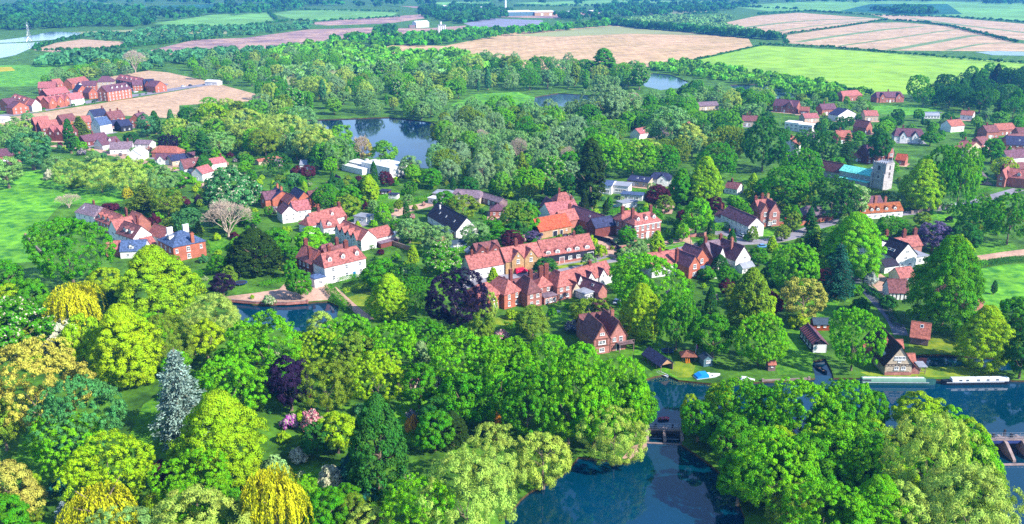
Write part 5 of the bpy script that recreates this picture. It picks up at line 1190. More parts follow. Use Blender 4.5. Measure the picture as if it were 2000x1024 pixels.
PROTO = {}          # species -> list of (crown mesh, trunk mesh, nominal crown width, nominal height)
def build_protos():
    P_ = PROTO
    tr = [trunk_mesh('trunk', 10 + i) for i in range(3)]
    # broadleaf with strong rounded clumps
    P_['broad'] = []
    for i in range(4):
        cc, cr, cn = broad_clumps(100 + i, nmaj=10 + i, nsub=30)
        P_['broad'].append((clumps_to_leaves('crown', cc, cr, cn, 125, .31, .75, i, spread=.42, up_bias=.45), tr[i % 3], 10.4, 12.2))
    P_['broadL'] = []
    for i in range(3):
        cc, cr, cn = broad_clumps(500 + i, R=9.5, z0=1.0, z1=17.0, nmaj=20 + 2 * i, nsub=84, sub=(.5, 1.0))
        P_['broadL'].append((clumps_to_leaves('crown', cc, cr, cn, 70, .29, .7, 200 + i, spread=.6, up_bias=.4), tr[i % 3], 19.5, 17.2))
    P_['ash'] = []
    for i in range(3):
        cc, cr, cn = broad_clumps(140 + i, R=4.6, z0=1.0, z1=12.0, nmaj=13, nsub=22, sub=(.7, 1.2))
        P_['ash'].append((clumps_to_leaves('crown', cc, cr, cn, 105, .36, .5, 20 + i, spread=.7), tr[i % 3], 9.8, 12.3))
    P_['chestnut'] = []
    for i in range(2):
        cc, cr, cn = broad_clumps(160 + i, R=4.6, z0=.8, z1=12.0, nmaj=10, nsub=30, sub=(.7, 1.1))
        P_['chestnut'].append((clumps_to_leaves('crown', cc, cr, cn, 100, .36, .8, 30 + i, flower=.13), tr[i], 9.8, 12.2))
    # soft pale willow
    P_['willow'] = []
    for i in range(3):
        cc, cr, cn = broad_clumps(200 + i, R=4.7, z0=.6, z1=10.0, nmaj=13, nsub=24, sub=(.8, 1.4))
        P_['willow'].append((clumps_to_leaves('crown', cc, cr, cn, 130, .44, .28, 40 + i, spread=.9, vert=.45, out_bias=.7), tr[i], 10.2, 10.3))
    P_['willowL'] = []
    for i in range(2):
        cc, cr, cn = broad_clumps(520 + i, R=9.5, z0=.6, z1=16.0, nmaj=24, nsub=36, sub=(.9, 1.7))
        P_['willowL'].append((clumps_to_leaves('crown', cc, cr, cn, 105, .50, .26, 220 + i, spread=.9, vert=.45, out_bias=.7), tr[i], 19.8, 16.4))
    # lime: tall teardrop broadleaf
    P_['lime'] = []
    for i in range(2):
        r = np.random.default_rng(300 + i); cc, cr, cn = [], [], []
        for k in range(360):
            t = r.random() ** .85; a = r.random() * 2 * math.pi
            prof = (math.sin(math.pi * min(1, (t * .80 + .16))) ** .75) * (1 - .45 * t)
            rad = 4.6 * prof * r.uniform(.82, 1.06) * (1 + .12 * math.sin(3 * a + 5 * t))
            z = 1.2 + t * 12.6; cc.append((rad * math.cos(a), rad * math.sin(a), z)); cr.append(r.uniform(.6, 1.05)); cn.append((math.cos(a), math.sin(a), .35 + t * .5))
        for k in range(24): cc.append((0, 0, 3 + k * .42)); cr.append(1.2); cn.append((0, 0, 1))
        P_['lime'].append((clumps_to_leaves('crown', np.array(cc), np.array(cr), np.array(cn), 100, .30, .75, 50 + i, spread=.42, up_bias=.45), tr[i], 8.2, 14.4))
    P_['limeL'] = []
    for i in range(2):
        r = np.random.default_rng(540 + i); cc, cr, cn = [], [], []
        for k in range(620):
            t = r.random() ** .85; a = r.random() * 2 * math.pi
            prof = (math.sin(math.pi * min(1, (t * .80 + .16))) ** .75) * (1 - .45 * t)
            rad = 9.2 * prof * r.uniform(.78, 1.08) * (1 + .14 * math.sin(3 * a + 5 * t) + .07 * math.sin(7 * a - 9 * t))
            z = 1.2 + t * 20.5; cc.append((rad * math.cos(a), rad * math.sin(a), z)); cr.append(r.uniform(.8, 1.45)); cn.append((math.cos(a), math.sin(a), .35 + t * .5))
        for k in range(24): cc.append((0, 0, 4 + k * .7)); cr.append(2.2); cn.append((0, 0, 1))
        P_['limeL'].append((clumps_to_leaves('crown', np.array(cc), np.array(cr), np.array(cn), 118, .32, .7, 240 + i, spread=.42, up_bias=.45), tr[i], 16.4, 22.6))
    # dense clipped-looking cypress / yew cone
    P_['cypress'] = []
    for i in range(2):
        r = np.random.default_rng(330 + i); cc, cr, cn = [], [], []
        for k in range(420):
            t = r.random() ** .8; a = r.random() * 2 * math.pi
            prof = min(1, (t + .12) * 4.5) * (1 - t ** 2.5) ** .8
            rad = 3.0 * prof * r.uniform(.9, 1.06)
            cc.append((rad * math.cos(a), rad * math.sin(a), .4 + t * 12.0)); cr.append(r.uniform(.35, .62)); cn.append((math.cos(a), math.sin(a), .55))
        P_['cypress'].append((clumps_to_leaves('crown', np.array(cc), np.array(cr), np.array(cn), 44, .33, .45, 60 + i, vert=.6, squash=1.4), tr[i], 6.6, 12.8))
    P_['poplar'] = []
    for i in range(2):
        r = np.random.default_rng(350 + i); cc, cr, cn = [], [], []
        for k in range(260):
            t = r.random(); a = r.random() * 2 * math.pi
            prof = min(1, (t + .05) * 4) * (1 - t ** 3) ** .8
            rad = 1.75 * prof * r.uniform(.75, 1.12)
            cc.append((rad * math.cos(a), rad * math.sin(a), 1.2 + t * 12.4)); cr.append(r.uniform(.4, .75)); cn.append((math.cos(a), math.sin(a), .5))
        P_['poplar'].append((clumps_to_leaves('crown', np.array(cc), np.array(cr), np.array(cn), 52, .34, .6, 70 + i, vert=.3), tr[i], 4.5, 14.2))
    # weeping willow
    P_['weeping'] = []
    for i in range(2):
        r = np.random.default_rng(370 + i); C, N_, T, v = [], [], [], []
        maj = [(r.uniform(-2.4, 2.4), r.uniform(-2.4, 2.4), r.uniform(5.6, 7.6), r.uniform(1.6, 2.6)) for k in range(9)]
        for k in range(560):
            mx_, my_, mz_, mr_ = maj[r.integers(9)]
            a = r.random() * 2 * math.pi; e = r.uniform(-.1, 1.2)
            p = np.array([mx_ + mr_ * math.cos(a) * math.cos(e), my_ + mr_ * math.sin(a) * math.cos(e), mz_ + mr_ * .8 * math.sin(e)])
            o = np.array([p[0], p[1], 0]); o = o / (np.linalg.norm(o) + .3)
            ln = r.uniform(1.6, min(5.2, p[2] - .3)); sv = r.normal(.5, .14)
            m = int(ln / .17)
            for q in range(m):
                s = q * .17
                C.append(p + o * (.9 * (1 - math.exp(-s * .8))) + np.array([0, 0, -s]) + r.normal(0, .07, 3)); N_.append(o + r.normal(0, .5, 3) + np.array([0, 0, .3])); T.append((r.normal(0, .2), r.normal(0, .2), 1)); v.append(sv + r.normal(0, .12))
        P_['weeping'].append((leafmesh('crown', C, N_, np.random.default_rng(1).uniform(.3, .55, len(C)), .32, np.array(v), np.array(T), None, i), tr[i], 9.6, 9.6))
    # tiered conifer (cedar / spruce)
    P_['spruce'] = []; P_['cedar'] = []
    for kind, i in (('spruce', 0), ('cedar', 1)):
        r = np.random.default_rng(390 + i); C, N_, T, v = [], [], [], []; tm = MB(); tm.tube((0, 0, -.3), (0, 0, 12.2), .32, .05, 7)
        lev = 24 if kind == 'spruce' else 15
        for k in range(lev):
            t = k / lev; z = 1.0 + 11.2 * t; R = (3.3 if kind == 'spruce' else 4.2) * (1 - t) ** (.95 if kind == 'spruce' else .7) * r.uniform(.8, 1.1) + .2
            nb = 9 if kind == 'spruce' else 8
            for j in range(nb):
                a = 2 * math.pi * (j + r.random() * .8) / nb; L = R * r.uniform(.7, 1.1); sv = r.normal(.5, .14)
                tm.tube((0, 0, z), (math.cos(a) * L * .8, math.sin(a) * L * .8, z - .12 * L), .05, .02, 4)
                m = int(L * 26) + 6
                for q in range(m):
                    s = (q + 1) / m; w = r.normal(0, .25 + .22 * s * (1.3 - s) * L * .5)
                    C.append((math.cos(a) * L * s - math.sin(a) * w, math.sin(a) * L * s + math.cos(a) * w, z - .16 * L * s + r.normal(0, .12))); N_.append((r.normal(0, .45), r.normal(0, .45), 1)); T.append((math.cos(a) + r.normal(0, .5), math.sin(a) + r.normal(0, .5), -.15)); v.append(sv + r.normal(0, .15))
        P_[kind].append((leafmesh('crown', C, N_, .42, .4, np.array(v), np.array(T), None, i), tm.mesh('trunk', BARK), 6.6 if kind == 'spruce' else 8.0, 12.5))
    # leafless tree
    r = random.Random(5); m = MB(); t = MB()
    def grow(p, d, L, rad, dep):
        q = p + d * L
        (t if dep <= 1 else m).tube(p, q, rad, rad * .68, 5 if dep < 3 else 3)
        if dep >= 6: return
        for k in range(3):
            nd = (d + Vector((r.gauss(0, .42), r.gauss(0, .42), r.gauss(.06, .22)))).normalized()
            grow(q, nd, L * r.uniform(.64, .82), max(.02, rad * .58), dep + 1)
    m_ = t.tube((0, 0, -.3), (0, 0, .9), .3, .24, 7)
    for k in range(7): grow(Vector((0, 0, .6)), Vector((math.cos(k * .9) * .75, math.sin(k * .9) * .75, 1.0 + .5 * (k % 2))).normalized(), 2.2, .13, 1)
    cm = m.mesh('crown', BARK_PALE)
    bb = np.array([v_.co[:] for v_ in cm.vertices])
    P_['bare'] = [(cm, t.mesh('trunk', BARK_PALE), float(max(np.ptp(bb[:, 0]), np.ptp(bb[:, 1]))), float(bb[:, 2].max()))]
    # shrubs
    P_['bush'] = []; P_['flower'] = []
    st = MB(); st.tube((0, 0, -.2), (.1, 0, 1.2), .1, .05, 5); st.tube((0, 0, 0), (-.5, .3, 1.4), .07, .03, 4); st.tube((0, 0, 0), (.3, -.5, 1.4), .07, .03, 4); sm = st.mesh('stem', BARK)
    for i in range(3):
        r = np.random.default_rng(420 + i); cc, cr, cn = [], [], []
        for k in range(46):
            d = sph(r, 1)[0]; d[2] = abs(d[2]); f = r.uniform(.6, 1.0)
            cc.append((d[0] * 1.5 * f, d[1] * 1.5 * f, .5 + d[2] * 1.7 * f)); cr.append(r.uniform(.35, .6)); cn.append(d)
        P_['bush'].append((clumps_to_leaves('crown', np.array(cc), np.array(cr), np.array(cn), 48, .26, .7, 80 + i), sm, 3.9, 2.8))
        P_['flower'].append((clumps_to_leaves('crown', np.array(cc), np.array(cr), np.array(cn), 48, .26, .7, 90 + i, flower=.45), sm, 3.9, 2.8))
build_protos()

COLOURS = {'mg': ((116, 182, 46), 'mid green'),   # lit picture colour, words
    'vg': ((116, 190, 26), 'bright green'), 'g': ((86, 160, 28), 'green'), 'dg': ((62, 122, 46), 'dark green'), 'lg': ((158, 202, 30), 'lime green'), 'yg': ((166, 200, 30), 'yellow green'),
    'gold': ((206, 206, 36), 'golden yellow'), 'tan': ((184, 182, 78), 'tan gold'), 'pale': ((172, 202, 84), 'pale olive'), 'sage': ((132, 180, 98), 'sage green'), 'silver': ((142, 180, 116), 'silvery green'),
    'blue': ((150, 178, 176), 'silver blue'), 'pur': ((92, 44, 60), 'purple'), 'nav': ((52, 40, 70), 'blackish purple'), 'olv': ((128, 160, 46), 'olive'), 'sea': ((84, 148, 84), 'sea green'),
    'white': ((196, 202, 176), 'white blossomed'), 'pink': ((214, 132, 146), 'pink blossomed'), 'mag': ((206, 92, 196), 'magenta blossomed'), 'org': ((232, 166, 60), 'orange'), 'lil': ((112, 98, 136), 'lilac'),
    'bark': ((210, 175, 150), 'bare'), 'yew': ((56, 84, 34), 'blackish green'), 'teal': ((50, 112, 96), 'blue green'), 'far': ((80, 150, 50), 'green')}
SPEC = {'broad': ('sycamore_tree', 'rounded tree', 'tree'), 'ash': ('ash_tree', 'airy tree', 'tree'), 'chestnut': ('horse_chestnut_tree', 'flowering chestnut', 'tree'), 'willow': ('willow_tree', 'feathery willow', 'tree'),
        'lime': ('lime_tree', 'tall leafy tree', 'tree'), 'cypress': ('cypress_tree', 'cone shaped conifer', 'tree'), 'poplar': ('poplar_tree', 'upright poplar', 'tree'), 'weeping': ('weeping_willow', 'weeping willow', 'tree'),
        'spruce': ('spruce_tree', 'pointed conifer', 'tree'), 'cedar': ('cedar_tree', 'layered cedar', 'tree'), 'bare': ('bare_tree', 'leafless tree', 'tree'), 'bush': ('garden_shrub', 'rounded shrub', 'shrub'), 'flower': ('flowering_shrub', 'flowering shrub', 'shrub')}
LANDMARKS = [(1727, 370, 'the church tower'), (1265, 460, 'the square brick house'), (670, 545, 'the white manor'), (890, 620, 'the purple beech'), (1190, 680, 'the twin gabled riverside house'), (1750, 735, 'the mill house'), (1295, 860, 'the small weir'),
             (1950, 880, 'the large weir'), (742, 950, 'the tall dark cypress'), (360, 850, 'the silver blue cedar'), (545, 610, 'the garden pond'), (1080, 460, 'the orange roofed barn'), (720, 350, 'the white modern house'), (875, 450, 'the black roofed barn'), (750, 280, 'the middle pond'),
             (370, 500, 'the blue slate house'), (447, 462, 'the leafless tree'), (1110, 515, 'the black boarded street house'), (1440, 445, 'the white cottage row'), (1505, 440, 'the brick villa'), (1720, 425, 'the almshouses'), (1760, 530, 'the black roofed white house'), (1800, 675, 'the stilted barn'),
             (1600, 690, 'the striped boathouse'), (1152, 400, 'the dark poplar'), (90, 350, 'the hawthorn by the meadow'), (230, 300, 'the back road bungalows'), (160, 200, 'the new estate'), (960, 200, 'the small far meadow'), (1300, 160, 'the far north pond'), (1490, 180, 'the far east pond'), (1280, 262, 'the thatched cottage in the wood'), (1730, 190, 'the plum roofed house by the field'),
             (1900, 745, 'the white narrowboat'), (150, 640, 'the golden weeping willow'), (90, 820, 'the tan maple'), (205, 1030, 'the yellow weeping willow'), (545, 1040, 'the brightest yellow willow'), (600, 400, 'the navy roofed brick house'), (1055, 590, 'the tudor brick house'), (1940, 360, 'the tall brick house at the edge')]
TREES = []         # (root, px, py, phrase parts)
def plant(sp, x, ytop, ybase, w, col, var=None, hmul=1.0, grp=None, rnd=RNG, pt=None, wm=None, hm=None, special=None):
    if pt is None:      # the foot of a crown is often hidden: a wide crown is never much wider than the tree is high
        ratio = {'broad': .92, 'willow': .8, 'weeping': .85, 'chestnut': .95, 'ash': .95}.get(sp, 0)
        for k in range(14):
            q = P(x, ybase)
            if height_for(q, ytop) * .93 >= ratio * w / scale_at(q) * 1.06: break
            if any(inpoly(x, ybase + 5, h) for h in HOLES) or any(bx0 < x < bx1 and by0 < ybase + 5 < by1 for (bx0, bx1, by0, by1, bY) in HOUSE_BOX): break
            ybase += 4
    p = pt if pt is not None else P(x, ybase)
    s = scale_at(p)
    width = wm if wm is not None else w / s * 1.06
    if hm is not None: height = hm
    else: height = max(1.2, height_for(p, ytop) * 0.93)
    big = sp + 'L' if (sp in ('broad', 'willow') and width > 13) or (sp == 'lime' and width > 11) else sp
    lst = PROTO[big]; me, tk, nw, nh = lst[rnd.randrange(len(lst)) if var is None else var % len(lst)]
    name, phrase, cat = SPEC[sp]
    if sp == 'broad': name = {'vg': 'sycamore_tree', 'g': 'oak_tree', 'dg': 'holm_oak_tree', 'sea': 'alder_tree', 'mg': 'hornbeam_tree', 'sage': 'whitebeam_tree', 'silver': 'whitebeam_tree', 'lg': 'maple_tree', 'yg': 'maple_tree', 'tan': 'maple_tree', 'olv': 'elm_tree'}.get(col, 'beech_tree')
    root = empty(name, (p.x, p.y, 0), rnd.uniform(0, 6.28))
    sx = width / nw; sz = height / nh
    root.scale = (sx, sx, sz)
    c = link('crown', me, None, root)
    rgb, cname = COLOURS[col]
    j = [rnd.uniform(.88, 1.12) for _ in range(3)]
    a = pc(*rgb)
    k = LEAFK
    c.color = (min(1, a[0] * k * j[0]), min(1, a[1] * k * (j[0] * .5 + j[1] * .5)), min(1, a[2] * k * j[2]), 1)
    link('stem' if cat == 'shrub' else 'trunk', tk, None, root)
    px, py = pix((p.x, p.y, height * .5))
    size = ''
    if cat == 'tree': size = 'very tall ' if height > 19 else 'tall ' if height > 14 else 'small ' if height < 7 else ''
    TREES.append((root, px, pix((p.x, p.y, 0))[1], size + cname + ' ' + phrase, special))
    tag(root, None, cat, grp)
    return root
LEAFK = 1.7
# hand-surveyed trees: species, x of crown, top, foot, crown width (photograph pixels), colour
T = '''
broad 145 412 548 145 g|lime 312 470 630 140 lg|yew 500 440 532 100 yew|chestnut 455 322 436 104 sea|bare 905 258 300 34 bark|bare 1012 262 320 36 bark|bare 1108 280 335 30 bark|bare 706 258 320 36 bark|bare 265 92 142 40 bark|bare 942 248 290 30 bark|bare 1232 172 232 40 bark|bare 447 385 464 92 bark|cedar 285 352 414 84 olv|cypress 250 360 388 20 gold|bush 215 392 412 44 pur|bush 278 398 416 26 nav|bush 303 412 440 28 pur|bush 358 380 402 32 pur|bush 388 376 400 20 nav|broad 372 398 458 60 sea|ash 330 360 408 60 olv
willow 140 306 362 66 pale|willow 200 304 364 76 pale|willow 262 304 360 84 pale|willow 318 318 366 66 sage|willow 112 300 340 40 sage|ash 66 248 332 72 sea|ash 18 300 352 60 sage|flower 97 326 352 24 white|bush 152 342 366 44 olv|bush 20 330 350 40 sage|bare 135 376 406 46 bark
ash 16 498 590 66 g|broad 72 536 622 62 g|weeping 150 548 645 118 gold|weeping 240 552 622 58 dg|broad 206 518 582 62 yg|willow 420 568 662 108 pale|chestnut 36 578 702 125 g|flower 112 610 682 96 white|lime 252 584 748 122 yg|broad 168 604 722 70 lg|willow 332 604 722 96 olv|broad 300 606 682 66 vg|broad 406 620 702 64 yg
broad 88 655 825 188 tan|cedar 360 660 855 116 blue|broad 458 690 795 130 vg|broad 526 598 712 148 vg|broad 622 634 722 96 lg|willow 630 604 662 54 pale|broad 570 690 802 80 nav|willow 640 695 805 100 olv|broad 740 680 792 104 lg|broad 165 735 865 168 sea|broad 138 795 908 128 vg|broad 220 832 965 160 lg|broad 36 893 1012 100 tan|ash 14 770 880 70 olv
lime 440 752 940 150 lg|broad 388 868 980 146 vg|bush 318 882 942 40 pur|weeping 205 934 1036 146 gold|weeping 312 946 1014 52 yg|willow 246 985 1060 146 sage|willow 396 948 1066 184 pale|weeping 545 912 1066 140 gold|cedar 130 972 1034 46 blue|flower 565 802 836 38 mag|flower 612 784 842 48 pink|broad 620 820 890 66 dg|broad 662 798 885 74 lg
bush 537 880 938 66 silver|flower 585 866 900 50 white|flower 650 895 955 62 white|bush 688 876 948 72 teal|cypress 742 758 960 110 dg|bush 808 802 848 38 org|broad 850 800 880 70 g|cypress 884 800 870 60 yew|broad 822 930 1066 132 vg|willow 912 872 1066 172 pale|willow 968 818 964 118 pale|willow 1060 838 952 90 pale|spruce 973 784 860 26 org|broad 640 948 1040 76 g|willow 722 985 1050 84 pale|willow 690 960 1030 60 olv|bush 720 940 980 50 teal|broad 20 960 1060 80 g
broad 678 606 702 110 vg|broad 765 616 722 118 vg|broad 832 612 706 92 g|broad 905 632 765 128 vg|broad 960 650 770 100 vg|lime 762 528 622 70 lg|broad 812 536 612 74 g|poplar 824 658 745 36 silver|flower 858 718 774 42 white|broad 905 720 835 92 g|broad 855 770 850 70 dg|broad 748 502 566 66 g|broad 790 505 575 70 dg|chestnut 860 470 540 70 g|broad 690 640 740 80 olv|ash 820 700 800 70 g
broad 1002 648 792 118 vg|broad 1070 636 782 118 vg|broad 1132 652 802 116 vg|broad 1030 700 865 126 g|broad 1110 690 872 136 vg|broad 1202 676 862 118 vg|broad 1240 736 852 74 g|broad 975 720 830 84 vg|broad 1160 740 880 90 vg|broad 1040 594 664 66 olv|willow 1198 788 908 118 pale|ash 1152 578 642 72 olv|flower 1120 620 648 40 lil|flower 980 640 662 34 pink|broad 940 600 690 50 olv|bush 1000 600 622 30 lg|willow 955 560 640 30 pale
broad 1260 484 615 140 vg|lime 1250 545 664 70 lg|broad 1320 553 684 82 g|ash 1390 604 698 84 g|cypress 1462 516 645 82 olv|broad 1482 562 644 56 lg|broad 1480 600 715 98 vg|broad 1546 462 574 96 vg|cedar 1580 410 525 60 dg|cedar 1632 462 582 74 teal|lime 1662 406 540 104 vg|ash 1565 534 628 86 tan|bush 1560 606 640 44 yg|broad 1662 590 724 98 vg|lime 1838 446 645 118 g|lime 1915 588 718 96 lg|broad 1985 568 680 80 g|broad 1990 650 740 60 dg
broad 1828 264 406 78 g|broad 1868 258 408 72 vg|lime 1797 303 410 74 lg|broad 1902 368 468 84 g|broad 1966 360 478 92 g|chestnut 1656 350 418 70 sage|broad 1622 330 398 94 dg|broad 1532 312 374 88 g|broad 1488 214 335 92 dg|broad 1400 268 345 76 g|poplar 1152 256 410 56 yew|chestnut 1075 296 372 62 g|broad 1281 355 408 44 pur|lime 1357 342 388 32 pur|lime 1375 298 398 58 lg|lime 1330 324 398 40 g|ash 1358 378 462 60 vg|poplar 1580 400 455 20 dg
willow 1400 742 825 60 lg|broad 1362 776 862 66 g|willow 1346 764 838 40 lg|broad 1430 735 852 112 vg|broad 1482 742 872 110 g|broad 1560 732 880 134 vg|broad 1645 724 862 112 vg|broad 1700 756 850 56 g|broad 1500 828 1000 168 vg|broad 1570 840 960 110 g|broad 1640 822 950 110 vg|broad 1690 848 968 116 vg|broad 1600 930 1075 168 vg|willow 1802 788 1000 164 pale|willow 1880 900 1075 180 pale|broad 1790 762 862 96 lg|broad 1850 790 880 70 vg|lime 1705 920 1065 120 vg|willow 1760 940 1070 110 pale|willow 1540 960 1060 90 olv|flower 1745 830 880 50 silver|flower 1645 840 880 40 white|bush 1560 1005 1050 50 silver|broad 1440 880 985 80 g|broad 1750 850 930 80 olv|broad 1620 770 880 90 g|broad 1390 800 870 70 dg
broad 588 522 584 46 g|broad 570 505 545 30 g|ash 437 528 566 46 nav|broad 1225 440 468 34 g|bush 1410 478 500 30 g|ash 1400 460 480 60 olv|broad 1450 395 440 30 g|bush 1172 470 502 30 lg|bush 1155 455 480 26 yg|ash 985 445 480 70 g|willow 930 430 480 60 sage|ash 960 425 470 44 g|ash 1040 450 470 40 lil|broad 1010 385 440 70 olv|broad 1030 395 460 50 g|ash 905 375 430 60 olv|broad 870 368 420 40 g|ash 855 432 465 60 sage|ash 800 420 455 50 sage|lime 722 338 398 34 lg|broad 640 352 404 52 g|broad 684 360 406 44 g|bush 662 385 408 26 pur|broad 602 320 352 30 pur|bush 575 330 360 40 sea
willow 560 214 292 84 pale|willow 622 236 312 84 pale|willow 480 206 276 76 pale|willow 660 262 330 60 sage|willow 520 240 306 70 olv|willow 590 200 262 60 sage|ash 430 250 300 60 sage|poplar 400 250 320 30 dg|broad 545 290 336 50 dg|broad 420 195 245 60 lg|broad 375 205 250 50 dg|poplar 1178 88 152 46 g|poplar 1122 118 168 18 olv|broad 1180 150 212 90 silver|ash 1215 165 225 70 sage|ash 1310 195 262 90 sage|broad 1260 200 250 60 g|ash 1345 235 290 60 pale|broad 1180 250 330 90 vg|broad 1235 262 335 90 vg|broad 1290 275 340 70 g|broad 1420 240 320 70 olv|ash 750 268 328 48 mg|ash 710 262 318 34 tan|broad 690 270 320 28 g|willow 800 300 345 40 sage|broad 580 480 510 40 g|broad 540 440 500 60 g|broad 610 440 500 60 vg|lime 400 300 345 30 dg|poplar 140 225 300 22 dg|spruce 158 222 268 50 olv|poplar 305 212 262 20 dg|broad 288 220 268 36 sea|broad 330 256 300 40 nav|flower 338 270 295 22 white|broad 545 350 390 30 sea|cypress 620 280 330 34 dg|broad 1715 250 320 40 dg|broad 1580 245 300 60 g|broad 1605 250 320 60 dg|cedar 1650 250 330 40 dg|broad 1560 280 330 80 g|broad 1960 300 350 50 yg|broad 1935 265 320 40 g|bush 1900 330 360 50 g|ash 1820 425 470 60 lil|broad 1770 440 480 50 dg|broad 1740 415 470 60 g|bush 1690 440 470 40 pur|broad 1880 430 470 60 dg|broad 1480 480 520 36 g|cypress 1405 495 535 34 dg|bush 1380 515 545 40 g|broad 1860 455 540 60 lg|bush 1668 548 576 40 g|bush 1680 575 612 44 dg|bush 1700 525 560 30 white|bush 1735 570 600 40 dg|poplar 1940 545 575 12 dg|bush 1900 560 600 30 yg|cypress 1985 600 660 30 dg'''
def plant_all():
    for part in T.replace('\n', '|').split('|'):
        f = part.split()
        if len(f) != 6: continue
        sp, x, yt, yb, w, col = f[0], *map(float, f[1:5]), f[5]
        if sp == 'yew': sp = 'cypress'
        special = None
        plant(sp, x, yt, yb, w, col)
plant('broad', 893, 512, 642, 122, 'nav', var=1, special='huge blackish purple beech tree between manor lawn and orange brick house')
plant_all()
HAND = [(t[0].location.x, t[0].location.y) for t in TREES]

# woods: individual trees scattered over real ground
def clear_of(p, extra=1.0):
    for (x, y, r) in HOUSE_SPOTS:
        if (p.x - x) ** 2 + (p.y - y) ** 2 < (r + extra) ** 2: return False
    return True
def wood(poly, spacing, mix, hr, seed, grp, avoid=HOLES, limit=200, sightclear=True):
    r = random.Random(seed)
    xs = [p[0] for p in poly]; ys = [p[1] for p in poly]
    w = [P(x, y) for x, y in poly]; X0, X1, Y0, Y1 = min(p.x for p in w), max(p.x for p in w), min(p.y for p in w), max(p.y for p in w)
    wp = [(p.x, p.y) for p in w]
    holes = [[(P(x, y).x, P(x, y).y) for x, y in h] for h in avoid]
    done = []; n = 0
    for k in range(limit * 60):
        if n >= limit: break
        x, y = r.uniform(X0, X1), r.uniform(Y0, Y1)
        if not inpoly(x, y, wp) or any(inpoly(x, y, h) for h in holes): continue
        if any((x - a) ** 2 + (y - b) ** 2 < spacing ** 2 for a, b in done): continue
        if any((x - a) ** 2 + (y - b) ** 2 < (spacing * .55) ** 2 for a, b in HAND): continue
        pt = Vector((x, y, 0))
        if not clear_of(pt): continue
        sp, cols, wr = r.choices([m[1:] for m in mix], [m[0] for m in mix])[0]
        h = r.uniform(*hr); wm = h * r.uniform(*wr)
        s = scale_at(pt); bx, by = pix((x, y, 0)); tx, ty = pix((x, y, h)); hw = wm * s * .5
        bad = False
        for (hx0, hx1, hy0, hy1, hY) in HOUSE_BOX:
            if y < hY and bx + hw > hx0 and bx - hw < hx1 and by > hy0 and ty < hy1:
                ov = (min(bx + hw, hx1) - max(bx - hw, hx0)) * (min(by, hy1) - max(ty, hy0))
                if ov > .16 * (hx1 - hx0) * (hy1 - hy0): bad = True; break
        if bad: continue
        done.append((x, y)); n += 1
        plant(sp, 0, 0, 0, 0, r.choice(cols), grp=grp, rnd=r, pt=pt, wm=wm, hm=h)
    return n
MIXB = [(5, 'broad', ['g', 'vg', 'mg', 'sage', 'mg'], (.7, 1.2)), (3, 'ash', ['mg', 'sage', 'olv', 'pale'], (.6, 1.1)), (3, 'willow', ['sage', 'silver', 'pale'], (.7, 1.2)), (1, 'poplar', ['g', 'sea'], (.3, .36)), (.4, 'chestnut', ['g'], (.7, .85))]
MIXS = [(4, 'willow', ['silver', 'sage'], (.7, .95)), (3, 'ash', ['silver', 'mg', 'sage'], (.7, .95)), (2, 'broad', ['g', 'olv', 'vg'], (.6, 1.1)), (.6, 'poplar', ['olv', 'pale'], (.3, .36))]
MIXD = [(4, 'broad', ['dg', 'g', 'dg'], (.7, 1.2)), (1, 'cedar', ['dg', 'teal'], (.5, .6)), (1, 'ash', ['g', 'dg'], (.6, 1.1)), (.6, 'cypress', ['yew', 'dg'], (.4, .5))]
MIXG = [(4, 'bush', ['g', 'vg', 'dg', 'lg', 'olv', 'sea'], (1.0, 1.5)), (1, 'flower', ['g', 'sage', 'lil', 'pink'], (1.0, 1.4)), (.5, 'bush', ['pur', 'nav', 'yg'], (1.0, 1.3))]
wood([(830, 250), (900, 235), (1000, 232), (1120, 236), (1130, 300), (1125, 350), (1060, 385), (960, 385), (880, 370), (850, 340), (858, 300)], 9.5, MIXS, (8, 19), 1, 'trees in the silver wood east of the middle pond', limit=135)
wood([(510, 190), (560, 168), (700, 150), (850, 150), (900, 175), (890, 205), (865, 240), (760, 226), (640, 230), (560, 232), (520, 215)], 11, MIXB, (9, 21), 2, 'trees behind the middle pond', limit=100)
wood([(345, 248), (430, 228), (520, 222), (560, 245), (600, 268), (690, 302), (640, 330), (540, 310), (470, 300), (420, 320), (350, 290), (320, 250)], 9.5, MIXB, (7, 18), 3, 'trees between the estate and the middle pond', limit=90)
wood([(860, 150), (960, 130), (1050, 136), (1130, 140), (1200, 142), (1250, 145), (1255, 175), (1180, 182), (1080, 180), (1000, 178), (930, 182), (890, 200)], 13, MIXB + [(2, 'poplar', ['g', 'sea'], (.3, .36))], (9, 22), 4, 'trees around the small far meadow', limit=80)
wood([(1130, 225), (1250, 218), (1330, 190), (1430, 200), (1500, 205), (1500, 250), (1450, 290), (1380, 300), (1330, 325), (1230, 325), (1150, 330), (1130, 280)], 11, [(5, 'broad', ['vg', 'g', 'mg', 'dg', 'olv'], (.7, 1.2)), (2, 'ash', ['sage', 'g'], (.6, 1.1)), (1, 'willow', ['pale', 'sage'], (.6, 1.1))], (8, 19), 5, 'trees of the wood behind the modern houses', limit=120)
wood([(1360, 204), (1400, 206), (1450, 208), (1510, 200), (1560, 196), (1640, 195), (1700, 205), (1700, 235), (1640, 240), (1560, 225), (1440, 212), (1300, 195)], 10, MIXB, (4, 9), 6, 'trees below the far east pond', limit=70)
wood([(1560, 250), (1640, 240), (1760, 236), (1860, 236), (1990, 240), (1990, 262), (1880, 280), (1760, 290), (1640, 300), (1560, 300)], 12, MIXD + MIXB[:1], (5, 11), 7, 'trees above the church', limit=50)
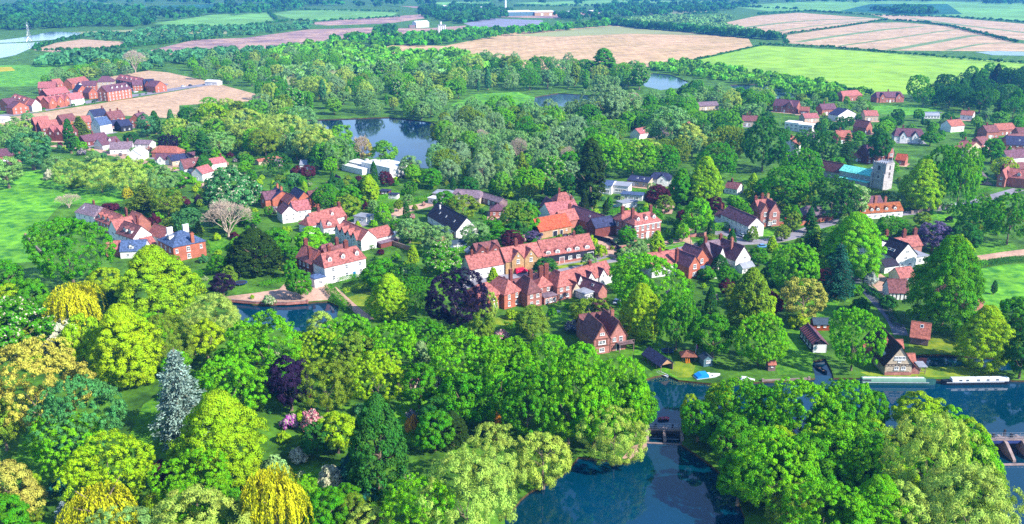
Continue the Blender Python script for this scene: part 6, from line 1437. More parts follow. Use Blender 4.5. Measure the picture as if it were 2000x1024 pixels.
wood([(1780, 196), (1850, 180), (1930, 160), (2040, 150), (2060, 215), (1990, 235), (1880, 225), (1800, 215)], 10, MIXD, (15, 22), 8, 'dark trees at the upper right', limit=50)
wood([(300, 160), (420, 120), (520, 112), (620, 120), (700, 135), (640, 150), (540, 165), (500, 180), (440, 165), (340, 145)], 12, MIXB, (7, 19), 9, 'trees beyond the estate field', limit=70)
wood([(70, 165), (160, 145), (220, 132), (280, 120), (300, 135), (240, 150), (180, 158), (110, 185)], 13, MIXB, (9, 15), 10, 'trees behind the new estate', limit=36)
wood([(-10, 265), (60, 250), (90, 265), (130, 280), (100, 300), (20, 296), (-20, 300)], 9, [(3, 'willow', ['sage', 'pale'], (.8, 1)), (2, 'ash', ['g', 'sage'], (.6, 1.1))], (7, 12), 11, 'trees left of the back road', limit=26)
wood([(1350, 850), (1500, 860), (1700, 880), (1880, 890), (1940, 1000), (1800, 1040), (1560, 1050), (1480, 1010), (1430, 920)], 7, [(5, 'broad', ['vg', 'g', 'lg'], (.85, 1.05)), (1, 'willow', ['pale', 'olv'], (.9, 1.1))], (8, 12), 14, 'trees packed on the river island', limit=22)
wood([(0, 560), (100, 640), (200, 700), (420, 690), (560, 720), (560, 800), (440, 840), (280, 760), (100, 720), (0, 740)], 8, [(4, 'broad', ['vg', 'g', 'lg', 'yg'], (.8, 1)), (1, 'ash', ['olv', 'g'], (.8, 1)), (1, 'bush', ['dg', 'g'], (1, 1.3))], (4, 9), 15, 'small trees in the arboretum', limit=24)
wood([(0, 960), (140, 940), (320, 930), (500, 960), (640, 960), (760, 1000), (760, 1060), (0, 1060)], 7, [(3, 'broad', ['vg', 'g', 'lg'], (.8, 1)), (2, 'willow', ['pale', 'sage', 'olv'], (.9, 1.1)), (2, 'bush', ['g', 'teal', 'lg'], (1, 1.3))], (3, 7), 16, 'low trees along the bottom edge of the arboretum', limit=22)
# garden shrubs of the village
wood([(540, 345), (700, 330), (850, 350), (1000, 385), (1130, 370), (1300, 350), (1450, 370), (1600, 400), (1620, 560), (1500, 640), (1340, 640), (1200, 600), (1060, 625), (900, 560), (760, 560), (640, 500), (540, 470)], 5.5, MIXG, (1.8, 4.2), 20, 'garden shrubs of the village centre', limit=230)
wood([(80, 280), (300, 280), (480, 310), (560, 400), (460, 560), (330, 540), (250, 500), (260, 420), (380, 380)], 6, MIXG, (1.8, 5), 21, 'garden shrubs of the western gardens', limit=110)
wood([(1600, 310), (1700, 330), (1980, 300), (2000, 440), (1900, 520), (1700, 520), (1640, 600), (1600, 480)], 7, MIXG, (1.6, 3.6), 22, 'garden shrubs around the church', limit=60)
wood([(480, 570), (600, 600), (720, 700), (820, 800), (820, 960), (560, 960), (520, 800), (500, 680)], 8, MIXG, (1.5, 4), 23, 'shrubs in the arboretum glades', limit=60)

MIXT = [(3, 'broad', ['g', 'vg', 'dg', 'olv'], (.7, 1.2)), (2, 'ash', ['g', 'sage', 'olv'], (.8, 1)), (1, 'lime', ['g', 'lg'], (.5, .6)), (.6, 'cypress', ['dg', 'yew'], (.4, .5)), (.4, 'broad', ['pur'], (.9, 1.1))]
wood([(540, 345), (700, 330), (850, 350), (1000, 385), (1130, 370), (1300, 350), (1450, 370), (1600, 400), (1620, 560), (1500, 640), (1340, 640), (1200, 600), (1060, 625), (900, 560), (760, 560), (640, 500), (540, 470)], 9.5, MIXT, (5, 11), 24, 'small garden trees of the village centre', limit=110)
wood([(80, 280), (300, 280), (480, 310), (560, 400), (460, 560), (330, 540), (250, 500), (260, 420), (380, 380)], 12, MIXT, (5, 9), 25, 'small garden trees of the western gardens', limit=40)
wood([(1600, 310), (1700, 330), (1980, 300), (2000, 440), (1900, 520), (1700, 520), (1640, 600), (1600, 480)], 13, MIXT, (5, 10), 26, 'small garden trees around the church', limit=30)

# ================================================================== HEDGES, FAR WOODS
def hedge(pts, width, height, col, name='hedge', label=None, cat='hedge', group=None, ls=.3, dens=16, rough=.12, kind=None):
    w = smooth_line([P(x, y) for x, y in pts], 2.0)
    r = np.random.default_rng(int(pts[0][0] * 7 + pts[0][1]))
    C, N_ = [], []
    for i in range(len(w) - 1):
        a, b = w[i], w[i + 1]; d = b - a; L = d.length
        if L < .05: continue
        d = d / L; nn = Vector((-d.y, d.x, 0))
        n = max(3, int(L * (width + 2 * height) * dens))
        if n > 4000: n = 4000
        t = r.random(n) * L; q = r.random(n) * (width + 2 * height)
        for tt, qq in zip(t, q):
            if qq < height: o, z, nv = width / 2, qq, nn
            elif qq < height + width: o, z, nv = qq - height - width / 2, height, Vector((0, 0, 1))
            else: o, z, nv = -width / 2, qq - height - width, -nn
            p = a + d * tt + nn * o
            C.append((p.x + r.normal(0, rough), p.y + r.normal(0, rough), z + r.normal(0, rough))); N_.append(tuple(nv))
    C = np.array(C); N_ = np.array(N_) + r.normal(0, .4, C.shape)
    c0 = w[0]
    C[:, 0] -= c0.x; C[:, 1] -= c0.y
    me = leafmesh(name, C, N_, ls * r.uniform(.7, 1.3, len(C)), .8, r.normal(.5, .15, len(C)))
    o = link(name, me); o.location = (c0.x, c0.y, 0)
    rgb, cn = COLOURS[col]; a = pc(*rgb); o.color = (*[min(1, v * LEAFK) for v in a], 1)
    tag(o, label, cat, group, kind)
    return o
hedge([(1246, 481), (1323, 462)], 1.4, 2.4, 'dg', label='tall clipped yew hedge in front of the square brick house')
hedge([(715, 416), (770, 404), (838, 391)], 1.6, 2.4, 'g', label='long clipped hedge on the near side of the narrow lawn')
hedge([(665, 412), (740, 392), (800, 378)], 1.8, 2.2, 'vg', label='long clipped hedge on the far side of the narrow lawn')
hedge([(1890, 522), (1926, 517)], 2.0, 1.8, 'g', label='first clipped hedge block beside the right hand path')
hedge([(1932, 518), (1980, 512), (2060, 508)], 2.2, 2.0, 'dg', label='second clipped hedge block running off the right edge')
hedge([(1380, 452), (1420, 446), (1450, 440)], 3.0, 2.6, 'vg', label='bright green hedge left of the white cottage row')
hedge([(640, 565), (662, 590), (682, 610)], 2.2, 2.2, 'g', label='ivy hedge along the pond footpath')
hedge([(660, 552), (700, 545), (735, 555)], 2.4, 1.6, 'g', label='low box hedge below the white manor front')
hedge([(672, 572), (720, 556)], 1.4, 1.2, 'lg', label='low bright hedge at the top of the manor lawn')
hedge([(372, 545), (430, 528)], 2.0, 2.0, 'g', label='hedge below the blue slate house garden')
hedge([(1230, 382), (1262, 378)], 1.5, 2.0, 'g', label='bamboo hedge behind the pool house')
hedge([(1580, 398), (1660, 385)], 2, 2.5, 'dg', label='dark hedge in front of the church')
hedge([(1690, 378), (1745, 388)], 3, 3.0, 'yew', label='dark yew hedge below the church tower')
hedge([(765, 462), (800, 470), (850, 478)], 1.6, 1.8, 'g', label='hedge around the lawn of the black roofed barn')
hedge([(1680, 560), (1720, 590), (1755, 640)], 2.2, 1.6, 'dg', label='dark hedge along the lane to the mill house')
hedge([(1245, 655), (1280, 690), (1310, 715)], 1.4, 1.4, 'dg', label='dark hedge dividing the lawn behind the boat shelter')
hedge([(520, 312), (600, 306)], 2, 2, 'vg', label='bright clipped hedge in the lane top gardens')

for (x0, y0, x1, y1, c, hh) in [(560, 332, 620, 323, 'g', 1.8), (556, 348, 604, 338, 'vg', 1.6), (498, 332, 540, 322, 'g', 2), (800, 347, 836, 353, 'g', 1.8), (805, 363, 842, 372, 'dg', 1.8), (868, 402, 902, 396, 'g', 1.6), (1190, 421, 1216, 410, 'g', 1.8), (1300, 430, 1322, 441, 'dg', 2),
        (1322, 409, 1346, 425, 'g', 1.8), (1398, 400, 1424, 411, 'vg', 1.6), (1540, 374, 1584, 380, 'dg', 2), (1420, 522, 1441, 546, 'g', 1.8), (1441, 560, 1424, 602, 'dg', 2), (1376, 602, 1372, 642, 'dg', 2), (1352, 560, 1346, 602, 'g', 1.8), (1120, 602, 1136, 626, 'g', 1.6), (1098, 641, 1142, 650, 'dg', 1.8),
        (984, 640, 1052, 640, 'g', 1.6), (560, 545, 600, 535, 'vg', 1.2), (508, 560, 560, 548, 'g', 1.4), (410, 495, 452, 486, 'g', 1.8), (318, 400, 352, 412, 'g', 1.8), (340, 440, 392, 452, 'g', 1.8), (430, 338, 470, 345, 'g', 1.6), (250, 330, 330, 344, 'g', 1.6), (1500, 560, 1530, 590, 'dg', 1.8), (1040, 484, 1050, 470, 'g', 1.8),
        (940, 470, 985, 462, 'g', 1.8), (868, 496, 910, 488, 'vg', 1.5), (812, 500, 860, 492, 'g', 1.6), (700, 470, 730, 490, 'g', 1.8), (1470, 396, 1484, 410, 'g', 1.6), (1790, 452, 1850, 446, 'dg', 1.8), (1900, 430, 1960, 420, 'g', 1.8), (1880, 385, 1935, 372, 'g', 1.6), (1600, 456, 1640, 446, 'g', 1.6)]:
    o = hedge([(x0, y0), (x1, y1)], 1.3, hh, c, name='garden_hedge', label='-', group='garden hedges')
    TREES.append((o, (x0 + x1) / 2, (y0 + y1) / 2, COLOURS[c][1] + ' clipped garden hedge', None))

def mini_trees(name, spots, col, label=None, kind='stuff', leaf=1.0, nleaf=46, cat=None, group=None):
    """a far belt that reads as one mass: every spot = (x, y, height, width)"""
    r = np.random.default_rng(len(spots) * 13 + int(abs(spots[0][0])))
    S = np.array(spots); n = len(S)
    idx = np.repeat(np.arange(n), nleaf)
    d = sph(r, len(idx)); d[:, 2] = np.abs(d[:, 2]) * 1.0 - .25
    u = 1 - .25 * r.random(len(idx))
    C = np.stack([S[idx, 0] + d[:, 0] * S[idx, 3] / 2 * u, S[idx, 1] + d[:, 1] * S[idx, 3] / 2 * u, S[idx, 2] * (.45 + .55 * d[:, 2] * u)], axis=1)
    tv = r.normal(.5, .22, n)
    v = tv[idx] + r.normal(0, .12, len(idx))
    x0, y0 = S[0, 0], S[0, 1]
    C[:, 0] -= x0; C[:, 1] -= y0
    me = leafmesh(name, C, d + r.normal(0, .35, d.shape), S[idx, 3] * .34 * leaf * r.uniform(.7, 1.3, len(idx)), .85, v)
    o = link(name, me); o.location = (x0, y0, 0)
    rgb, cn = COLOURS[col]; a = pc(*rgb); o.color = (*[min(1, q * LEAFK) for q in a], 1)
    tag(o, label, cat, group, kind)
    return o
def line_spots(pts, step, h, wd=1.0, jit=1.0, rows=1, seed=0):
    r = random.Random(seed + int(pts[0][0]))
    w = [P(x, y) for x, y in pts]; out = []
    for i in range(len(w) - 1):
        L = (w[i + 1] - w[i]).length; n = max(1, int(L / step))
        for k in range(n):
            for q in range(rows):
                p = w[i].lerp(w[i + 1], (k + r.random()) / n); hh = h * r.uniform(.55, 1.25)
                out.append((p.x + r.gauss(0, jit), p.y + r.gauss(0, jit), hh, hh * wd * r.uniform(.9, 1.4)))
    return out
def area_spots(poly, step, h, seed=0, limit=900):
    r = random.Random(seed)
    w = [P(x, y) for x, y in poly]; wp = [(p.x, p.y) for p in w]
    X0, X1, Y0, Y1 = min(a for a, b in wp), max(a for a, b in wp), min(b for a, b in wp), max(b for a, b in wp)
    n = min(limit, int((X1 - X0) * (Y1 - Y0) / step ** 2)); out = []
    for k in range(n):
        x, y = r.uniform(X0, X1), r.uniform(Y0, Y1)
        if inpoly(x, y, wp):
            hh = h * r.uniform(.6, 1.25); out.append((x, y, hh, hh * r.uniform(.9, 1.5)))
    return out or [(w[0].x, w[0].y, h, h)]
def far_country():
    # hedgerows: each one an object of its own
    HR = [([(1345, 121), (1485, 90)], 4, 3, 'hedgerow on the left side of the bright green field'), ([(1485, 88), (1620, 94), (1760, 106), (1900, 118), (2040, 128)], 4, 4, 'hedgerow along the top of the bright green field'),
          ([(1500, 148), (1600, 166), (1700, 186)], 5, 5, 'hedgerow at the lower edge of the bright green field'), ([(1530, 68), (1640, 54), (1725, 40)], 5, 4, 'hedgerow between the two striped fields'), ([(1725, 40), (1800, 44), (1860, 54), (1985, 84)], 5, 5, 'hedgerow on the right side of the striped field'),
          ([(1480, 29), (1580, 23), (1720, 32), (1850, 34), (2040, 48)], 7, 6, 'hedgerow above the upper striped fields'), ([(1530, 70), (1536, 86)], 5, 4, 'short hedgerow at the left of the striped field'),
          ([(300, 54), (480, 52), (560, 42), (640, 42), (780, 34)], 8, 6, 'long hedgerow below the two pale green fields'), ([(420, 27), (530, 24), (580, 20), (780, 24)], 9, 6, 'hedgerow above the two pale green fields'), ([(525, 24), (540, 40)], 7, 6, 'hedgerow between the two pale green fields'),
          ([(70, 100), (160, 102), (240, 94), (300, 88), (420, 76)], 6, 6, 'hedgerow below the little soil field'), ([(66, 97), (110, 82), (160, 74), (250, 68), (420, 62)], 6, 6, 'hedgerow above the little soil field'), ([(1220, 30), (1290, 32), (1400, 26)], 7, 6, 'hedgerow below the pale far field'),
          ([(0, 26), (120, 22), (240, 32), (300, 44)], 10, 9, 'hedgerow in the far left country'), ([(1000, 14), (1200, 12), (1400, 12), (1560, 20)], 11, 8, 'hedgerow beyond the warehouse'), ([(40, 222), (160, 205), (300, 182)], 8, 2, 'young hedge along the estate road')]
    for pts, st, h, lab in HR:
        o = mini_trees('hedgerow', line_spots(pts, st, h, 1.2, 1.0), 'dg', lab, None, cat='hedge', group='far hedgerows', nleaf=30)
    # masses
    mini_trees('woodland', line_spots([(1196, 48), (1260, 56), (1340, 62), (1460, 74), (1525, 78)], 5, 13, 1.0, 5, 3), 'dg', 'dark wooded belt above the ripe field')
    mini_trees('woodland', area_spots([(1195, 44), (1300, 34), (1440, 34), (1390, 50), (1520, 70), (1460, 72), (1300, 56)], 14, 9, 2), 'sage', 'low scrub wood beyond the ripe field')
    mini_trees('woodland', area_spots([(640, 84), (700, 76), (830, 76), (905, 66), (1000, 62), (1190, 46), (1190, 52), (1000, 70), (900, 84), (840, 92), (720, 92)], 13, 13, 3), 'g', 'wooded belt between quarry and ripe field')
    mini_trees('woodland', area_spots([(510, 110), (560, 96), (660, 90), (715, 98), (790, 112), (890, 108), (1000, 132), (1000, 140), (880, 150), (720, 145), (560, 130)], 12, 11, 4, 1200), 'mg', 'mixed wood below the quarry')
    mini_trees('woodland', area_spots([(510, 126), (640, 118), (860, 120), (900, 140), (860, 165), (700, 152), (560, 168), (500, 150)], 15, 9, 41, 500), 'sage', 'pale hawthorn scrub below the quarry')
    mini_trees('woodland', area_spots([(60, 130), (150, 106), (330, 108), (480, 100), (560, 100), (520, 116), (400, 122), (300, 140), (150, 132)], 13, 10, 5), 'sea', 'scrub wood left of the quarry')
    mini_trees('woodland', area_spots([(160, 74), (330, 58), (480, 56), (620, 48), (600, 58), (470, 72), (380, 78), (260, 92)], 17, 9, 6), 'sea', 'scrub left of the quarry floor')
    mini_trees('woodland', area_spots([(-60, 48), (60, 44), (180, 38), (300, 42), (290, 52), (160, 54), (60, 58), (-60, 64)], 16, 14, 7), 'dg', 'dark wood beyond the left lake')
    mini_trees('woodland', area_spots([(-80, 20), (140, 12), (300, 26), (520, 16), (640, 8), (560, 22), (320, 42), (160, 48), (-80, 56)], 42, 20, 8, 700), 'dg', 'scattered far woods at upper left')
    mini_trees('woodland', area_spots([(-200, 0), (400, -6), (1000, -4), (1000, 10), (600, 16), (300, 8), (-200, 16)], 90, 26, 9, 900), 'dg', 'most distant woods at the top left')
    mini_trees('woodland', area_spots([(820, 18), (960, 14), (960, 22), (1000, 22), (990, 36), (900, 48), (820, 36)], 20, 14, 10), 'dg', 'trees round the quarry works')
    mini_trees('woodland', area_spots([(730, 70), (760, 56), (775, 62), (760, 72)], 13, 13, 101), 'dg', 'tree clump in the middle of the quarry')
    mini_trees('woodland', area_spots([(1085, 32), (1200, 12), (1480, 8), (1420, 24), (1230, 34), (1195, 44), (1085, 40)], 26, 14, 11), 'dg', 'far wood right of the warehouse')
    mini_trees('woodland', area_spots([(1700, 20), (1800, 16), (1835, 28), (1760, 30)], 18, 14, 12), 'dg', 'round copse on the far green slope')
    mini_trees('woodland', area_spots([(1850, 0), (2080, -2), (2080, 12), (1960, 12)], 40, 18, 13), 'dg', 'far wood at the upper right edge')
    mini_trees('woodland', area_spots([(1250, 132), (1340, 122), (1500, 150), (1620, 170), (1700, 188), (1640, 196), (1560, 190), (1420, 160), (1340, 150), (1280, 140)], 9, 7, 14), 'mg', 'shrubby belt between the ponds and the bright green field')
    mini_trees('woodland', area_spots([(1000, 10), (1450, -4), (1900, -4), (1900, 4), (1500, 8)], 80, 22, 15, 500), 'dg', 'most distant woods at the top right')
far_country()

# ================================================================== VEHICLES
def paint(name, c, rough=.25):
    m = surf('paint_' + name, c, .04, .5, rough, spec=.5); return m
TYRE = surf('tyre', (.02, .02, .022), .2)
METAL = surf('wheel_metal', (.45, .45, .47), .1, rough=.35, metallic=.8)
def car(x, y, heading, colour, label, van=False, cat='car', group='parked cars', pt=None):
    p = pt or P(x, y)
    root = empty('van' if van else 'car', (p.x, p.y, 0.03), heading); tag(root, label, 'van' if van else cat, group)
    L, W = (4.9, 1.9) if van else (4.3, 1.78)
    pm = paint(*colour)
    if van: prof = [(-L / 2, .35), (L / 2 - .05, .35), (L / 2, .75), (L / 2 - .15, 1.05), (L / 2 - .9, 1.2), (-L / 2, 1.2)]; cab = [(-L / 2 + .02, 1.2), (L / 2 - .95, 1.2), (L / 2 - 1.55, 1.92), (-L / 2 + .12, 1.95)]
    else: prof = [(-L / 2, .38), (L / 2 - .05, .34), (L / 2, .62), (L / 2 - .1, .78), (L / 2 - 1.15, .92), (-L / 2 + .35, .95), (-L / 2, .85)]; cab = [(-L / 2 + .3, .94), (L / 2 - 1.2, .92), (L / 2 - 1.9, 1.42), (-L / 2 + .95, 1.46)]
    MB().prism(prof, -W / 2, W / 2, 'y').build('body', pm, root)
    g = [(a, b) for a, b in cab]
    vs = [(a, -W / 2 * (.96 if i < 2 else .8), b) for i, (a, b) in enumerate(g)] + [(a, W / 2 * (.96 if i < 2 else .8), b) for i, (a, b) in enumerate(g)]
    MB().add(vs, [(0, 3, 2, 1), (4, 5, 6, 7), (0, 1, 5, 4), (1, 2, 6, 5), (2, 3, 7, 6), (3, 0, 4, 7)]).build('glasshouse' if not van else 'upper_body', GLASS if not van else pm, root)
    (a2, b2), (a3, b3) = g[2], g[3]
    MB().box(a3 - .05, a2 + .05, -W / 2 * .8, W / 2 * .8, max(b2, b3) + .002, max(b2, b3) + .05).build('roof', pm, root)
    if van: MB().box(L / 2 - 1.9, L / 2 - 1.55, -W / 2 * .93 - .05, W / 2 * .93 + .05, 1.25, 1.7).build('side_window', GLASS, root)
    for sx in (-L * .31, L * .31):
        for sy in (-W / 2 + .06, W / 2 - .06):
            o = MB().tube((0, -.1, 0), (0, .1, 0), .32, .32, 12).build('wheel', TYRE, root, (sx, sy, .32))
            MB().tube((0, -.11, 0), (0, .11, 0), .18, .18, 10).build('rim', METAL, o)
    for sy in (-W / 2 + .25, W / 2 - .25): MB().box(L / 2 - .08, L / 2 + .015, sy - .16, sy + .16, .62, .74).build('headlight', TRIM, root)
    return root
RED = ('red', (.55, .01, .06)); BLUE = ('blue', (.03, .12, .28)); SILV = ('silver', (.55, .57, .62)); BLK = ('black', (.01, .011, .014)); WHT = ('white', (.75, .75, .78)); LBL = ('sky_blue', (.10, .28, .5))
HS = math.atan2(*( (P(1100, 524) - P(1030, 536)).yx ))
def cars():
    car(1018, 533, HS, RED, 'crimson van parked outside the yellow stone house', van=True)
    car(1049, 527, HS, BLUE, 'blue car parked just right of the crimson van')
    car(965, 545, HS, RED, 'red car parked outside the long white cottage')
    car(1107, 464, .4, BLK, 'black car outside the orange roofed barn'); car(1122, 463, .3, SILV, 'silver car right of the black car by the barn'); car(1036, 462, .1, SILV, 'grey car at the left end of the orange roofed barn')
    car(1449, 462, 1.9, SILV, 'silver car parked near the white gable of the cottage row'); car(1461, 456, .2, BLK, 'dark car parked against the white cottage row')
    car(1490, 484, .2, LBL, 'blue car in the garden drive beside the pink shrub')
    car(1848, 404, .25, BLK, 'black car parked on the church road'); car(1861, 402, .3, SILV, 'silver car right of the black car on the church road')
    car(740, 420, .5, WHT, 'white car on the gravel yard'); car(751, 418, .5, BLK, 'dark car right of the white car on the gravel yard')
    car(788, 347, .4, BLK, 'dark car beside the white modern house'); car(800, 346, .4, BLUE, 'navy car right of the dark car by the white modern house')
    car(1205, 592, 1.2, SILV, 'silver car in the shade of the big sycamore'); car(1543, 430, .1, RED, 'red car behind the villa wall')
    for i, (x, y, c) in enumerate([(105, 206, SILV), (114, 205, WHT), (122, 203, BLK), (130, 202, BLUE), (148, 199, RED), (88, 209, WHT), (265, 181, WHT), (358, 170, WHT), (372, 168, BLK)]):
        nm = c[0]
        car(x, y, .35 + i * .1, c, '%s car %s' % (nm, ['first before the gabled terrace', 'second before the gabled terrace', 'third before the gabled terrace', 'fourth before the gabled terrace', 'outside the white ended house', 'beside the white gabled corner house', 'right of the apartment block', 'at the far end of the estate road', 'nearest the site cabin'][i]), group='cars in the estate')
cars()

# ================================================================== BOATS
HULLG = surf('green_hull', (.02, .08, .075), .15, rough=.35); CABG = surf('green_cover', pc(150, 200, 175), .1, .6, stripe=('X', 1.2, .12)); HULLB = surf('navy_hull', (.012, .018, .03), .1, rough=.3); CABW = surf('white_cabin', (.62, .64, .68), .05, rough=.4)
def narrowboat(A, B, hull, top, label, windows, flip=False):
    a, b = P(A[0], A[1], -.5), P(B[0], B[1], -.5); d = b - a; L = d.length
    root = empty('narrowboat', (a.x, a.y, -.55), math.atan2(d.y, d.x)); tag(root, label, 'boat', 'moored narrowboats')
    W = 1.05; n = 24; vs, fs = [], []
    bow = (lambda t: 1 - t) if flip else (lambda t: t)
    for i in range(n + 1):
        t = i / n; q = bow(t)
        w = W * min(1.0, (1.02 - q) / .13) ** .6 if q > .87 else W * (min(1.0, (q + .015) / .035) ** .5)
        sh = 1.0 + .35 * max(0, (q - .8) / .2) ** 2
        for (yy, zz) in ((-w * .85, -.15), (-w, sh), (w, sh), (w * .85, -.15)): vs.append((t * L, yy, zz))
    for i in range(n):
        for k in range(4): fs.append((4 * i + k, 4 * i + (k + 1) % 4, 4 * i + 4 + (k + 1) % 4, 4 * i + 4 + k))
    fs += [(3, 2, 1, 0), (4 * n, 4 * n + 1, 4 * n + 2, 4 * n + 3)]
    MB().add(vs, fs).build('hull', hull, root)
    x0, x1 = (.14 * L, .97 * L) if flip else (.05 * L, .86 * L)
    MB().prism([(-.92, 1.0), (.92, 1.0), (.76, 1.75), (.4, 1.84), (-.4, 1.84), (-.76, 1.75)], x0, x1, 'x').build('cabin', top, root)
    MB().box(x0 + .3, x1 - .3, -.3, .3, 1.842, 1.87).build('roof_walk', CABW, root)
    for t in windows:
        o = MB().box(-.4, .4, -.05, .05, -.2, .2).build('window', GLASS, root); o.location = (L * t, -.85, 1.42); o.rotation_euler = (-.2, 0, 0)
        MB().box(-.46, .46, -.03, .03, -.26, -.2).build('window_frame', METAL, o)
    tb = .985 if flip else .015
    MB().tube((L * tb, 0, 1.0), (L * tb + (-1 if flip else 1) * .8, .1, 1.35), .05, .04).build('tiller', METAL, root)
    for t in (.25, .5, .7): MB().tube((L * t, 0, 1.85), (L * t, 0, 2.1), .1, .06).build('roof_vent', METAL, root)
    MB().box(0.05 * L, .9 * L, -1.09, -1.05, .8, .9).build('rubbing_strake', CABW, root)
narrowboat((1674, 749), (1826, 750), HULLG, CABG, 'moored narrowboat with pale green cover in front of the mill house', (.06, .1, .14), False)
narrowboat((1838, 750), (1970, 748), HULLB, CABW, 'moored narrowboat with white cabin and dark hull', (.26, .36, .52, .66, .8), True)
def cruiser(A, B, label, cover=None, cat='boat'):
    a, b = P(A[0], A[1], -.5), P(B[0], B[1], -.5); d = b - a; L = d.length
    root = empty('cruiser', (a.x, a.y, -.55), math.atan2(d.y, d.x)); tag(root, label, cat, 'small river boats')
    W = L * .17; n = 16; vs, fs = [], []
    for i in range(n + 1):
        t = i / n; w = W * (1 if t < .55 else max(.02, 1 - ((t - .55) / .45) ** 2)); sh = .75 + .3 * t * t
        for (yy, zz) in ((-w * .7, -.1), (-w, sh), (w, sh), (w * .7, -.1)): vs.append((t * L, yy, zz))
    for i in range(n):
        for k in range(4): fs.append((4 * i + k, 4 * i + (k + 1) % 4, 4 * i + 4 + (k + 1) % 4, 4 * i + 4 + k))
    fs += [(3, 2, 1, 0), (4 * n, 4 * n + 1, 4 * n + 2, 4 * n + 3)]
    MB().add(vs, fs).build('hull', CABW, root)
    MB().prism([(L * .3, .8), (L * .72, .95), (L * .62, 1.3), (L * .34, 1.35)], -W * .7, W * .7, 'y').build('cabin', CABW, root)
    MB().prism([(L * .60, 1.0), (L * .70, 1.0), (L * .63, 1.28), (L * .58, 1.28)], -W * .72, W * .72, 'y').build('windscreen', GLASS, root)
    if cover: MB().prism([(L * .02, .76), (L * .5, .8), (L * .46, 1.75), (L * .2, 1.8), (L * .04, 1.2)], -W * .95, W * .95, 'y').build('cover', cover, root)
    else: MB().box(L * .03, L * .28, -W * .8, W * .8, .78, .84).build('cockpit_floor', surf('teak', pc(180, 140, 100), .2), root)
cruiser((1357, 742), (1406, 736), 'white day boat under a bright blue cover at the river bank', surf('blue_tarpaulin', (.01, .22, .62), .12))
cruiser((1434, 744), (1474, 747), 'small white cabin cruiser moored by the lawn')
def rowboat(x, y, L, rz, mat, label, z=.0):
    p = P(x, y); root = empty('rowing_boat', (p.x, p.y, z), rz); tag(root, label, 'boat', 'small river boats')
    n = 12; vs, fs = [], []
    for i in range(n + 1):
        t = i / n; w = .62 * (1 - (2 * t - 1) ** 4) ** .5 + .02
        for (yy, zz) in ((-w * .55, 0), (-w, .45), (-w * .85, .43), (-w * .5, .12), (w * .5, .12), (w * .85, .43), (w, .45), (w * .55, 0)): vs.append(((t - .5) * L, yy, zz))
    for i in range(n):
        for k in range(8): fs.append((8 * i + k, 8 * i + (k + 1) % 8, 8 * i + 8 + (k + 1) % 8, 8 * i + 8 + k))
    MB().add(vs, fs).build('hull', mat, root)
    for t in (-.2, .15): MB().box(t * L - .12, t * L + .12, -.5, .5, .3, .34).build('thwart', surf('teak', pc(180, 140, 100), .2), root)
rowboat(1914, 722, 4.2, 1.9, surf('grey_hull', pc(140, 140, 170), .15), 'grey rowing boat pulled up on the grass near the white narrowboat')
rowboat(1604, 720, 5, 1.9, HULLB, 'dark punt lying in the boathouse inlet', -.5)
rowboat(1294, 730, 4.2, -.9, CABW, 'white dinghy nosed under the open boat shelter', -.4)
rowboat(1296, 816, 3.0, .2, surf('pink_hull', pc(235, 120, 150), .1), 'small pink rowing boat tied above the small weir', -.5)
def kayak():
    p = P(1340, 710); o = empty('kayak', (p.x, p.y, 0), .2); tag(o, 'orange canoes propped up under the thatched garden shelter', 'canoe')
    for k in range(3): MB().tube((k * .5, 0, 0), (k * .5, .5, 1.4), .2, .12, 6).build('hull', surf('orange_hull', pc(250, 150, 30), .1), o)
kayak()

# ================================================================== WEIRS, WALLS, POLES, GARDEN THINGS
CONC = surf('weir_concrete', pc(190, 165, 160), .25, .8); WDARK = surf('weir_steel', (.03, .032, .045), .25, 1.0)
GATEB = surf('gate_blue', pc(60, 80, 150), .2)
def weir(A, B, gates, label, piers_l=4.0, deckh=1.4, posts=False):
    a, b = P(A[0], A[1], -.5), P(B[0], B[1], -.5); d = b - a; L = d.length
    root = empty('weir', (a.x, a.y, -.55), math.atan2(d.y, d.x)); tag(root, label, 'weir')
    for k in range(gates + 1):
        u = L * k / gates
        MB().prism([(-piers_l, -.4), (piers_l * .4, -.4), (piers_l * .4, deckh), (-piers_l * .25, deckh), (-piers_l * .5, deckh * .75), (-piers_l, .55)], u - .35, u + .35, 'x').build('pier', CONC, root)
    MB().box(-.4, L + .4, -.7, .7, deckh + .004, deckh + .25).build('deck', CONC, root)
    for k in range(gates):
        u0, u1 = L * k / gates + .4, L * (k + 1) / gates - .4
        MB().box(u0, u1, .9, 1.1, -.4, deckh - .1).build('gate', WDARK, root)
        MB().box(u0, u1, -.75, -.72, deckh - .75, deckh - .02).build('gate_panel', GATEB if posts else WDARK, root)
        MB().prism([(-piers_l * .9, -.35), (.85, -.35), (.85, .25)], u0, u1, 'x').build('apron', WDARK, root)
        MB().box((u0 + u1) / 2 - .25, (u0 + u1) / 2 + .25, .2, .7, deckh + .26, deckh + 1.1).build('winch', WDARK, root)
    n = max(4, int(L / 2)) + 1
    for k in range(n):
        u = L * k / (n - 1)
        for yy in (-.66, .66): MB().box(u - .04, u + .04, yy - .04, yy + .04, deckh + .25, deckh + 1.25).build('rail_post', METAL, root)
    for yy in (-.66, .66):
        for zz in (.7, 1.2): MB().box(-.3, L + .3, yy - .03, yy + .03, deckh + zz, deckh + zz + .06).build('handrail', METAL, root)
    MB().box(-.3, L + .3, -piers_l * 1.25, -piers_l * 1.1, -.3, .12).build('sill_beam', CONC, root)
    if posts:
        for u in (L * .13, L * .5, L * .87): MB().box(u - .22, u + .22, 3, 3.4, -.5, 3.6).build('marker_post', WDARK, root)
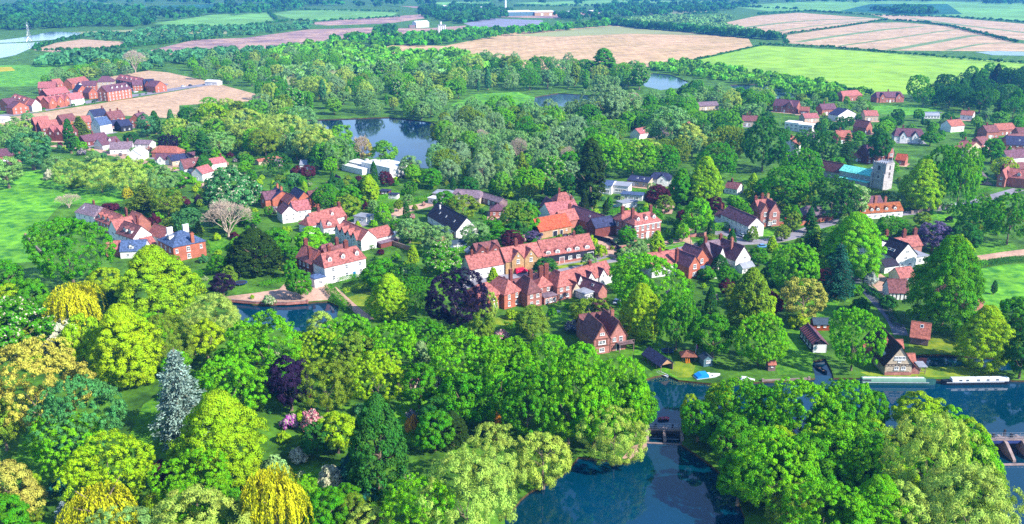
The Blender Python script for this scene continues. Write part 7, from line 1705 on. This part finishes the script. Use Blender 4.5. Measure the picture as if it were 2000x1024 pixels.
weir((1263, 848), (1330, 851), 2, 'small dark weir with two gates between the tree covered banks', 3.6, 1.5)
weir((1886, 880), (2060, 878), 5, 'large weir with concrete piers, blue gate panels and walkway at the right edge', 5.5, 2.9, True)

def wall_line(pts, h, mat, label, t=.3, cap=True, cat='wall', group=None):
    w = [P(x, y) for x, y in pts]
    root = empty('garden_wall', (w[0].x, w[0].y, 0)); tag(root, label, cat, group)
    for i in range(len(w) - 1):
        d = w[i + 1] - w[i]; L = d.length
        o = MB().box(0, L, -t / 2, t / 2, -.1, h).build('wall_panel', mat, root); o.location = w[i] - w[0]; o.rotation_euler = (0, 0, math.atan2(d.y, d.x))
        if cap: MB().box(-.05, L + .05, -t / 2 - .06, t / 2 + .06, h + .003, h + .1).build('coping', CONC, o)
    for p in (w[0], w[-1]): MB().box(-.3, .3, -.3, .3, -.1, h + .35).build('wall_pier', mat, root, p - w[0])
BR = WALL['pinkbrick']
wall_line([(1190, 488), (1245, 482)], 1.2, BR, 'low brick wall left of the tall yew hedge')
wall_line([(1341, 464), (1372, 462), (1390, 456)], 1.4, BR, 'curved brick wall at the bend of the drive')
wall_line([(1425, 456), (1460, 449)], 1.5, WALL['orange'], 'orange brick wall before the white cottage row')
wall_line([(1483, 444), (1535, 440), (1556, 442), (1625, 430)], 1.7, WALL['orange'], 'long orange brick wall before the brick villa')
wall_line([(1780, 418), (1830, 408), (1848, 402)], 1.2, CONC, 'pale stone churchyard wall along the road')
wall_line([(600, 540), (628, 556)], 2.6, BR, 'pink garden wall with arch left of the white manor')
wall_line([(438, 588), (500, 594), (560, 595), (600, 592)], .8, BR, 'low brick wall along the garden pond')
wall_line([(762, 478), (800, 490), (810, 500)], 1.8, WALL['buff'], 'walled garden side behind the manor')
wall_line([(835, 482), (885, 464)], 2.0, WALL['buff'], 'old buff wall below the black roofed barn')
wall_line([(1686, 556), (1720, 582), (1740, 600)], 1.3, BR, 'brick wall along the yard of the black roofed white house')
wall_line([(1875, 474), (1890, 497)], 2.2, BR, 'brick garden wall end on the right lawn')
wall_line([(50, 462), (75, 490), (95, 508)], 1.0, WALL['buff'], 'curved stone wall at the meadow edge')
wall_line([(1155, 466), (1190, 474), (1212, 492)], 1.8, WALL['black'], 'dark boarded fence beside the plum roofed brick house', cap=False, cat='fence')
wall_line([(1490, 745), (1580, 741)], .35, CONC, 'low pale quay edge along the river lawn')
wall_line([(1690, 740), (1790, 740)], .3, WALL['buff'], 'timber quay behind the green narrowboat')

def pole(x, y, h, label, lamp=False, r=.12):
    p = P(x, y); root = empty('lamp_post' if lamp else 'telegraph_pole', p); tag(root, label, 'lamp post' if lamp else 'pole', 'poles in the village')
    MB().tube((0, 0, 0), (0, 0, h), r, r * .7, 6).build('shaft', WDARK if lamp else BARK, root)
    if lamp: MB().box(-.2, .2, -.2, .2, h, h + .5).build('lantern', GLASS, root)
    else: MB().box(-.8, .8, -.06, .06, h - .6, h - .45).build('crossarm', BARK, root)
pole(996, 545, 7.5, 'telegraph pole left of the crimson van'); pole(1070, 528, 7, 'telegraph pole before the black boarded street house'); pole(1348, 482, 5, 'street lamp where the drive meets the street', True); pole(1538, 462, 5, 'street lamp at the bend near the layered cedar', True)
pole(1451, 456, 7, 'telegraph pole before the white gable of the cottage row'); pole(774, 470, 7, 'telegraph pole on the lawn of the black roofed barn'); pole(793, 425, 7, 'telegraph pole beside the gravel yard'); pole(1130, 70, 14, 'lone pole in the ripe field')
pole(1225, 508, 4, 'street lamp near the low brick wall', True); pole(1675, 312, 8, 'pole beside the low rust roofed outbuilding')
def flag():
    p = P(1437, 722) if False else P(1358, 703); root = empty('flagpole', p); tag(root, 'white flagpole with a small red and blue flag on the river lawn', 'flagpole')
    MB().tube((0, 0, 0), (0, 0, 5), .07, .04, 6).build('pole', TRIM, root)
    MB().add([(0.05, 0, 4.9), (.3, .1, 4.6), (.6, .02, 4.2), (.05, 0, 3.5), (.3, .1, 3.3), (.5, .02, 3.1)], [(0, 1, 4, 3), (1, 2, 5, 4)]).build('flag', surf('flag_cloth', pc(220, 80, 100), .4, 2.5, col2=pc(60, 80, 180)), root)
flag()
def pylon(x, y, h):
    p = P(x, y); root = empty('pylon', p); tag(root, 'lattice electricity pylon beside the left lake', 'pylon')
    m = MB(); b = 3.0
    lv = [0, .25, .5, .7, .85, 1.0]; wd = [b, 2.2, 1.5, 1.0, .8, .15]
    for i in range(5):
        z0, z1, w0, w1 = h * lv[i], h * lv[i + 1], wd[i], wd[i + 1]; q0 = [(-w0, -w0), (w0, -w0), (w0, w0), (-w0, w0)]; q1 = [(-w1, -w1), (w1, -w1), (w1, w1), (-w1, w1)]
        for k in range(4):
            m.tube((*q0[k], z0), (*q1[k], z1), .16, .16, 4); m.tube((*q0[k], z0), (*q1[(k + 1) % 4], z1), .1, .1, 4); m.tube((*q0[(k + 1) % 4], z0), (*q1[k], z1), .1, .1, 4)
    m.build('lattice', METAL, root)
    for f, w in ((.7, 6), (.8, 5), (.9, 4)): MB().tube((-w, 0, h * f), (w, 0, h * f), .2, .2, 4).build('crossarm', METAL, root)
pylon(58, 82, 30)
def trampoline(x, y, r, label, net=False):
    p = P(x, y); root = empty('trampoline', p); tag(root, label, 'trampoline'); n = 20
    ring = [(r * math.cos(2 * math.pi * i / n), r * math.sin(2 * math.pi * i / n)) for i in range(n)]
    MB().prism([(a * .85, b * .85) for a, b in ring], .78, .82, 'z').build('mat', WDARK, root)
    m = MB()
    for i in range(n):
        a, b = ring[i], ring[(i + 1) % n]; m.add([(a[0] * .86, a[1] * .86, .84), (b[0] * .86, b[1] * .86, .84), (b[0], b[1], .84), (a[0], a[1], .84), (a[0] * .86, a[1] * .86, .76), (b[0] * .86, b[1] * .86, .76), (b[0], b[1], .76), (a[0], a[1], .76)], [(0, 1, 2, 3), (7, 6, 5, 4), (3, 2, 6, 7), (0, 4, 5, 1)])
    m.build('pad', surf('blue_pad', pc(40, 90, 170), .1), root)
    for i in range(0, n, 5): MB().tube((*ring[i], 0), (*ring[i], 2.6 if net else .8), .05, .05, 5).build('leg', METAL, root)
    if net:
        for i in range(0, n): MB().tube((*ring[i], 2.5), (*ring[(i + 1) % n], 2.5), .03, .03, 4).build('net_rail', WDARK, root)
trampoline(471, 556, 2.2, 'round blue trampoline beside the dark leafless bush near the pond'); trampoline(1303, 690, 1.8, 'trampoline with safety net behind the boat shelter', True); trampoline(338, 410, 2.0, 'trampoline in the purple shrub garden left of the leafless tree', True)
def swing(x, y):
    p = P(x, y); root = empty('swing_frame', p, .5); tag(root, 'white swing frame beside the blue trampoline', 'swing')
    for s in (-1.3, 1.3):
        for q in (-.8, .8): MB().tube((s, q, 0), (s, 0, 2.2), .05, .05, 5).build('leg', TRIM, root)
    MB().tube((-1.3, 0, 2.2), (1.3, 0, 2.2), .05, .05, 5).build('top_bar', TRIM, root); MB().box(-.25, .25, -.12, .12, .5, .54).build('seat', WDARK, root)
    for s in (-.22, .22): MB().tube((s, 0, .54), (s, 0, 2.2), .015, .015, 4).build('chain', METAL, root)
swing(462, 540)
def pool(x, y, w, d, label):
    p = P(x, y); root = empty('swimming_pool', p, .2); tag(root, label, 'pool')
    MB().box(-w / 2, w / 2, -d / 2, d / 2, .02, .06).build('water', surf('pool_water', pc(70, 190, 230), .05, rough=.05, spec=.6), root)
    MB().box(-w / 2 - .8, w / 2 + .8, -d / 2 - .8, -d / 2, .02, .12).box(-w / 2 - .8, w / 2 + .8, d / 2, d / 2 + .8, .02, .12).box(-w / 2 - .8, -w / 2, -d / 2, d / 2, .02, .12).box(w / 2, w / 2 + .8, -d / 2, d / 2, .02, .12).build('coping', CONC, root)
pool(1490, 374, 9, 5, 'turquoise swimming pool left of the churchyard trees'); pool(1820, 220, 14, 6, 'pale swimming pool by the upper right greenhouse'); pool(1208, 402, 6, 4, 'small pool beside the flat roofed pool house')
def bench(x, y, rz, label):
    p = P(x, y); root = empty('garden_bench', p, rz); tag(root, label, 'bench')
    for k in range(3): MB().box(-.8, .8, -.2 + k * .15, -.08 + k * .15, .42, .46).build('seat_slat', TRIM, root)
    for k in range(3): MB().box(-.8, .8, .26, .3, .55 + k * .15, .66 + k * .15).build('back_slat', TRIM, root)
    for s in (-.7, .7):
        for q in (-.15, .25): MB().box(s - .04, s + .04, q - .04, q + .04, 0, .42 if q < 0 else .95).build('leg', TRIM, root)
bench(1090, 612, .3, 'white bench on the lawn below the tudor brick house'); bench(1072, 617, .2, 'white sun lounger bench left on the tudor house lawn'); bench(1398, 546, 0, 'white bench at the head of the narrow shaded lawn')
def lily():
    r = np.random.default_rng(3); C = []
    for (x0, x1, y0, y1, n) in ((1262, 1310, 726, 746, 260), (1308, 1345, 740, 752, 160), (1348, 1390, 745, 755, 160)):
        for k in range(n):
            p = P(r.uniform(x0, x1), r.uniform(y0, y1), -.54); C.append((p.x, p.y, -.535 + r.uniform(0, .03)))
    C = np.array(C); me = leafmesh('lily_pads', C, np.tile([[0, 0, 1.0]], (len(C), 1)) + r.normal(0, .05, C.shape), r.uniform(.4, .8, len(C)), .95, r.normal(.5, .15, len(C)))
    o = link('lily_pads', me); o.color = (.2, .26, .06, 1); tag(o, 'olive green lily pads floating along the river bank', None, None, 'stuff')
lily()

# ================================================================== TREE LABELS
def label_trees():
    rows = {}
    for (root, px, py, phrase, special) in TREES:
        if special: root['label'] = special; continue
        best = None
        for (lx, ly, lp) in LANDMARKS:
            d = math.hypot(px - lx, (py - ly) * 1.5)
            if best is None or d < best[0]: best = (d, lx, ly, lp)
        _, lx, ly, lp = best
        dx, dy = px - lx, py - ly
        rel = ('left of ' if dx < 0 else 'right of ') if abs(dx) > abs(dy) * 1.3 else ('behind ' if dy < 0 else 'in front of ')
        rows.setdefault((phrase, rel + lp), []).append((px, root))
    ORD = ['leftmost', 'second from left', 'third from left', 'fourth from left', 'fifth from left', 'sixth from left', 'seventh from left', 'eighth from left', 'ninth from left', 'tenth from left']
    for (phrase, where), lst in rows.items():
        if len(lst) == 1: lst[0][1]['label'] = phrase + ' ' + where; continue
        lst.sort(key=lambda t: t[0])
        for k, (px, root) in enumerate(lst):
            n = len(lst)
            o = ('rightmost' if k == n - 1 else ORD[k]) if k < len(ORD) or k == n - 1 else '%dth from left' % (k + 1)
            t = '%s %s %s' % (o, phrase, where)
            for drop in (' the ', ' in front of ', ' very '):
                if len(t.split()) > 16: t = t.replace(drop, {' in front of ': ' before '}.get(drop, ' '))
            root['label'] = t
label_trees()

# ================================================================== HAZE
def haze():
    m = bpy.data.materials.new('haze'); m.use_nodes = True
    N, L = m.node_tree.nodes, m.node_tree.links
    N.remove(N['Principled BSDF'])
    v = N.new('ShaderNodeVolumePrincipled'); v.inputs['Color'].default_value = (.10, .40, 1.0, 1); v.inputs['Density'].default_value = HAZE_D; v.inputs['Anisotropy'].default_value = .2
    L.new(v.outputs[0], [n for n in N if n.type == 'OUTPUT_MATERIAL'][0].inputs['Volume'])
    o = MB().box(-9200, 9200, -300, 16200, -3, 109).build('haze', m)
    tag(o, 'thin blue summer haze over the plain', None, None, 'stuff')
HAZE_D = 0.00012
haze()
